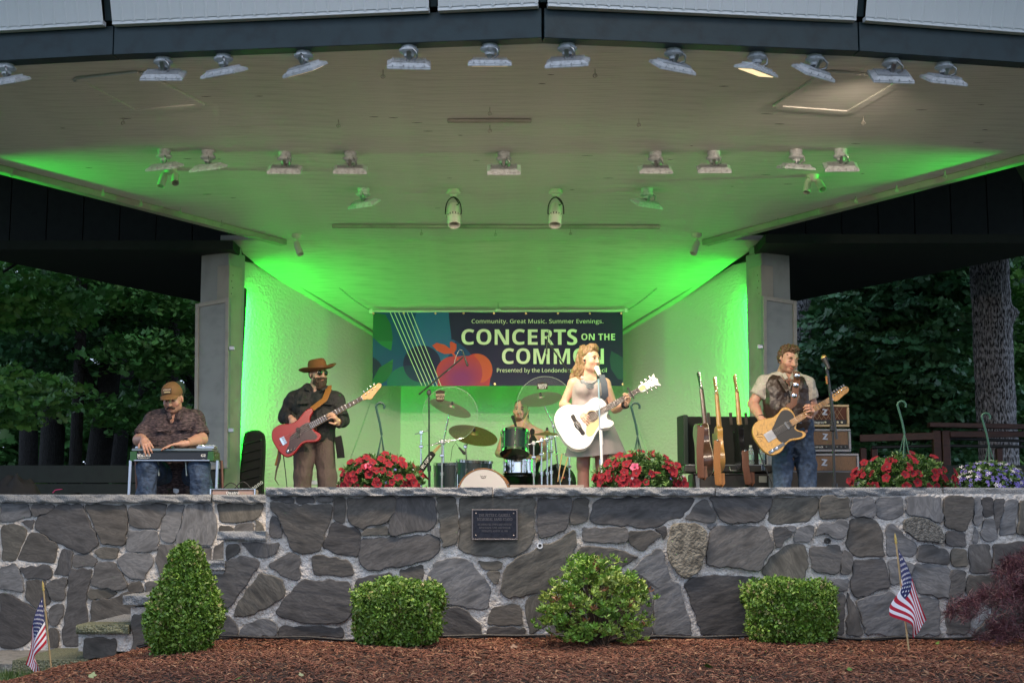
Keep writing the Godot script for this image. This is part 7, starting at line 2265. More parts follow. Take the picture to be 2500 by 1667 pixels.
# ------------------------------------------------------------------ amplifiers, cases, stands
func amp_box(called: String, label: String, x0: float, y0: float, x1: float, y1: float, depth: float, deep: float, shell: Material) -> Array:
	var a := P(x0, y1, depth)
	var b := P(x1, y0, depth)
	var w := b.x - a.x
	var h := b.y - a.y
	var c := Vector3((a.x + b.x) / 2, (a.y + b.y) / 2, -depth)
	var t := thing(called, label, "amplifier", Vector3(c.x, a.y, -depth))
	part("cabinet", MB.new().box(T(c - Vector3(0, 0, deep / 2 + 0.012)), Vector3(w, h, deep), 0.008), shell, t)
	for e in [[0, h / 2 - 0.011, w, 0.022], [0, -h / 2 + 0.011, w, 0.022], [-w / 2 + 0.011, 0, 0.022, h - 0.045], [w / 2 - 0.011, 0, 0.022, h - 0.045]]:
		part("edge_frame", MB.new().box(T(c + Vector3(e[0], e[1], 0.004)), Vector3(e[2], e[3], 0.028), 0.006), shell, t)
	return [t, c, w, h]

func zig(t: Node3D, at: Vector3, s: float) -> void:
	var q := PackedVector2Array()
	for p in [[-0.5, 0.62], [0.55, 0.5], [-0.05, -0.35], [0.5, -0.28], [0.42, -0.6], [-0.6, -0.52], [0.05, 0.32], [-0.42, 0.34]]:
		q.append(Vector2(p[0], p[1]) * s)
	part("z_badge", MB.new().prism(Transform3D(Basis(), at), q, 0.0, 0.006, 0.0015), M.z_metal, t)

func stage_gear() -> void:
	mat("z_metal", lin(0.42, 0.42, 0.44), 0.35, 0.8)
	var cream := mat("cream_tolex", lin(0.50, 0.38, 0.23), 0.7)
	var grey := mat("grey_tolex", lin(0.30, 0.30, 0.33), 0.7)
	var koa := mat("koa_face", lin(0.20, 0.105, 0.045), 0.45, 0.0, ntex(101, 0.03, [[0.0, 0.55], [0.5, 1.0], [1.0, 0.75]], 4), Vector3(6, 1.2, 6))
	mat("grille_cloth", lin(0.085, 0.072, 0.064), 0.9, 0.0, ntex(102, 0.1, [[0.0, 0.6], [1.0, 1.0]], 3), Vector3(2, 14, 2))
	mat("brown_cloth", lin(0.075, 0.024, 0.014), 0.85)
	mat("diamond", lin(0.36, 0.26, 0.16), 0.6)
	# speaker cabinet, then two amplifier heads on it
	var r := amp_box("speaker_cabinet", "grey speaker cabinet with a wooden band at the bottom of the stack", 1925, 1107, 2097, 1275, 13.3, 0.32, grey)
	part("wood_band", MB.new().box(T(r[1] + Vector3(0, r[3] * 0.36, -0.006)), Vector3(r[2] - 0.05, r[3] * 0.22, 0.02), 0.002), koa, r[0])
	part("grille", MB.new().box(T(r[1] + Vector3(0, -r[3] * 0.12, -0.006)), Vector3(r[2] - 0.05, r[3] * 0.70, 0.018), 0.002), M.grille_cloth, r[0])
	zig(r[0], P(2013, 1129, 13.3) + Vector3(0, 0, 0.008), 0.055)
	r = amp_box("amplifier_head", "grey amplifier head with a koa wood front in the middle of the stack", 1930, 1047, 2077, 1103, 13.3, 0.24, grey)
	part("wood_front", MB.new().box(T(r[1] + Vector3(0, 0.022, -0.006)), Vector3(r[2] - 0.05, r[3] * 0.60, 0.02), 0.002), koa, r[0])
	part("control_panel", MB.new().box(T(r[1] + Vector3(0, -0.066, -0.006)), Vector3(r[2] - 0.05, r[3] * 0.24, 0.022), 0.002), M.black_plastic, r[0])
	words("lettering", "Z wreck", 0.020, T(P(1998, 1091, 13.28)), M.script_white, r[0], false, "Droid Sans", 0.002)
	for k in 6:
		part("knob", MB.new().ball(Transform3D(Basis.from_scale(Vector3(0.009, 0.009, 0.012)), P(1978 + [0, 40, 66, 76, 86, 10][k], 1091, 13.285)), 8, 6), M.white_plastic if k == 5 else M.steel, r[0])
	zig(r[0], P(2015, 1066, 13.3) + Vector3(0, 0, 0.008), 0.05)
	r = amp_box("amplifier_head", "cream amplifier head with brown diamond cloth on top of the stack", 1934, 988, 2073, 1042, 13.3, 0.24, cream)
	part("grille_cloth", MB.new().box(T(r[1] + Vector3(0, 0.026, -0.006)), Vector3(r[2] - 0.05, r[3] * 0.62, 0.018), 0.002), M.brown_cloth, r[0])
	var lat := MB.new()
	var gw: float = r[2] - 0.056
	var gh: float = r[3] * 0.60
	for k in range(-4, 15):
		for s in [-1.0, 1.0]:
			var p0 := Vector2(-gw / 2 + k * 0.042, -gh / 2)
			var p1 := p0 + Vector2(s * gh * 0.62, gh)
			if s < 0:
				p0.x += 0.0
			if p0.x > -gw / 2 and p0.x < gw / 2 and p1.x > -gw / 2 and p1.x < gw / 2:
				lat.tube([r[1] + Vector3(p0.x, 0.026 + p0.y, 0.0045), r[1] + Vector3(p1.x, 0.026 + p1.y, 0.0045)], 0.0018, 4, false)
	part("diamond_weave", lat, M.diamond, r[0]).set_meta("kind", "stuff")
	part("control_panel", MB.new().box(T(r[1] + Vector3(0, -0.062, -0.006)), Vector3(r[2] - 0.05, r[3] * 0.24, 0.022), 0.002), M.black_plastic, r[0])
	words("lettering", "Stingray", 0.020, T(P(1998, 1031, 13.28)), M.script_white, r[0], true, "Droid Serif", 0.002)
	for k in 5:
		part("knob", MB.new().ball(Transform3D(Basis.from_scale(Vector3(0.011, 0.011, 0.012)), P(1974 + [0, 42, 58, 72, 82][k], 1031, 13.285)), 8, 6), M.binding if k > 0 else mat("pilot_lamp", lin(0.35, 0.01, 0.03), 0.3), r[0])
	zig(r[0], P(2014, 1006, 13.3) + Vector3(0, 0, 0.008), 0.05)
	tag(part("pedal_box", MB.new().box(T(P(2005, 984, 13.42)), Vector3(0.20, 0.05, 0.12), 0.008), M.black_plastic), "small black box lying on the cream amplifier head", "box")
	# open road case with the lid up behind the guitar rack, on a trunk
	var z := 13.75
	var a := P(1672, 1170, z)
	var b := P(1890, 1008, z)
	var cs := thing("road_case", "open black guitar case with its plush lid raised behind the rack", "case", Vector3((a.x + b.x) / 2, P(1700, 1153, z).y, -z))
	var rim := P(1700, 1134, z).y
	var fl := P(1700, 1153, z).y
	part("tray", MB.new().box(T(Vector3((a.x + b.x) / 2, (rim + fl) / 2, -z - 0.24)), Vector3(b.x - a.x, rim - fl, 0.50), 0.012), mat("case_shell", lin(0.028, 0.026, 0.026), 0.45), cs)
	part("lid", MB.new().box(Transform3D(Basis(Vector3.RIGHT, -0.12), Vector3((a.x + b.x) / 2, (rim + b.y) / 2, -z - 0.50)), Vector3(b.x - a.x, b.y - rim, 0.10), 0.02), mat("plush", lin(0.006, 0.008, 0.007), 0.95), cs)
	part("lid_side", MB.new().box(T(Vector3(a.x + 0.03, (rim + b.y) / 2, -z - 0.36), 8), Vector3(0.05, b.y - rim, 0.26), 0.01), mat("case_green", lin(0.01, 0.02, 0.014), 0.6), cs)
	for x in [1731, 1785, 1822]:
		part("hanger_strap", MB.new().box(T(P(x, 1022, z - 0.02 + 0.38), 0, 0, 4), Vector3(0.03, 0.12, 0.01), 0.003), M.grille_cloth, cs)
	part("trim", MB.new().box(T(Vector3((a.x + b.x) / 2, rim - 0.006, -z + 0.012)), Vector3(b.x - a.x - 0.02, 0.014, 0.012), 0.003), M.steel, cs)
	part("handle", MB.new().tube([P(1782, 1140, z - 0.02), P(1784, 1149, z - 0.05), P(1808, 1149, z - 0.05), P(1810, 1140, z - 0.02)], 0.006, 6), M.steel, cs)
	for x in [1741, 1864]:
		part("latch", MB.new().box(T(P(x, 1141, z - 0.02)), Vector3(0.035, 0.06, 0.012), 0.004), M.chrome, cs)
	var tk := thing("trunk", "black flight trunk with metal corners under the open guitar case", "trunk", Vector3((a.x + b.x) / 2 + 0.05, FLOOR, -z))
	var x0 := P(1695, 1180, z).x
	var x1 := P(1892, 1180, z).x
	part("box", MB.new().box(T(Vector3((x0 + x1) / 2, (fl + FLOOR) / 2 - 0.004, -z - 0.25)), Vector3(x1 - x0, fl - FLOOR - 0.008, 0.46), 0.008), M.case_shell, tk)
	for x in [x0 + 0.03, x1 - 0.03]:
		part("corner", MB.new().box(T(Vector3(x, (fl + FLOOR) / 2 - 0.004, -z - 0.012)), Vector3(0.05, fl - FLOOR - 0.02, 0.012), 0.003), M.steel, tk)
	part("label_plate", MB.new().box(T(P(1863, 1170, z - 0.03)), Vector3(0.075, 0.062, 0.006), 0.002), mat("label_plate", lin(0.3, 0.3, 0.3), 0.5), tk)
	# water bottles standing in the case tray
	var wt := mat("bottle_plastic", Color(0.85, 0.92, 0.95, 0.22), 0.1)
	wt.transparency = BaseMaterial3D.TRANSPARENCY_ALPHA
	mat("bottle_label", lin(0.25, 0.42, 0.4), 0.5)
	mat("bottle_cap", lin(0.7, 0.72, 0.7), 0.5)
	for x in [1841, 1868]:
		var f := Vector3(P(x, 1130, z).x, rim + 0.002, -z - 0.16)
		var bt := thing("water_bottle", "clear plastic water bottle with a pale label standing in the case", "bottle", f, "water bottles in the case")
		part("bottle", MB.new().lathe(T(f), [Vector2(0.0, 0.0), Vector2(0.03, 0.0), Vector2(0.032, 0.01), Vector2(0.030, 0.06), Vector2(0.032, 0.11), Vector2(0.026, 0.145), Vector2(0.013, 0.17), Vector2(0.013, 0.182)], 18), M.bottle_plastic, bt)
		part("label", MB.new().lathe(T(f), [Vector2(0.0325, 0.05), Vector2(0.0325, 0.10)], 18), M.bottle_label, bt)
		part("cap", MB.new().lathe(T(f), [Vector2(0.014, 0.172), Vector2(0.014, 0.192), Vector2(0.0, 0.192)], 12), M.bottle_cap, bt)
	# vocal microphones
	var fs := Vector3(P(1472, 1200, 12.72).x, FLOOR, -12.72)
	mat("mic_white", lin(0.72, 0.70, 0.69), 0.35)
	mat("mic_grille", lin(0.55, 0.42, 0.28), 0.4, 0.8)
	var st := mic_stand("straight chrome stand with a white lower tube before the singer", fs, P(1461, 922, 12.74), [], [], M.leg_chrome, M.leg_chrome, 0.008)
	part("lower_sleeve", MB.new().tube([P(1467, 1050, 12.73), P(1469, 1085, 12.73)], 0.015, 12), M.mic_white, st)
	part("lower_sleeve", MB.new().tube([P(1468, 1050, 12.73), P(1470, 1160, 12.72)], 0.0115, 12), M.mic_white, st)
	part("clip", MB.new().tube([P(1460, 925, 12.74), P(1461, 908, 12.74)], 0.014, 8), M.black_plastic, st)
	microphone("white vocal microphone at the singer's lips", P(1457, 898, 12.72), P(1464, 916, 12.66), M.mic_white, M.mic_grille, 0.026)
	var fr := Vector3(P(2040, 1200, 12.05).x, FLOOR, -12.05)
	st = mic_stand("black microphone stand with a slanted boom before the amplifiers", fr, P(2034, 1045, 12.05), [P(2021, 905, 12.05), P(2044, 1072, 12.02)], [], M.black_metal, M.black_metal, 0.013)
	part("boom_upper", MB.new().tube([P(2018, 895, 12.05), P(2030, 985, 12.06), P(2034, 1045, 12.05)], 0.011, 8), M.black_metal, st)
	part("tag", MB.new().box(T(P(2019, 928, 12.03), 0, 0, 4), Vector3(0.016, 0.07, 0.02), 0.004), M.strap_leather, st)
	part("clip", MB.new().tube([P(2019, 902, 12.05), P(2022, 890, 12.03)], 0.014, 8), M.steel, st)
	microphone("black vocal microphone with a gold grille on the right stand", P(2013, 874, 12.03), P(2025, 900, 12.0), M.black_plastic, mat("gold_grille", lin(0.5, 0.32, 0.12), 0.4, 0.7), 0.026)
	# gear at the left
	var q := Vector3(P(568, 1200, 11.75).x, 0, -11.75)
	var sa := thing("practice_amplifier", "small pinkish amplifier in a metal frame beside the pedal steel", "amplifier", Vector3(q.x, FLOOR, q.z))
	var top := P(568, 1193, 11.75).y
	part("cabinet", MB.new().box(T(Vector3(q.x, (top + FLOOR) / 2, q.z - 0.1)), Vector3(0.35, top - FLOOR - 0.01, 0.2), 0.01), mat("pink_face", lin(0.32, 0.22, 0.19), 0.6), sa)
	part("bar", board(Vector3(q.x - 0.18, top - 0.003, q.z + 0.008), Vector3(q.x + 0.18, top - 0.003, q.z + 0.008), 0.014, 0.012), M.chrome, sa)
	part("bar", MB.new().tube([Vector3(q.x - 0.182, top, q.z + 0.008), Vector3(q.x - 0.182, FLOOR, q.z + 0.008)], 0.008, 6), M.chrome, sa)
	part("bar", MB.new().tube([Vector3(q.x + 0.182, top, q.z + 0.008), Vector3(q.x + 0.182, FLOOR, q.z + 0.008)], 0.008, 6), M.chrome, sa)
	part("name_plate", MB.new().box(T(Vector3(q.x, top - 0.034, q.z + 0.004)), Vector3(0.085, 0.034, 0.008), 0.002), M.black_plastic, sa)
	words("lettering", "Quatro", 0.022, T(Vector3(q.x, top - 0.034, q.z + 0.009)), M.script_white, sa, true, "Droid Serif", 0.002)
	for k in 2:
		var l := []
		for i in 9:
			l.append(Vector3(q.x - 0.10 + k * 0.10 + i * 0.017, top + 0.05 * sin(PI * i / 8.0) * (1.0 + 0.15 * k), q.z - 0.08 + 0.02 * k))
		tag(part("cable", MB.new().tube(l, 0.005, 6), M.black_plastic), "black cable arching over the small pinkish amplifier", "cable", "cables on the small amplifier")
	var sc := thing("trunk", "black trunk with a nickel latch that the seated man sits on", "trunk", Vector3(P(425, 1200, 12.55).x, FLOOR, -12.55))
	part("box", MB.new().box(T(Vector3(P(425, 1200, 12.55).x, FLOOR + 0.23, -12.62)), Vector3(0.52, 0.46, 0.40), 0.02), M.case_shell, sc)
	part("latch", MB.new().prism(T(P(430, 1188, 12.38)), smooth_outline(pts([-0.024, -0.05, 0.024, -0.05, 0.026, 0.045, 0.0, 0.056, -0.026, 0.045]), 2), 0.0, 0.012, 0.003), M.steel, sc)
	# gig bag leaning in the corner behind the left pillar
	var gb := thing("gig_bag", "tall black quilted gig bag leaning behind the left pillar", "bag", Vector3(P(612, 1200, 16.0).x, FLOOR, -16.0))
	var g0 := P(618, 1275, 16.05)
	var outl := smooth_outline(pts([-0.30, 0.0, 0.20, 0.0, 0.19, 0.18, 0.12, 0.36, 0.07, 0.55, 0.075, 0.95, 0.06, 1.16, 0.0, 1.21, -0.10, 1.2, -0.16, 1.12, -0.2, 0.6, -0.3, 0.3]), 3)
	part("bag", MB.new().prism(T(Vector3(g0.x + 0.02, FLOOR, -16.05), 0, -4), outl, -0.09, 0.08, 0.03), M.black_cloth, gb)
	for k in 8:
		part("quilt_seam", MB.new().tube([Vector3(g0.x - 0.15, FLOOR + 0.34 + k * 0.10, -15.965 - 0.007 * k), Vector3(g0.x + 0.08, FLOOR + 0.40 + k * 0.10, -15.965 - 0.007 * k)], 0.006, 5), M.black_plastic, gb)
	words("lettering", "mono", 0.045, Transform3D(Basis().rotated(Vector3.BACK, 0.62), P(625, 1186, 15.93)), M.script_white, gb, true, "Droid Sans", 0.002)
	var bc := thing("instrument_case", "rounded black instrument case lying at the left end of the stage", "case", Vector3(P(180, 1205, 12.3).x, FLOOR, -12.3))
	part("shell", MB.new().ball(Transform3D(Basis.from_scale(Vector3(0.24, 0.44, 0.2)), Vector3(P(180, 1205, 12.3).x, FLOOR, -12.4)), 20, 12), M.black_gloss, bc)
	part("strap", band([P(128, 1203, 12.2), P(135, 1196, 12.2), P(150, 1194, 12.2)], 0.03, 0.006, Vector3(0, 0, 1)), mat("pink_strap", lin(0.4, 0.03, 0.12), 0.6), bc)
	var lump := MB.new()
	var nz := noise(77, 3.0, 3)
	var rows := []
	for i in 13:
		var row := []
		for j in 25:
			var an := TAU * (j % 24) / 24.0
			var el := PI / 2 * i / 12.0
			var k := 1.0 + 0.14 * nz.get_noise_3d(cos(an) * cos(el), sin(el), sin(an) * cos(el))
			row.append(Vector3(P(40, 1200, 12.6).x + cos(an) * cos(el) * 0.3 * k, FLOOR + sin(el) * 0.58 * k, -12.6 + sin(an) * cos(el) * 0.22 * k))
		rows.append(row)
	tag(part("covered_gear", lump.sheet(rows), M.black_cloth), "lump of gear under a black cloth at the stage's left end", "covered gear")
	# small boxes glimpsed behind the bassist, and a dangling cable
	tag(part("direct_box", MB.new().box(T(P(771, 1178, 15.6)), Vector3(0.14, 0.05, 0.1), 0.006), M.white_metal), "small pale connection box on the stage behind the bassist", "box")
	tag(part("cup", MB.new().lathe(T(Vector3(P(2052, 1186, 10.6).x, FLOOR + 0.39, -10.6)), [Vector2(0.0, 0.0), Vector2(0.04, 0.0), Vector2(0.05, 0.05), Vector2(0.046, 0.05), Vector2(0.0, 0.01)], 16), M.petal_white), "white plastic cup standing behind the coping by the amplifiers", "cup")
	tag(part("cup_shelf", MB.new().box(T(Vector3(P(2052, 1186, 10.6).x, FLOOR + 0.195, -10.6)), Vector3(0.2, 0.388, 0.2), 0.01), M.black_plastic), "black box behind the coping that carries a white cup", "box")

# ------------------------------------------------------------------ figures
class Field:
	# a signed distance field on a grid, meshed as surface nets
	var prims := []
	var cell := 0.014
	var wob := 0.0
	var wob_f := 8.0
	func cap(a: Vector3, b: Vector3, ra: float, rb: float, k := 0.03, cut := 0, flat := 1.0, way := Vector3.BACK) -> Field:
		# cut: 1 flat at b; flat < 1 squeezes the section along `way`
		prims.append({"t": 0, "a": a, "b": b, "ra": ra, "rb": rb, "k": k, "cut": cut, "flat": flat, "way": way, "op": 1})
		return self
	func egg(c: Vector3, bs: Basis, r: Vector3, k := 0.02, op := 1) -> Field:
		prims.append({"t": 1, "c": c, "bs": bs.inverse(), "r": r, "k": k, "op": op})
		return self
	func build(mb: MB, paint = null) -> void:
		var lo := Vector3.ONE * 1e9
		var hi := -lo
		for p in prims:
			if p.op < 0:
				continue
			var m: float
			if p.t == 0:
				m = maxf(p.ra, p.rb)
				lo = lo.min(p.a - Vector3.ONE * m).min(p.b - Vector3.ONE * m)
				hi = hi.max(p.a + Vector3.ONE * m).max(p.b + Vector3.ONE * m)
			else:
				m = maxf(p.r.x, maxf(p.r.y, p.r.z))
				lo = lo.min(p.c - Vector3.ONE * m)
				hi = hi.max(p.c + Vector3.ONE * m)
		lo -= Vector3.ONE * cell * 3.0
		hi += Vector3.ONE * cell * 3.0
		var nx := int((hi.x - lo.x) / cell) + 2
		var ny := int((hi.y - lo.y) / cell) + 2
		var nz := int((hi.z - lo.z) / cell) + 2
		var f := PackedFloat32Array()
		f.resize(nx * ny * nz)
		f.fill(1.0)
		for p in prims:
			var k: float = p.k
			var pad: float = k + cell * 2.5
			var l: Vector3
			var h: Vector3
			if p.t == 0:
				var m := maxf(p.ra, p.rb) + pad
				l = (p.a as Vector3).min(p.b) - Vector3.ONE * m
				h = (p.a as Vector3).max(p.b) + Vector3.ONE * m
			else:
				var m := maxf(p.r.x, maxf(p.r.y, p.r.z)) + pad
				l = p.c - Vector3.ONE * m
				h = p.c + Vector3.ONE * m
			var i0 := clampi(int((l.x - lo.x) / cell), 0, nx - 1)
			var i1 := clampi(int((h.x - lo.x) / cell) + 1, 0, nx - 1)
			var j0 := clampi(int((l.y - lo.y) / cell), 0, ny - 1)
			var j1 := clampi(int((h.y - lo.y) / cell) + 1, 0, ny - 1)
			var k0 := clampi(int((l.z - lo.z) / cell), 0, nz - 1)
			var k1 := clampi(int((h.z - lo.z) / cell) + 1, 0, nz - 1)
			if p.t == 0:
				var a: Vector3 = p.a
				var ab: Vector3 = p.b - p.a
				var l2 := maxf(ab.length_squared(), 1e-9)
				var len := sqrt(l2)
				var ra: float = p.ra
				var dr: float = p.rb - p.ra
				var sq: float = 1.0 / p.flat - 1.0
				var way: Vector3 = p.way
				var cut: int = p.cut
				for kk in range(k0, k1 + 1):
					for jj in range(j0, j1 + 1):
						var id := (kk * ny + jj) * nx + i0
						for ii in range(i0, i1 + 1):
							var q := lo + Vector3(ii, jj, kk) * cell - a
							var s := q.dot(ab) / l2
							var t := clampf(s, 0.0, 1.0)
							var d3 := q - ab * t
							if sq > 0.0:
								d3 += way * (d3.dot(way) * sq)
							var d := d3.length() - ra - dr * t
							if cut & 1 and s > 1.0:
								d = maxf(d, (s - 1.0) * len)
							if cut & 2 and s < 0.0:
								d = maxf(d, -s * len)
							var o := f[id]
							var hh := clampf(0.5 + 0.5 * (o - d) / k, 0.0, 1.0)
							f[id] = lerpf(o, d, hh) - k * hh * (1.0 - hh)
							id += 1
			else:
				var c: Vector3 = p.c
				var bs: Basis = p.bs
				var r: Vector3 = p.r
				var mr := minf(r.x, minf(r.y, r.z))
				for kk in range(k0, k1 + 1):
					for jj in range(j0, j1 + 1):
						var id := (kk * ny + jj) * nx + i0
						for ii in range(i0, i1 + 1):
							var q := bs * (lo + Vector3(ii, jj, kk) * cell - c)
							var e := q / r
							var k0l := e.length()
							var d := (k0l - 1.0) * mr if k0l < 0.3 else k0l * (k0l - 1.0) / (q / (r * r)).length()
							var o := f[id]
							if p.op > 0:
								var hh := clampf(0.5 + 0.5 * (o - d) / k, 0.0, 1.0)
								f[id] = lerpf(o, d, hh) - k * hh * (1.0 - hh)
							else:
								var hh := clampf(0.5 - 0.5 * (o + d) / k, 0.0, 1.0)
								f[id] = lerpf(o, -d, hh) + k * hh * (1.0 - hh)
							id += 1
		var noise: FastNoiseLite = null
		if wob > 0.0:
			noise = FastNoiseLite.new()
			noise.seed = 3
			noise.frequency = wob_f
			noise.fractal_octaves = 2
			for kk in nz:
				for jj in ny:
					for ii in nx:
						var id := (kk * ny + jj) * nx + ii
						if absf(f[id]) < cell * 2.5:
							var q := lo + Vector3(ii, jj, kk) * cell
							f[id] += noise.get_noise_3d(q.x, q.y * 0.6, q.z) * wob
		# surface nets
		var vid := {}
		var base := mb.v.size()
		var sxy := nx * ny
		var off := [0, 1, nx, nx + 1, sxy, sxy + 1, sxy + nx, sxy + nx + 1]
		for kk in nz - 1:
			for jj in ny - 1:
				var id := kk * sxy + jj * nx
				for ii in nx - 1:
					var v0 := f[id]
					if absf(v0) < cell * 2.4:
						var mask := 0
						for c in 8:
							if f[id + off[c]] < 0.0:
								mask |= 1 << c
						if mask != 0 and mask != 255:
							var sum := Vector3.ZERO
							var n := 0
							for e in [[0, 1], [2, 3], [4, 5], [6, 7], [0, 2], [1, 3], [4, 6], [5, 7], [0, 4], [1, 5], [2, 6], [3, 7]]:
								var fa := f[id + off[e[0]]]
								var fb := f[id + off[e[1]]]
								if (fa < 0.0) != (fb < 0.0):
									var t := fa / (fa - fb)
									var pa := Vector3(e[0] & 1, (e[0] >> 1) & 1, e[0] >> 2)
									var pb := Vector3(e[1] & 1, (e[1] >> 1) & 1, e[1] >> 2)
									sum += pa.lerp(pb, t)
									n += 1
							var g := Vector3(f[id + 1] + f[id + nx + 1] + f[id + sxy + 1] + f[id + sxy + nx + 1] - v0 - f[id + nx] - f[id + sxy] - f[id + sxy + nx], f[id + nx] + f[id + nx + 1] + f[id + sxy + nx] + f[id + sxy + nx + 1] - v0 - f[id + 1] - f[id + sxy] - f[id + sxy + 1], f[id + sxy] + f[id + sxy + 1] + f[id + sxy + nx] + f[id + sxy + nx + 1] - v0 - f[id + 1] - f[id + nx] - f[id + nx + 1])
							var p := lo + (Vector3(ii, jj, kk) + sum / n) * cell
							if paint != null:
								mb.col = paint.call(p)
							vid[id] = mb.add(p, g.normalized(), Vector2(p.x, p.y))
					id += 1
		for id in vid:
			var a: int = vid[id]
			var in0 := f[id] < 0.0
			# the three edges that start at this corner
			if (f[id + 1] < 0.0) != in0 and vid.has(id - nx) and vid.has(id - sxy) and vid.has(id - nx - sxy):
				mb.quad(a, vid[id - nx], vid[id - nx - sxy], vid[id - sxy])
			if (f[id + nx] < 0.0) != in0 and vid.has(id - 1) and vid.has(id - sxy) and vid.has(id - 1 - sxy):
				mb.quad(a, vid[id - 1], vid[id - 1 - sxy], vid[id - sxy])
			if (f[id + sxy] < 0.0) != in0 and vid.has(id - 1) and vid.has(id - nx) and vid.has(id - 1 - nx):
				mb.quad(a, vid[id - 1], vid[id - 1 - nx], vid[id - nx])
		mb.col = Color.WHITE

func head_frame(c: Vector3, yaw: float, pitch: float, roll := 0.0) -> Transform3D:
	# face looks along +z of this frame; yaw > 0 turns it to the picture's right
	return Transform3D(Basis.from_euler(Vector3(deg_to_rad(pitch), deg_to_rad(yaw), deg_to_rad(roll))), c)

func add_head(mb: MB, h: Transform3D, s: float, skin: Color, female: bool, brow: Color, stubble := Color(0, 0, 0, 0), closed := false) -> void:
	# origin: middle of the head, chin at -0.115, crown at +0.115
	var f := Field.new()
	f.cell = 0.0046
	var b := h.basis
	var e := func(x: float, y: float, z: float) -> Vector3: return h * (Vector3(x, y, z) * s)
	f.egg(e.call(0, 0.030, -0.012), b, Vector3(0.075, 0.086, 0.092) * s, 0.02)
	f.egg(e.call(0, -0.030, 0.016), b, Vector3(0.060, 0.078, 0.066) * s, 0.03)
	f.egg(e.call(0, -0.084, 0.042), b, Vector3(0.034 if not female else 0.028, 0.026, 0.034) * s, 0.03)
	for x in [-1.0, 1.0]:
		f.egg(e.call(x * 0.042, -0.028, 0.048), b, Vector3(0.024, 0.022, 0.022) * s, 0.024)
		f.egg(e.call(x * 0.046, -0.066, 0.012), b, Vector3(0.024 if not female else 0.018, 0.03, 0.03) * s, 0.03)
		f.egg(e.call(x * 0.076, -0.008, -0.012), b * Basis(Vector3.UP, 0.35 * x), Vector3(0.010, 0.031, 0.018) * s, 0.008)
		f.egg(e.call(x * 0.030, 0.030, 0.074), b, Vector3(0.025, 0.008, 0.012) * s, 0.014)
	for x in [-1.0, 1.0]:
		f.egg(e.call(x * 0.031, 0.008, 0.092), b, Vector3(0.019, 0.013, 0.016) * s, 0.010, -1)
		f.egg(e.call(x * 0.031, 0.007, 0.066), b, Vector3(0.014, 0.0125, 0.0135) * s, 0.004)
	f.cap(e.call(0, 0.022, 0.080), e.call(0, -0.026, 0.101), 0.0085 * s, 0.0125 * s, 0.012)
	f.egg(e.call(-0.011, -0.029, 0.090), b, Vector3(0.009, 0.008, 0.010) * s, 0.008)
	f.egg(e.call(0.011, -0.029, 0.090), b, Vector3(0.009, 0.008, 0.010) * s, 0.008)
	f.egg(e.call(0, -0.053, 0.079), b, Vector3(0.023, 0.0065, 0.010) * s, 0.006)
	f.egg(e.call(0, -0.064, 0.077), b, Vector3(0.019, 0.007, 0.011) * s, 0.006)
	f.cap(e.call(0, -0.06, -0.015), e.call(0, -0.17, -0.045), (0.048 if female else 0.058) * s, (0.05 if female else 0.064) * s, 0.02)
	var inv := h.affine_inverse()
	var lip := Color(0.36, 0.10, 0.09) if female else Color(skin.r * 0.8, skin.g * 0.58, skin.b * 0.55)
	f.build(mb, func(p: Vector3) -> Color:
		var q := inv * p / s
		var c := skin
		var ax := absf(q.x)
		if q.z > 0.03:
			if ax < 0.024 and q.y < -0.046 and q.y > -0.072 and q.z > 0.06:
				c = lip
				if absf(q.y + 0.0585) < 0.0025:
					c = lip * 0.45
			if absf(ax - 0.031) < 0.016 and absf(q.y - 0.0345 + (ax - 0.03) * (ax - 0.03) * 8.0) < 0.0055:
				c = brow
			if absf(ax - 0.031) < 0.0125 and q.y < 0.018 and q.y > -0.004:
				if closed:
					if absf(q.y - 0.001) < 0.0028:
						c = brow * 0.6
				else:
					if absf(q.y - 0.0155) < 0.003:
						c = brow * 0.5
					elif absf(q.y - 0.008) < 0.005:
						c = Color(0.045, 0.035, 0.03) if absf(ax - 0.031 + 0.001) < 0.007 else Color(0.26, 0.22, 0.20)
			if q.y < -0.02 and q.y > -0.05 and ax > 0.02:
				c = Color(c.r * 1.04, c.g * 0.93, c.b * 0.92)
		if stubble.a > 0.0 and q.z > -0.01:
			var in_beard := q.y < -0.078 or (ax > 0.040 and q.y < -0.025 and q.z < 0.065) or (q.y < -0.036 and q.y > -0.047 and ax < 0.03)
			if in_beard and q.y > -0.125:
				c = c.lerp(Color(stubble.r, stubble.g, stubble.b), stubble.a)
		return c)

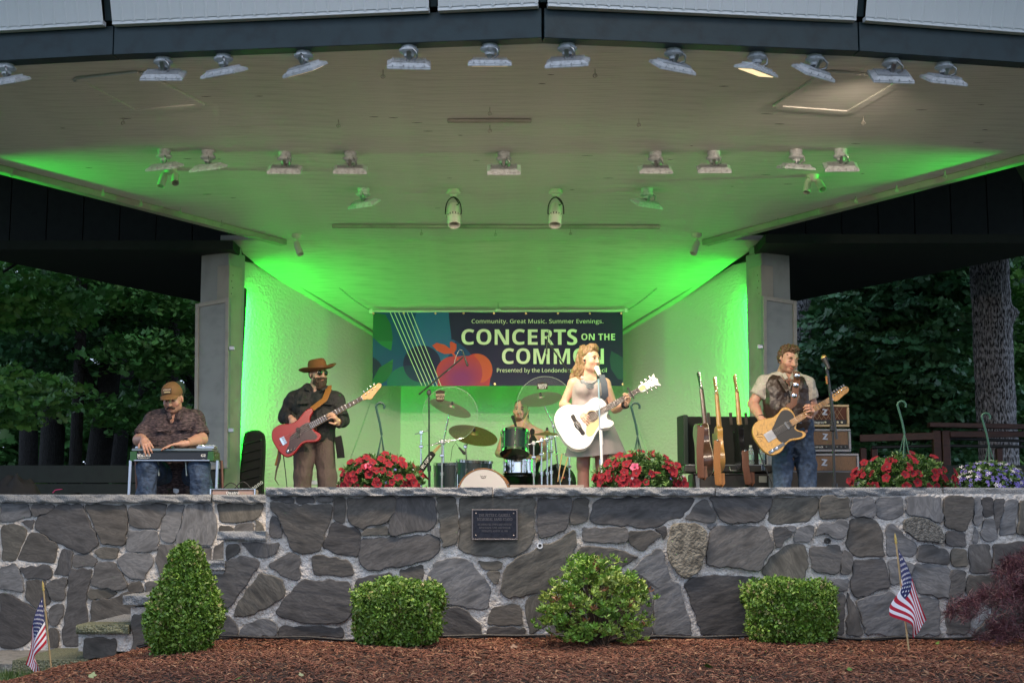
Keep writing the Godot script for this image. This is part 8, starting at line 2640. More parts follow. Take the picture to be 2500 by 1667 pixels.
func add_hand(mb: MB, wrist: Vector3, along: Vector3, palm: Vector3, curl: Array, s: float, skin: Color, mirror := 1.0) -> void:
	# along: from wrist to knuckles; palm: the way the palm faces; curl: radians per joint for four fingers and the thumb
	var y := along.normalized()
	var z := (palm - y * palm.dot(y)).normalized()
	var x := y.cross(z) * mirror      # towards the thumb
	var f := Field.new()
	f.cell = 0.0048
	var at := func(a: float, b: float, c: float) -> Vector3: return wrist + (x * a + y * b + z * c) * s
	f.cap(at.call(0, -0.02, 0), at.call(0, 0.02, 0), 0.026 * s, 0.028 * s, 0.015)
	f.cap(at.call(0.020, 0.03, 0), at.call(0.026, 0.085, 0), 0.015 * s, 0.013 * s, 0.016)
	f.cap(at.call(0.0, 0.03, 0), at.call(0.006, 0.088, 0), 0.016 * s, 0.013 * s, 0.016)
	f.cap(at.call(-0.018, 0.03, 0), at.call(-0.026, 0.08, 0), 0.015 * s, 0.012 * s, 0.016)
	var len := [0.088, 0.096, 0.090, 0.070]
	for i in 4:
		var p: Vector3 = at.call([0.028, 0.009, -0.010, -0.028][i], [0.086, 0.090, 0.086, 0.078][i], 0.0)
		var ang := 0.0
		var fan: float = [0.10, 0.02, -0.06, -0.14][i]
		for j in 3:
			ang += curl[i]
			var d := (x * sin(fan) + (y * cos(ang) + z * sin(ang)) * cos(fan)).normalized()
			var l: float = len[i] * [0.46, 0.30, 0.24][j] * s
			f.cap(p, p + d * l, [0.0095, 0.0085, 0.0075][j] * s, [0.0085, 0.0075, 0.0062][j] * s, 0.004)
			p += d * l
	var tp: Vector3 = at.call(0.024, 0.018, 0.004)
	var ta: float = curl[4]
	var d1 := (x * 0.75 + y * 0.6 + z * (0.15 + ta * 0.5)).normalized()
	var d2 := (x * (0.5 - ta * 0.6) + y * 0.8 + z * (0.2 + ta * 0.8)).normalized()
	f.cap(tp, tp + d1 * 0.042 * s, 0.014 * s, 0.011 * s, 0.010)
	f.cap(tp + d1 * 0.042 * s, tp + d1 * 0.042 * s + d2 * 0.030 * s, 0.0105 * s, 0.0095 * s, 0.004)
	f.cap(tp + d1 * 0.042 * s + d2 * 0.030 * s, tp + d1 * 0.042 * s + d2 * 0.054 * s, 0.0095 * s, 0.0075 * s, 0.004)
	f.build(mb, func(_p: Vector3) -> Color: return skin)

func limb(f: Field, a: Vector3, b: Vector3, c: Vector3, r: Array, k := 0.02) -> void:
	# upper bone, lower bone, with a swell below each joint
	f.cap(a, b, r[0], r[1], k)
	f.cap(b, b.lerp(c, 0.3), r[1], r[2], k)
	f.cap(b.lerp(c, 0.3), c, r[2], r[3], k)

func skin_mat() -> StandardMaterial3D:
	if not M.has("skin"):
		var m := mat("skin", Color.WHITE, 0.5)
		m.vertex_color_use_as_albedo = true
		m.subsurf_scatter_enabled = true
		m.subsurf_scatter_strength = 0.08
	return M.skin

func cloth(called: String, f: Field, m: Material, who: Node3D) -> MeshInstance3D:
	var mb := MB.new()
	f.build(mb)
	return part(called, mb, m, who)

func torso(f: Field, nb: Vector3, sl: Vector3, sr: Vector3, waist: Vector3, hip: Vector3, g: float, wide: float, fwd: Vector3) -> void:
	# chest, belly and hips as two rows of flattened bones
	var rt := (sr - sl).normalized()
	var ch := (sl + sr) * 0.5 + Vector3(0, -0.13, 0) * 1.0
	f.cap(sl, nb.lerp(sl, 0.25) + Vector3(0, 0.02, 0), 0.058 + g, 0.052 + g, 0.05)
	f.cap(sr, nb.lerp(sr, 0.25) + Vector3(0, 0.02, 0), 0.058 + g, 0.052 + g, 0.05)
	for s in [-1.0, 1.0]:
		f.cap(ch + rt * s * 0.085 * wide + Vector3(0, 0.07, 0), ch + rt * s * 0.075 * wide + Vector3(0, -0.08, 0), 0.102 * wide + g, 0.098 * wide + g, 0.05, 0, 0.92, fwd)
		f.cap(ch + rt * s * 0.075 * wide + Vector3(0, -0.08, 0), waist + rt * s * 0.062 * wide, 0.098 * wide + g, 0.092 * wide + g, 0.05, 0, 0.95, fwd)
		f.cap(waist + rt * s * 0.062 * wide, hip + rt * s * 0.075 * wide, 0.092 * wide + g, 0.104 * wide + g, 0.05, 0, 0.95, fwd)

func person(label: String, at: Vector3) -> Node3D:
	return thing("person", label, "person", at)

func lens_pair(h: Transform3D, s: float, who: Node3D) -> void:
	for x in [-1.0, 1.0]:
		var c: Vector3 = h * (Vector3(x * 0.034, 0.004, 0.094) * s)
		var t := Transform3D(h.basis * Basis(Vector3.UP, 0.16 * x) * Basis(Vector3.RIGHT, PI / 2), c)
		part("sunglass_lens", MB.new().lathe(t * Transform3D(Basis.from_scale(Vector3(1, 1, 0.9)), Vector3.ZERO), [Vector2(0.0, 0.003), Vector2(0.022, 0.002), Vector2(0.026, 0.0), Vector2(0.022, -0.002), Vector2(0.0, -0.002)], 18), M.lens_dark, who)
		part("sunglass_rim", MB.new().lathe(t * Transform3D(Basis.from_scale(Vector3(1, 1, 0.9)), Vector3.ZERO), [Vector2(0.026, 0.002), Vector2(0.028, 0.0), Vector2(0.026, -0.002)], 18), M.brass, who)
		part("sunglass_temple", MB.new().tube([h * (Vector3(x * 0.062, 0.012, 0.086) * s), h * (Vector3(x * 0.083, 0.010, -0.01) * s)], 0.002, 5), M.brass, who)
	part("sunglass_bridge", MB.new().tube([h * (Vector3(-0.012, 0.012, 0.099) * s), h * (Vector3(0.012, 0.012, 0.099) * s)], 0.0018, 5), M.brass, who)

func people() -> void:
	mat("lens_dark", lin(0.008, 0.012, 0.006), 0.08)
	var weave := ntex(111, 0.2, [[0.0, 0.7], [1.0, 1.0]], 3)
	bassist(weave)
	singer(weave)
	guitarist(weave)
	steel_player(weave)
	drummer(weave)

func legs(f: Field, hipl: Vector3, hipr: Vector3, kl: Vector3, kr: Vector3, al: Vector3, ar: Vector3, r: Array) -> void:
	f.cap(hipl, kl, r[0], r[1], 0.04)
	f.cap(kl, al, r[1], r[2], 0.03, 1)
	f.cap(hipr, kr, r[0], r[1], 0.04)
	f.cap(kr, ar, r[1], r[2], 0.03, 1)
	f.cap(hipl + Vector3(0, 0.05, 0), hipr + Vector3(0, 0.05, 0), r[0] * 1.02, r[0] * 1.02, 0.04)

func shoes(who: Node3D, al: Vector3, ar: Vector3, m: Material, turn := 0.0) -> void:
	for a in [al, ar]:
		var f := Field.new()
		f.cell = 0.012
		var base := Vector3(a.x, FLOOR + 0.045, a.z)
		var way := Vector3(sin(turn), 0, cos(turn))
		f.cap(base - way * 0.05, base + way * 0.13 + Vector3(0, -0.008, 0), 0.045, 0.038, 0.02)
		f.cap(base - way * 0.03, base - way * 0.03 + Vector3(0, 0.08, 0), 0.045, 0.05, 0.03)
		cloth("shoe", f, m, who)

func bassist(weave: Texture2D) -> void:
	var Z := 14.32
	var who := person("bearded person in a brown felt hat, sunglasses and black shirt playing a red bass", Vector3(P(768, 1200, Z).x, FLOOR, -Z))
	var skin := Color(0.50, 0.29, 0.21)
	var nb := P(771, 950, Z)
	var sr := P(716, 973, Z + 0.02)
	var sl := P(820, 976, Z - 0.02)
	var waist := P(767, 1030, Z)
	var hip := P(767, 1068, Z)
	var er := P(694, 1016, Z + 0.04)
	var wr := P(711, 1022, Z - 0.20)
	var el := P(836, 1024, Z - 0.04)
	var wl := P(823, 1030, Z - 0.22)
	var hd := head_frame(P(776, 912, Z - 0.03), 38, 4, 2)
	var mb := MB.new()
	mb.colored = true
	var f := Field.new()
	torso(f, nb, sr, sl, waist, hip, -0.012, 1.12, Vector3.BACK)
	f.cap(nb + Vector3(0, -0.05, 0), nb + Vector3(0.02, 0.07, 0.01), 0.07, 0.06, 0.04)
	limb(f, sr, er, wr, [0.052, 0.042, 0.042, 0.027])
	limb(f, sl, el, wl, [0.052, 0.042, 0.042, 0.027])
	var kl := P(739, 1162, Z - 0.02)
	var kr := P(797, 1162, Z)
	var al := Vector3(kl.x - 0.02, FLOOR + 0.08, kl.z + 0.02)
	var ar := Vector3(kr.x + 0.02, FLOOR + 0.08, kr.z)
	legs(f, hip + Vector3(-0.09, -0.03, 0), hip + Vector3(0.09, -0.03, 0), kl, kr, al, ar, [0.085, 0.06, 0.045])
	f.build(mb, func(_p: Vector3) -> Color: return skin)
	add_head(mb, hd, 1.04, skin, false, Color(0.06, 0.03, 0.018))
	add_hand(mb, wr, P(722, 1038, Z - 0.27) - wr, Vector3(0.2, -0.2, -1.0), [0.35, 0.45, 0.5, 0.5, 0.5], 1.05, skin, -1.0)
	add_hand(mb, wl, P(816, 1014, Z - 0.30) - wl, Vector3(-0.75, 0.25, 0.55), [0.75, 0.75, 0.7, 0.7, 0.7], 1.05, skin, 1.0)
	part("body", mb, skin_mat(), who)
	var crease := ntex(112, 0.013, [], 4, 512, FastNoiseLite.TYPE_PERLIN)
	M.crease = crease
	var shirt := mat("black_shirt", lin(0.022, 0.023, 0.024), 0.8, 0.0, weave, Vector3(1.6, 1.2, 1.6), crease, 3.0)
	f = Field.new()
	f.wob = 0.020
	f.wob_f = 9.0
	torso(f, nb + Vector3(0, -0.01, 0), sr, sl, waist, hip + Vector3(0, 0.03, 0), 0.018, 1.14, Vector3.BACK)
	f.cap(sr, er, 0.070, 0.066, 0.03)
	f.cap(er, er.lerp(wr, 0.86), 0.068, 0.056, 0.03, 1)
	f.cap(sl, el, 0.070, 0.066, 0.03)
	f.cap(el, el.lerp(wl, 0.8), 0.068, 0.062, 0.03, 1)
	cloth("shirt", f, shirt, who)
	# collar points and pocket flaps
	for s in [[P(753, 951, Z - 0.10), P(745, 949, Z - 0.02)], [P(782, 955, Z - 0.11), P(796, 947, Z - 0.05)]]:
		part("collar", MB.new().box(Transform3D(aim(s[1], s[0]).basis, (s[0] + s[1]) * 0.5), Vector3(0.03, 0.075, 0.05), 0.008), shirt, who)
	part("pocket_flap", MB.new().box(T(P(740, 982, Z - 0.155), 12, -8, 3), Vector3(0.13, 0.035, 0.012), 0.004), shirt, who)
	part("pocket_flap", MB.new().box(T(P(802, 984, Z - 0.15), -8, -8, -3), Vector3(0.11, 0.035, 0.012), 0.004), shirt, who)
	f = Field.new()
	f.wob = 0.014
	f.wob_f = 5.0
	legs(f, hip + Vector3(-0.092, -0.02, 0), hip + Vector3(0.092, -0.02, 0), kl, kr, al, ar, [0.112, 0.095, 0.092])
	cloth("trousers", f, mat("taupe_wool", lin(0.125, 0.088, 0.078), 0.85, 0.0, weave, Vector3(1.6, 0.8, 1.6), crease, 2.5), who)
	part("belt", MB.new().lathe(Transform3D(Basis.from_scale(Vector3(1.16, 1, 0.82)), hip + Vector3(0, 0.075, 0)), [Vector2(0.172, -0.02), Vector2(0.176, -0.02), Vector2(0.176, 0.02), Vector2(0.172, 0.02)], 28), M.brown_leather, who)
	part("bandana", band([P(824, 1066, Z - 0.06), P(827, 1082, Z - 0.08), P(830, 1100, Z - 0.08), P(832, 1118, Z - 0.07)], 0.075, 0.02, Vector3(1, 0, 0.2)), mat("bandana_cloth", lin(0.05, 0.05, 0.055), 0.85, 0.0, ntex(113, 0.2, [[0.0, 0.15], [0.6, 0.25], [0.7, 1.0], [1.0, 1.0]], 3), Vector3(9, 9, 9)), who)
	# beard: dense, squared off below the jaw
	f = Field.new()
	f.cell = 0.007
	f.wob = 0.012
	f.wob_f = 40.0
	var b := hd.basis
	for q in [[0, -0.10, 0.055, 0.052, 0.052, 0.045], [0.045, -0.065, 0.03, 0.026, 0.05, 0.045], [-0.045, -0.065, 0.03, 0.026, 0.05, 0.045], [0, -0.135, 0.048, 0.040, 0.035, 0.034], [0.024, -0.046, 0.082, 0.026, 0.011, 0.014], [-0.024, -0.046, 0.082, 0.026, 0.011, 0.014], [0.064, -0.02, 0.0, 0.012, 0.03, 0.018], [-0.064, -0.02, 0.0, 0.012, 0.03, 0.018]]:
		f.egg(hd * (Vector3(q[0], q[1], q[2]) * 1.04), b, Vector3(q[3], q[4], q[5]) * 1.04, 0.012)
	var hairtex := ntex(114, 0.15, [[0.0, 0.5], [1.0, 1.0]], 3)
	cloth("beard", f, mat("brown_hair", lin(0.085, 0.045, 0.026), 0.75, 0.0, hairtex, Vector3(18, 6, 18)), who)
	f = Field.new()
	f.cell = 0.008
	f.egg(hd * Vector3(0, 0.05, -0.03), b, Vector3(0.086, 0.075, 0.094), 0.02)
	f.egg(hd * Vector3(0, 0.0, -0.065), b, Vector3(0.068, 0.07, 0.05), 0.02)
	cloth("hair", f, M.brown_hair, who)
	# wide felt hat
	var felt := mat("brown_felt", lin(0.23, 0.085, 0.022), 0.9, 0.0, weave, Vector3(6, 6, 6))
	var ht := hd * Transform3D(Basis.from_euler(Vector3(-0.10, 0, 0.16)), Vector3(0, 0.040, -0.006))
	var rows := []
	var prof := [[0.088, -0.004, 0], [0.13, -0.012, 1], [0.165, -0.010, 1], [0.196, 0.004, 1], [0.200, 0.008, 1], [0.196, 0.012, 1], [0.13, -0.003, 1], [0.102, 0.006, 0], [0.100, 0.03, 0], [0.096, 0.07, 0], [0.086, 0.100, 0], [0.062, 0.110, 0], [0.03, 0.092, 0], [0.0005, 0.085, 0]]
	for p in prof:
		var r := []
		for j in 41:
			var a := TAU * j / 40.0
			var up := 0.030 * cos(a) * cos(a) * (1.0 if p[2] == 1 else 0.0) * smoothstep(0.11, 0.2, p[0])
			var pinch := 1.0 - 0.10 * absf(cos(a)) * smoothstep(0.06, 0.11, p[1])
			r.append(ht * Vector3(cos(a) * p[0] * 0.93 * pinch, p[1] + up, sin(a) * p[0] * 1.06))
		rows.append(r)
	var hat := part("hat", MB.new().sheet(rows), felt, who)
	part("hat_band", MB.new().lathe(ht * Transform3D(Basis.from_scale(Vector3(0.94, 1, 1.07)), Vector3.ZERO), [Vector2(0.103, 0.006), Vector2(0.104, 0.008), Vector2(0.102, 0.026), Vector2(0.100, 0.027)], 32), M.brown_leather, hat)
	lens_pair(hd, 1.04, who)
	part("wrist_watch", MB.new().lathe(aim(el.lerp(wl, 0.9), wl), [Vector2(0.030, 0.0), Vector2(0.036, 0.004), Vector2(0.036, 0.018), Vector2(0.030, 0.022)], 14), M.brass, who)
	shoes(who, al, ar, M.brown_leather)

func singer(weave: Texture2D) -> void:
	var Z := 13.12
	var who := person("singer with long blonde hair in a sleeveless pale dress playing a white guitar", Vector3(P(1446, 1200, Z).x, FLOOR, -Z))
	var skin := Color(0.58, 0.34, 0.24)
	var nb := P(1437, 922, Z)
	var sr := P(1400, 936, Z)
	var sl := P(1478, 937, Z - 0.02)
	var waist := P(1444, 996, Z)
	var hip := P(1447, 1052, Z)
	var er := P(1375, 988, Z + 0.02)
	var wr := P(1412, 1007, Z - 0.26)
	var el := P(1502, 999, Z - 0.06)
	var wl := P(1528, 988, Z - 0.24)
	var hd := head_frame(P(1443, 880, Z - 0.03), 42, 0, -4)
	var mb := MB.new()
	mb.colored = true
	var f := Field.new()
	torso(f, nb, sr, sl, waist, hip, -0.020, 0.90, Vector3.BACK)
	f.cap(nb + Vector3(0, -0.05, 0), nb + Vector3(0.015, 0.08, 0.01), 0.058, 0.048, 0.04)
	f.cap(nb.lerp(sr, 0.2), sr, 0.04, 0.046, 0.03)
	f.cap(nb.lerp(sl, 0.2), sl, 0.04, 0.046, 0.03)
	limb(f, sr, er, wr, [0.049, 0.036, 0.037, 0.022])
	limb(f, sl, el, wl, [0.049, 0.036, 0.037, 0.022])
	var kl := P(1424, 1143, Z)
	var kr := P(1470, 1143, Z - 0.02)
	var al := Vector3(kl.x, FLOOR + 0.08, kl.z - 0.02)
	var ar := Vector3(kr.x + 0.01, FLOOR + 0.08, kr.z)
	f.build(mb, func(_p: Vector3) -> Color: return skin)
	add_head(mb, hd, 0.97, skin, true, Color(0.13, 0.07, 0.04))
	add_hand(mb, wr, P(1438, 1026, Z - 0.36) - wr, Vector3(0.3, -0.35, -0.9), [0.3, 0.4, 0.5, 0.55, 0.6], 0.93, skin, -1.0)
	add_hand(mb, wl, P(1538, 966, Z - 0.30) - wl, Vector3(-0.75, 0.2, 0.55), [0.8, 0.75, 0.7, 0.7, 0.7], 0.93, skin, 1.0)
	# stockinged legs belong to the same skin
	var lf := Field.new()
	var hl := hip + Vector3(-0.075, -0.04, 0)
	var hr := hip + Vector3(0.075, -0.04, 0)
	lf.cap(hl, kl + Vector3(0, 0.03, 0), 0.088, 0.057, 0.03)
	lf.cap(kl + Vector3(0, 0.03, 0), kl.lerp(al, 0.35), 0.055, 0.056, 0.03)
	lf.cap(kl.lerp(al, 0.35), al, 0.056, 0.036, 0.03)
	lf.cap(hr, kr + Vector3(0, 0.03, 0), 0.088, 0.057, 0.03)
	lf.cap(kr + Vector3(0, 0.03, 0), kr.lerp(ar, 0.35), 0.055, 0.056, 0.03)
	lf.cap(kr.lerp(ar, 0.35), ar, 0.056, 0.036, 0.03)
	lf.build(mb, func(_p: Vector3) -> Color: return Color(0.24, 0.11, 0.085))
	part("body", mb, skin_mat(), who)
	var dress := mat("pale_tweed", lin(0.47, 0.40, 0.40), 0.8, 0.0, ntex(121, 0.35, [[0.0, 0.55], [0.6, 0.9], [1.0, 1.0]], 3), Vector3(7, 7, 7))
	f = Field.new()
	f.wob = 0.006
	torso(f, nb + Vector3(0, -0.075, 0), sr + Vector3(0.05, -0.03, 0), sl + Vector3(-0.05, -0.03, 0), waist, hip + Vector3(0, 0.02, 0), 0.002, 0.88, Vector3.BACK)
	f.cap(sr + Vector3(0.055, 0.035, 0.01), sr + Vector3(0.06, -0.12, 0.02), 0.032, 0.05, 0.04)
	f.cap(sl + Vector3(-0.055, 0.035, 0.01), sl + Vector3(-0.06, -0.12, 0.02), 0.032, 0.05, 0.04)
	for s in [-1.0, 1.0]:
		f.egg(nb.lerp(waist, 0.42) + Vector3(s * 0.072, 0.0, 0.085), Basis(), Vector3(0.062, 0.062, 0.05), 0.04)
	cloth("bodice", f, dress, who)
	# flared skirt in soft folds
	var rows := []
	for i in 15:
		var t := i / 14.0
		var r := []
		var c := waist.lerp(P(1452, 1113, Z), t)
		for j in 49:
			var a := TAU * j / 48.0
			var rad := lerpf(0.128, 0.262, pow(t, 0.9)) * (1.0 + 0.055 * t * sin(a * 7.0 + 0.6) + 0.03 * t * sin(a * 3.0 + 1.0))
			r.append(c + Vector3(cos(a) * rad * 1.05, 0.018 * t * sin(a * 2.0 + 0.4), sin(a) * rad * 0.78))
		rows.append(r)
	for i in 5:
		var t := i / 4.0
		var r := []
		for j in 49:
			r.append(rows[14][j].lerp(P(1450, 1104, Z), 0.03 + t * 0.5) + Vector3(0, 0.03 * t, 0))
		rows.append(r)
	part("skirt", MB.new().sheet(rows), dress, who)
	# hair: swept-up crown, ear-level sides, long waves behind the near shoulder
	f = Field.new()
	f.cell = 0.0075
	f.wob = 0.012
	f.wob_f = 30.0
	var b := hd.basis
	f.egg(hd * Vector3(0, 0.062, -0.030), b, Vector3(0.080, 0.072, 0.088), 0.02)
	f.egg(hd * Vector3(0, 0.118, 0.012), b, Vector3(0.052, 0.042, 0.060), 0.03)
	f.egg(hd * Vector3(0, 0.108, 0.042), b, Vector3(0.044, 0.026, 0.030), 0.02)
	f.egg(hd * Vector3(0, 0.01, -0.075), b, Vector3(0.070, 0.09, 0.045), 0.03)
	for q in [[1425, 868, 1408, 912, 0.036, 0.034, 0.06], [1408, 912, 1398, 936, 0.034, 0.02, 0.02], [1418, 880, 1404, 905, 0.034, 0.032, 0.04], [1404, 905, 1395, 925, 0.03, 0.016, 0.0], [1428, 890, 1421, 930, 0.03, 0.026, -0.01], [1421, 930, 1424, 948, 0.026, 0.014, -0.04], [1414, 900, 1412, 940, 0.03, 0.018, -0.02], [1424, 850, 1414, 880, 0.034, 0.036, 0.06], [1462, 905, 1468, 925, 0.016, 0.012, 0.02], [1468, 925, 1474, 942, 0.014, 0.008, -0.02]]:
		f.cap(P(q[0], q[1], Z + q[6]), P(q[2], q[3], Z + q[6]), q[4], q[5], 0.02)
	cloth("hair", f, mat("blonde_hair", lin(0.27, 0.175, 0.085), 0.55, 0.0, ntex(122, 0.1, [[0.0, lin(0.25, 0.2, 0.16)], [0.5, lin(0.7, 0.66, 0.6)], [1.0, Color.WHITE]], 3), Vector3(16, 3, 16)), who)
	# beaded collar necklace, bracelets, rings
	var bead := mat("beads", lin(0.42, 0.48, 0.54), 0.3, 0.2, ntex(123, 0.3, [[0.0, 0.3], [1.0, 1.0]], 2), Vector3(20, 20, 20))
	for k in 4:
		var m := MB.new()
		var path := []
		for i in 15:
			var a := lerpf(-1.25, 1.25, i / 14.0)
			path.append(nb + Vector3(sin(a) * (0.070 + 0.008 * k) + 0.012, 0.0 - (0.066 + 0.014 * k) * cos(a), 0.058 + 0.048 * cos(a) + 0.006 * k))
		m.tube(path, 0.0065, 6)
		part("necklace_strand", m, bead, who)
	for k in 2:
		part("bracelet", MB.new().lathe(aim(er.lerp(wr, 0.86 + 0.06 * k), wr), [Vector2(0.026, 0.0), Vector2(0.032, 0.003), Vector2(0.026, 0.007)], 14), M.brown_leather, who)
	part("cuff_bracelet", MB.new().lathe(aim(el.lerp(wl, 0.86), wl), [Vector2(0.027, 0.0), Vector2(0.036, 0.006), Vector2(0.036, 0.036), Vector2(0.027, 0.042)], 16), M.black_gloss, who)
	part("ear_monitor", MB.new().ball(Transform3D(Basis.from_scale(Vector3.ONE * 0.011), hd * Vector3(-0.085, -0.01, 0.0)), 8, 6), M.black_plastic, who)
	for q in [[al, kl], [ar, kr]]:
		f = Field.new()
		f.cell = 0.012
		f.cap(q[1].lerp(q[0], 0.42), q[0], 0.075, 0.052, 0.02, 2)
		f.cap(Vector3(q[0].x, FLOOR + 0.05, q[0].z - 0.02), Vector3(q[0].x, FLOOR + 0.035, q[0].z + 0.13), 0.05, 0.035, 0.03)
		cloth("boot", f, mat("grey_boot", lin(0.30, 0.28, 0.28), 0.5), who)

func guitarist(weave: Texture2D) -> void:
	var Z := 12.58
	var who := person("person in a dark brown vest and jeans looking down at a butterscotch guitar", Vector3(P(1930, 1200, Z).x, FLOOR, -Z))
	var skin := Color(0.50, 0.27, 0.19)
	var nb := P(1924, 916, Z)
	var sr := P(1869, 935, Z + 0.02)
	var sl := P(1970, 938, Z - 0.02)
	var waist := P(1925, 1010, Z)
	var hip := P(1932, 1048, Z)
	var er := P(1838, 986, Z + 0.02)
	var wr := P(1860, 1024, Z - 0.22)
	var el := P(1986, 996, Z + 0.0)
	var wl := P(1982, 1012, Z - 0.24)
	var hd := head_frame(P(1926, 879, Z - 0.05), 22, 17, -3)
	var mb := MB.new()
	mb.colored = true
	var f := Field.new()
	torso(f, nb, sr, sl, waist, hip, -0.012, 1.06, Vector3.BACK)
	f.cap(nb + Vector3(0, -0.05, 0), nb + Vector3(0.01, 0.07, 0.02), 0.068, 0.06, 0.04)
	limb(f, sr, er, wr, [0.056, 0.044, 0.047, 0.029])
	limb(f, sl, el, wl, [0.056, 0.044, 0.047, 0.029])
	var kl := P(1912, 1138, Z)
	var kr := P(1968, 1138, Z + 0.02)
	var al := Vector3(kl.x - 0.01, FLOOR + 0.08, kl.z)
	var ar := Vector3(kr.x + 0.03, FLOOR + 0.08, kr.z)
	legs(f, hip + Vector3(-0.09, -0.02, 0), hip + Vector3(0.09, -0.02, 0), kl, kr, al, ar, [0.085, 0.06, 0.045])
	f.build(mb, func(_p: Vector3) -> Color: return skin)
	add_head(mb, hd, 1.02, skin, false, Color(0.09, 0.045, 0.025), Color(0.16, 0.075, 0.045, 0.5), true)
	add_hand(mb, wr, P(1880, 1042, Z - 0.29) - wr, Vector3(0.3, -0.2, -0.95), [0.45, 0.55, 0.6, 0.6, 0.6], 1.05, skin, -1.0)
	add_hand(mb, wl, P(1984, 1000, Z - 0.31) - wl, Vector3(-0.6, 0.3, 0.7), [0.85, 0.8, 0.75, 0.75, 0.8], 1.05, skin, 1.0)
	part("body", mb, skin_mat(), who)
	# cream short-sleeved shirt under the vest
	var cream := mat("cream_shirt", lin(0.60, 0.55, 0.47), 0.8, 0.0, weave, Vector3(1.6, 1.6, 1.6), M.crease, 3.0)
	f = Field.new()
	f.wob = 0.012
	f.wob_f = 14.0
	torso(f, nb + Vector3(0, -0.005, 0), sr, sl, waist, hip + Vector3(0, 0.03, 0), 0.002, 1.06, Vector3.BACK)
	f.cap(sr, sr.lerp(er, 0.62), 0.076, 0.074, 0.03, 1)
	f.cap(sl, sl.lerp(el, 0.62), 0.076, 0.074, 0.03, 1)
	cloth("shirt", f, cream, who)
	for s in [[P(1913, 911, Z - 0.08), P(1921, 926, Z - 0.125)], [P(1940, 911, Z - 0.08), P(1932, 926, Z - 0.125)]]:
		part("collar", MB.new().box(Transform3D(aim(s[0], s[1]).basis, (s[0] + s[1]) * 0.5), Vector3(0.035, 0.075, 0.022), 0.006), cream, who)
	# vest: back and two front panels, open in a V
	var vest := mat("brown_vest", lin(0.050, 0.030, 0.022), 0.4, 0.0, weave, Vector3(1.6, 1.6, 1.6), M.crease, 1.2)
	f = Field.new()
	f.wob = 0.014
	f.wob_f = 12.0
	var rt := (sl - sr).normalized()
	torso(f, nb + Vector3(0, -0.05, -0.02), sr + rt * 0.05, sl - rt * 0.05, waist, hip + Vector3(0, 0.05, 0), 0.016, 1.05, Vector3.BACK)
	f.egg(nb + Vector3(0.015, -0.06, 0.13), Basis(), Vector3(0.046, 0.16, 0.08), 0.012, -1)
	f.egg(nb + Vector3(0.012, -0.01, 0.06), Basis(), Vector3(0.07, 0.08, 0.10), 0.012, -1)
	var vo := cloth("vest", f, vest, who)
	for s in [[P(1903, 920, Z - 0.10), P(1926, 958, Z - 0.168)], [P(1950, 920, Z - 0.10), P(1932, 958, Z - 0.168)]]:
		part("lapel", MB.new().box(Transform3D(aim(s[0], s[1]).basis, (s[0] + s[1]) * 0.5), Vector3(0.042, 0.15, 0.014), 0.005), vest, vo)
	for k in 3:
		part("button", MB.new().ball(Transform3D(Basis.from_scale(Vector3(0.009, 0.009, 0.005)), P(1928, 966 + k * 14, Z - 0.172)), 8, 6), M.black_plastic, vo)
	var tat := P(1927, 936, Z - 0.112)
	part("shirt_print", MB.new().box(T(tat, 0, 0, 10), Vector3(0.016, 0.05, 0.008), 0.004), M.brown_leather, who)
	f = Field.new()
	f.wob = 0.022
	f.wob_f = 9.0
	legs(f, hip + Vector3(-0.09, -0.01, 0), hip + Vector3(0.09, -0.01, 0), kl, kr, al, ar, [0.108, 0.082, 0.072])
	cloth("jeans", f, mat("denim", lin(0.055, 0.095, 0.175), 0.85, 0.0, ntex(131, 0.03, [[0.0, 0.5], [0.5, 0.8], [1.0, 1.0]], 5), Vector3(1.4, 1.6, 1.4), M.crease, 3.0), who)
	part("belt", MB.new().lathe(Transform3D(Basis.from_scale(Vector3(1.1, 1, 0.8)), hip + Vector3(0, 0.06, 0)), [Vector2(0.168, -0.018), Vector2(0.172, -0.018), Vector2(0.172, 0.018), Vector2(0.168, 0.018)], 28), M.black_gloss, who)
	f = Field.new()
	f.cell = 0.007
	f.wob = 0.020
	f.wob_f = 34.0
	var b := hd.basis
	f.egg(hd * Vector3(0, 0.065, -0.022), b, Vector3(0.080, 0.072, 0.088), 0.02)
	f.egg(hd * Vector3(0, 0.108, 0.025), b, Vector3(0.062, 0.032, 0.055), 0.02)
	f.egg(hd * Vector3(0, 0.01, -0.07), b, Vector3(0.070, 0.07, 0.04), 0.02)
	f.egg(hd * Vector3(-0.070, 0.05, -0.008), b, Vector3(0.010, 0.03, 0.03), 0.01)
	f.egg(hd * Vector3(0.070, 0.05, -0.008), b, Vector3(0.010, 0.03, 0.03), 0.01)
	cloth("hair", f, mat("auburn_hair", lin(0.20, 0.105, 0.05), 0.6, 0.0, ntex(132, 0.15, [[0.0, 0.4], [1.0, 1.0]], 3), Vector3(16, 10, 16)), who)
	part("wristband", MB.new().lathe(aim(er.lerp(wr, 0.9), wr), [Vector2(0.03, 0.0), Vector2(0.037, 0.003), Vector2(0.03, 0.010)], 14), M.black_gloss, who)
	part("ear_monitor", MB.new().ball(Transform3D(Basis.from_scale(Vector3.ONE * 0.011), hd * Vector3(-0.09, -0.01, 0.0)), 8, 6), M.black_plastic, who)
	shoes(who, al, ar, M.brown_leather)

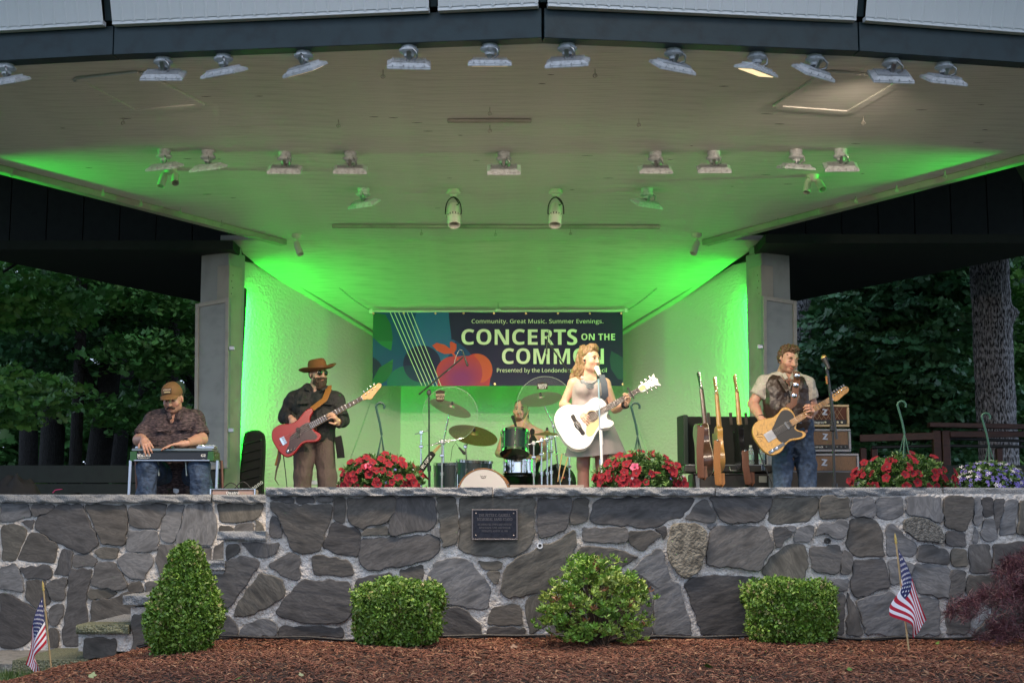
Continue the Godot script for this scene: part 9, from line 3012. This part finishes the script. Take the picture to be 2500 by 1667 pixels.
func steel_player(weave: Texture2D) -> void:
	var Z := 12.35
	var who := person("seated person in a tan cap and patterned shirt bent over the pedal steel", Vector3(P(424, 1200, Z).x, FLOOR, -Z))
	var skin := Color(0.46, 0.25, 0.18)
	var nb := P(425, 1012, Z)
	var sr := P(376, 1027, Z)
	var sl := P(474, 1025, Z)
	var waist := P(426, 1096, Z + 0.08)
	var hip := Vector3(P(426, 1130, Z).x, FLOOR + 0.55, -Z - 0.18)
	var er := P(338, 1074, Z - 0.08)
	var wr := P(350, 1072, Z - 0.33)
	var el := P(492, 1072, Z - 0.10)
	var wl := P(450, 1083, Z - 0.38)
	var hd := head_frame(P(421, 974, Z - 0.08), -6, 20, 3)
	var mb := MB.new()
	mb.colored = true
	var f := Field.new()
	torso(f, nb, sr, sl, waist, hip, -0.012, 1.12, Vector3.BACK)
	f.cap(nb + Vector3(0, -0.06, 0), nb + Vector3(0, 0.06, 0.02), 0.072, 0.062, 0.04)
	limb(f, sr, er, wr, [0.06, 0.05, 0.050, 0.030])
	limb(f, sl, el, wl, [0.06, 0.05, 0.050, 0.030])
	var kl := P(360, 1142, Z - 0.30)
	var kr := P(486, 1142, Z - 0.30)
	var al := Vector3(kl.x - 0.02, FLOOR + 0.08, kl.z - 0.02)
	var ar := Vector3(kr.x + 0.06, FLOOR + 0.08, kr.z - 0.02)
	legs(f, hip + Vector3(-0.10, 0.02, 0), hip + Vector3(0.10, 0.02, 0), kl, kr, al, ar, [0.085, 0.06, 0.045])
	f.build(mb, func(_p: Vector3) -> Color: return skin)
	add_head(mb, hd, 1.04, skin, false, Color(0.05, 0.03, 0.02), Color(0.14, 0.08, 0.06, 0.25), true)
	add_hand(mb, wr, P(358, 1088, Z - 0.42) - wr, Vector3(0.25, -0.75, -0.3), [0.5, 0.5, 0.45, 0.45, 0.4], 1.08, skin, -1.0)
	add_hand(mb, wl, P(426, 1086, Z - 0.40) - wl, Vector3(0.0, -1.0, 0.15), [0.18, 0.16, 0.16, 0.2, 0.2], 1.08, skin, -1.0)
	part("body", mb, skin_mat(), who)
	var pat := ntex(141, 0.035, [[0.0, lin(0.05, 0.045, 0.06)], [0.42, lin(0.12, 0.10, 0.12)], [0.5, lin(0.6, 0.52, 0.52)], [0.56, lin(0.16, 0.14, 0.16)], [0.68, lin(0.9, 0.8, 0.78)], [1.0, lin(0.5, 0.45, 0.48)]], 5)
	var shirt := mat("patterned_shirt", lin(0.17, 0.13, 0.135), 0.8, 0.0, pat, Vector3(1.2, 4, 1.2), M.crease, 1.5)
	f = Field.new()
	f.wob = 0.014
	f.wob_f = 10.0
	torso(f, nb + Vector3(0, -0.005, 0), sr, sl, waist, hip + Vector3(0, -0.02, 0.06), 0.018, 1.16, Vector3.BACK)
	f.cap(sr, sr.lerp(er, 0.86), 0.085, 0.082, 0.03, 1)
	f.cap(sl, sl.lerp(el, 0.86), 0.085, 0.082, 0.03, 1)
	f.egg(nb + Vector3(0, -0.03, 0.13), Basis(), Vector3(0.035, 0.12, 0.06), 0.01, -1)
	cloth("shirt", f, shirt, who)
	for s in [[P(408, 1002, Z - 0.08), P(416, 1026, Z - 0.15)], [P(441, 1002, Z - 0.08), P(433, 1026, Z - 0.15)]]:
		part("collar", MB.new().box(Transform3D(aim(s[0], s[1]).basis, (s[0] + s[1]) * 0.5), Vector3(0.034, 0.10, 0.02), 0.006), shirt, who)
	part("pocket_flap", MB.new().box(T(P(396, 1050, Z - 0.158), 4, -6), Vector3(0.12, 0.03, 0.012), 0.004), shirt, who)
	part("pocket_flap", MB.new().box(T(P(448, 1046, Z - 0.158), -4, -6), Vector3(0.12, 0.03, 0.012), 0.004), shirt, who)
	f = Field.new()
	f.wob = 0.018
	f.wob_f = 9.0
	legs(f, hip + Vector3(-0.10, 0.02, 0), hip + Vector3(0.10, 0.02, 0), kl, kr, al, ar, [0.110, 0.090, 0.080])
	cloth("jeans", f, M.denim, who)
	# moustache, cap with badge
	f = Field.new()
	f.cell = 0.005
	f.wob = 0.006
	f.wob_f = 60.0
	var b := hd.basis
	for x in [-1.0, 1.0]:
		f.cap(hd * Vector3(x * 0.004, -0.044, 0.096), hd * Vector3(x * 0.034, -0.064, 0.078), 0.012, 0.008, 0.008)
	cloth("moustache", f, mat("dark_hair", lin(0.045, 0.026, 0.018), 0.75, 0.0, null), who)
	f = Field.new()
	f.cell = 0.008
	f.egg(hd * Vector3(0, 0.03, -0.04), b, Vector3(0.083, 0.07, 0.088), 0.02)
	f.egg(hd * Vector3(0, -0.01, -0.07), b, Vector3(0.07, 0.055, 0.04), 0.02)
	cloth("hair", f, M.dark_hair, who)
	f = Field.new()
	f.cell = 0.007
	f.egg(hd * Vector3(0, 0.066, -0.008), b, Vector3(0.092, 0.084, 0.104), 0.02)
	f.egg(hd * Vector3(0, -0.06, -0.02), b, Vector3(0.14, 0.108, 0.14), 0.006, -1)
	var cap_m := mat("tan_canvas", lin(0.24, 0.125, 0.045), 0.8, 0.0, weave, Vector3(8, 8, 8))
	var cp := cloth("cap", f, cap_m, who)
	var rows := []
	for i in 7:
		var r := []
		for j in 17:
			var u := j / 16.0 * 2.0 - 1.0
			var t := i / 6.0
			r.append(hd * Vector3(u * 0.083 * (1.0 - 0.12 * t), 0.056 - 0.016 * u * u - 0.018 * t, 0.060 + sqrt(maxf(0.0, 1.0 - u * u * 0.9)) * (0.03 + 0.085 * t)))
		rows.append(r)
	for i in 7:
		var r := []
		for j in 17:
			r.append(rows[6 - i][j] + hd.basis.y * 0.006)
		rows.append(r)
	part("brim", MB.new().sheet(rows), cap_m, cp)
	var pt := hd * Transform3D(Basis(Vector3.RIGHT, -0.35), Vector3(-0.004, 0.098, 0.094))
	var pc := part("badge", MB.new().box(pt, Vector3(0.075, 0.045, 0.008), 0.003), M.sticker_dark, cp)
	part("badge_stripe", MB.new().box(pt * Transform3D(Basis(), Vector3(0, -0.012, 0.0045)), Vector3(0.055, 0.009, 0.002)), M.gold_guard, cp)
	words("badge_lettering", "LYNSKEY", 0.014, pt * Transform3D(Basis(), Vector3(0, 0.008, 0.0050)), M.sticker_tan, cp, true, "Droid Sans", 0.001, 0.8)
	f = Field.new()
	f.cell = 0.009
	f.egg(hd * Vector3(0.05, 0.075, -0.05), b, Vector3(0.052, 0.07, 0.065), 0.02)
	cloth("cap_mesh", f, mat("green_mesh", lin(0.012, 0.03, 0.018), 0.9), cp)
	part("wrist_watch", MB.new().lathe(aim(el.lerp(wl, 0.88), wl), [Vector2(0.032, 0.0), Vector2(0.039, 0.004), Vector2(0.039, 0.028), Vector2(0.032, 0.032)], 16), M.black_gloss, who)
	tag(part("tone_bar", MB.new().tube([P(421, 1092, Z - 0.44), P(430, 1090, Z - 0.36)], 0.010, 10), M.chrome), "shiny steel tone bar under the seated player's left hand", "tone bar")
	shoes(who, al, ar, M.brown_leather)

func drummer(weave: Texture2D) -> void:
	var Z := 16.15
	var who := person("seated drummer in a black tank top behind the drum kit", Vector3(P(1275, 1200, Z).x, FLOOR + 0.10, -Z))
	var skin := Color(0.54, 0.31, 0.23)
	var nb := P(1277, 1038, Z)
	var sr := P(1237, 1058, Z)
	var sl := P(1318, 1060, Z)
	var waist := P(1277, 1120, Z + 0.04)
	var hip := Vector3(P(1277, 1150, Z).x, FLOOR + 0.62, -Z - 0.1)
	var er := P(1219, 1106, Z - 0.04)
	var wr := P(1238, 1110, Z - 0.28)
	var el := P(1334, 1112, Z - 0.02)
	var wl := P(1306, 1122, Z - 0.22)
	var hd := head_frame(P(1271, 1003, Z - 0.02), -10, -2, -3)
	var mb := MB.new()
	mb.colored = true
	var f := Field.new()
	torso(f, nb, sr, sl, waist, hip, -0.006, 1.06, Vector3.BACK)
	f.cap(nb + Vector3(0, -0.05, 0), nb + Vector3(0, 0.07, 0.01), 0.07, 0.06, 0.04)
	limb(f, sr, er, wr, [0.060, 0.046, 0.046, 0.029])
	limb(f, sl, el, wl, [0.060, 0.046, 0.046, 0.029])
	var kl := Vector3(hip.x - 0.24, FLOOR + 0.60, hip.z + 0.40)
	var kr := Vector3(hip.x + 0.26, FLOOR + 0.60, hip.z + 0.40)
	var al := Vector3(kl.x, FLOOR + 0.18, kl.z - 0.02)
	var ar := Vector3(kr.x, FLOOR + 0.18, kr.z - 0.02)
	legs(f, hip + Vector3(-0.10, 0.0, 0), hip + Vector3(0.10, 0.0, 0), kl, kr, al, ar, [0.09, 0.062, 0.045])
	f.build(mb, func(_p: Vector3) -> Color: return skin)
	add_head(mb, hd, 1.02, skin, false, Color(0.06, 0.035, 0.022), Color(0.09, 0.05, 0.03, 0.8))
	add_hand(mb, wr, Vector3(0.25, 0.15, 1.0), Vector3(0.2, -1.0, 0.2), [0.8, 0.8, 0.8, 0.8, 0.6], 1.05, skin, -1.0)
	add_hand(mb, wl, Vector3(-0.35, 0.35, 0.8), Vector3(-0.5, -0.8, 0.0), [0.8, 0.8, 0.8, 0.8, 0.6], 1.05, skin, 1.0)
	part("body", mb, skin_mat(), who)
	f = Field.new()
	f.wob = 0.008
	torso(f, nb + Vector3(0, -0.13, 0), sr + Vector3(0.085, -0.09, 0), sl + Vector3(-0.085, -0.09, 0), waist, hip, 0.008, 1.04, Vector3.BACK)
	f.cap(sr + Vector3(0.085, 0.03, 0.035), sr + Vector3(0.09, -0.14, 0.07), 0.034, 0.05, 0.04)
	f.cap(sl + Vector3(-0.085, 0.03, 0.035), sl + Vector3(-0.09, -0.14, 0.07), 0.034, 0.05, 0.04)
	cloth("tank_top", f, M.black_cloth, who)
	f = Field.new()
	legs(f, hip + Vector3(-0.10, 0.0, 0), hip + Vector3(0.10, 0.0, 0), kl, kr, kl.lerp(al, 0.15), kr.lerp(ar, 0.15), [0.11, 0.088, 0.09])
	cloth("shorts", f, M.black_cloth, who)
	var b := hd.basis
	f = Field.new()
	f.cell = 0.0075
	f.wob = 0.008
	f.wob_f = 30.0
	f.egg(hd * Vector3(0, 0.058, -0.035), b, Vector3(0.078, 0.070, 0.086), 0.02)
	f.egg(hd * Vector3(0, 0.0, -0.075), b, Vector3(0.066, 0.07, 0.04), 0.02)
	f.cap(hd * Vector3(0.05, -0.02, -0.09), hd * Vector3(0.075, -0.14, -0.06), 0.03, 0.018, 0.02)
	cloth("hair", f, mat("drummer_hair", lin(0.05, 0.03, 0.02), 0.6, 0.0, null), who)
	shoes(who, al + Vector3(0, 0.1, 0), ar, M.black_gloss)
	tag(part("drumstick", MB.new().tube([P(1276, 1042, Z - 0.3), P(1283, 1022, Z - 0.26), P(1293, 1000, Z - 0.2)], [0.008, 0.0075, 0.005], 8), M.stick_wood), "drumstick raised before the drummer's shoulder", "drumstick")
	var st := thing("drum_stool", "black round drum stool under the seated drummer", "stool", Vector3(hip.x, FLOOR + 0.10, hip.z - 0.02))
	part("seat", MB.new().lathe(T(Vector3(hip.x, FLOOR + 0.44, hip.z - 0.02)), [Vector2(0.0, 0.0), Vector2(0.17, 0.0), Vector2(0.18, 0.03), Vector2(0.17, 0.07), Vector2(0.0, 0.075)], 24), M.black_cloth, st)
	part("post", MB.new().tube([Vector3(hip.x, FLOOR + 0.10, hip.z - 0.02), Vector3(hip.x, FLOOR + 0.44, hip.z - 0.02)], 0.016, 8), M.chrome, st)
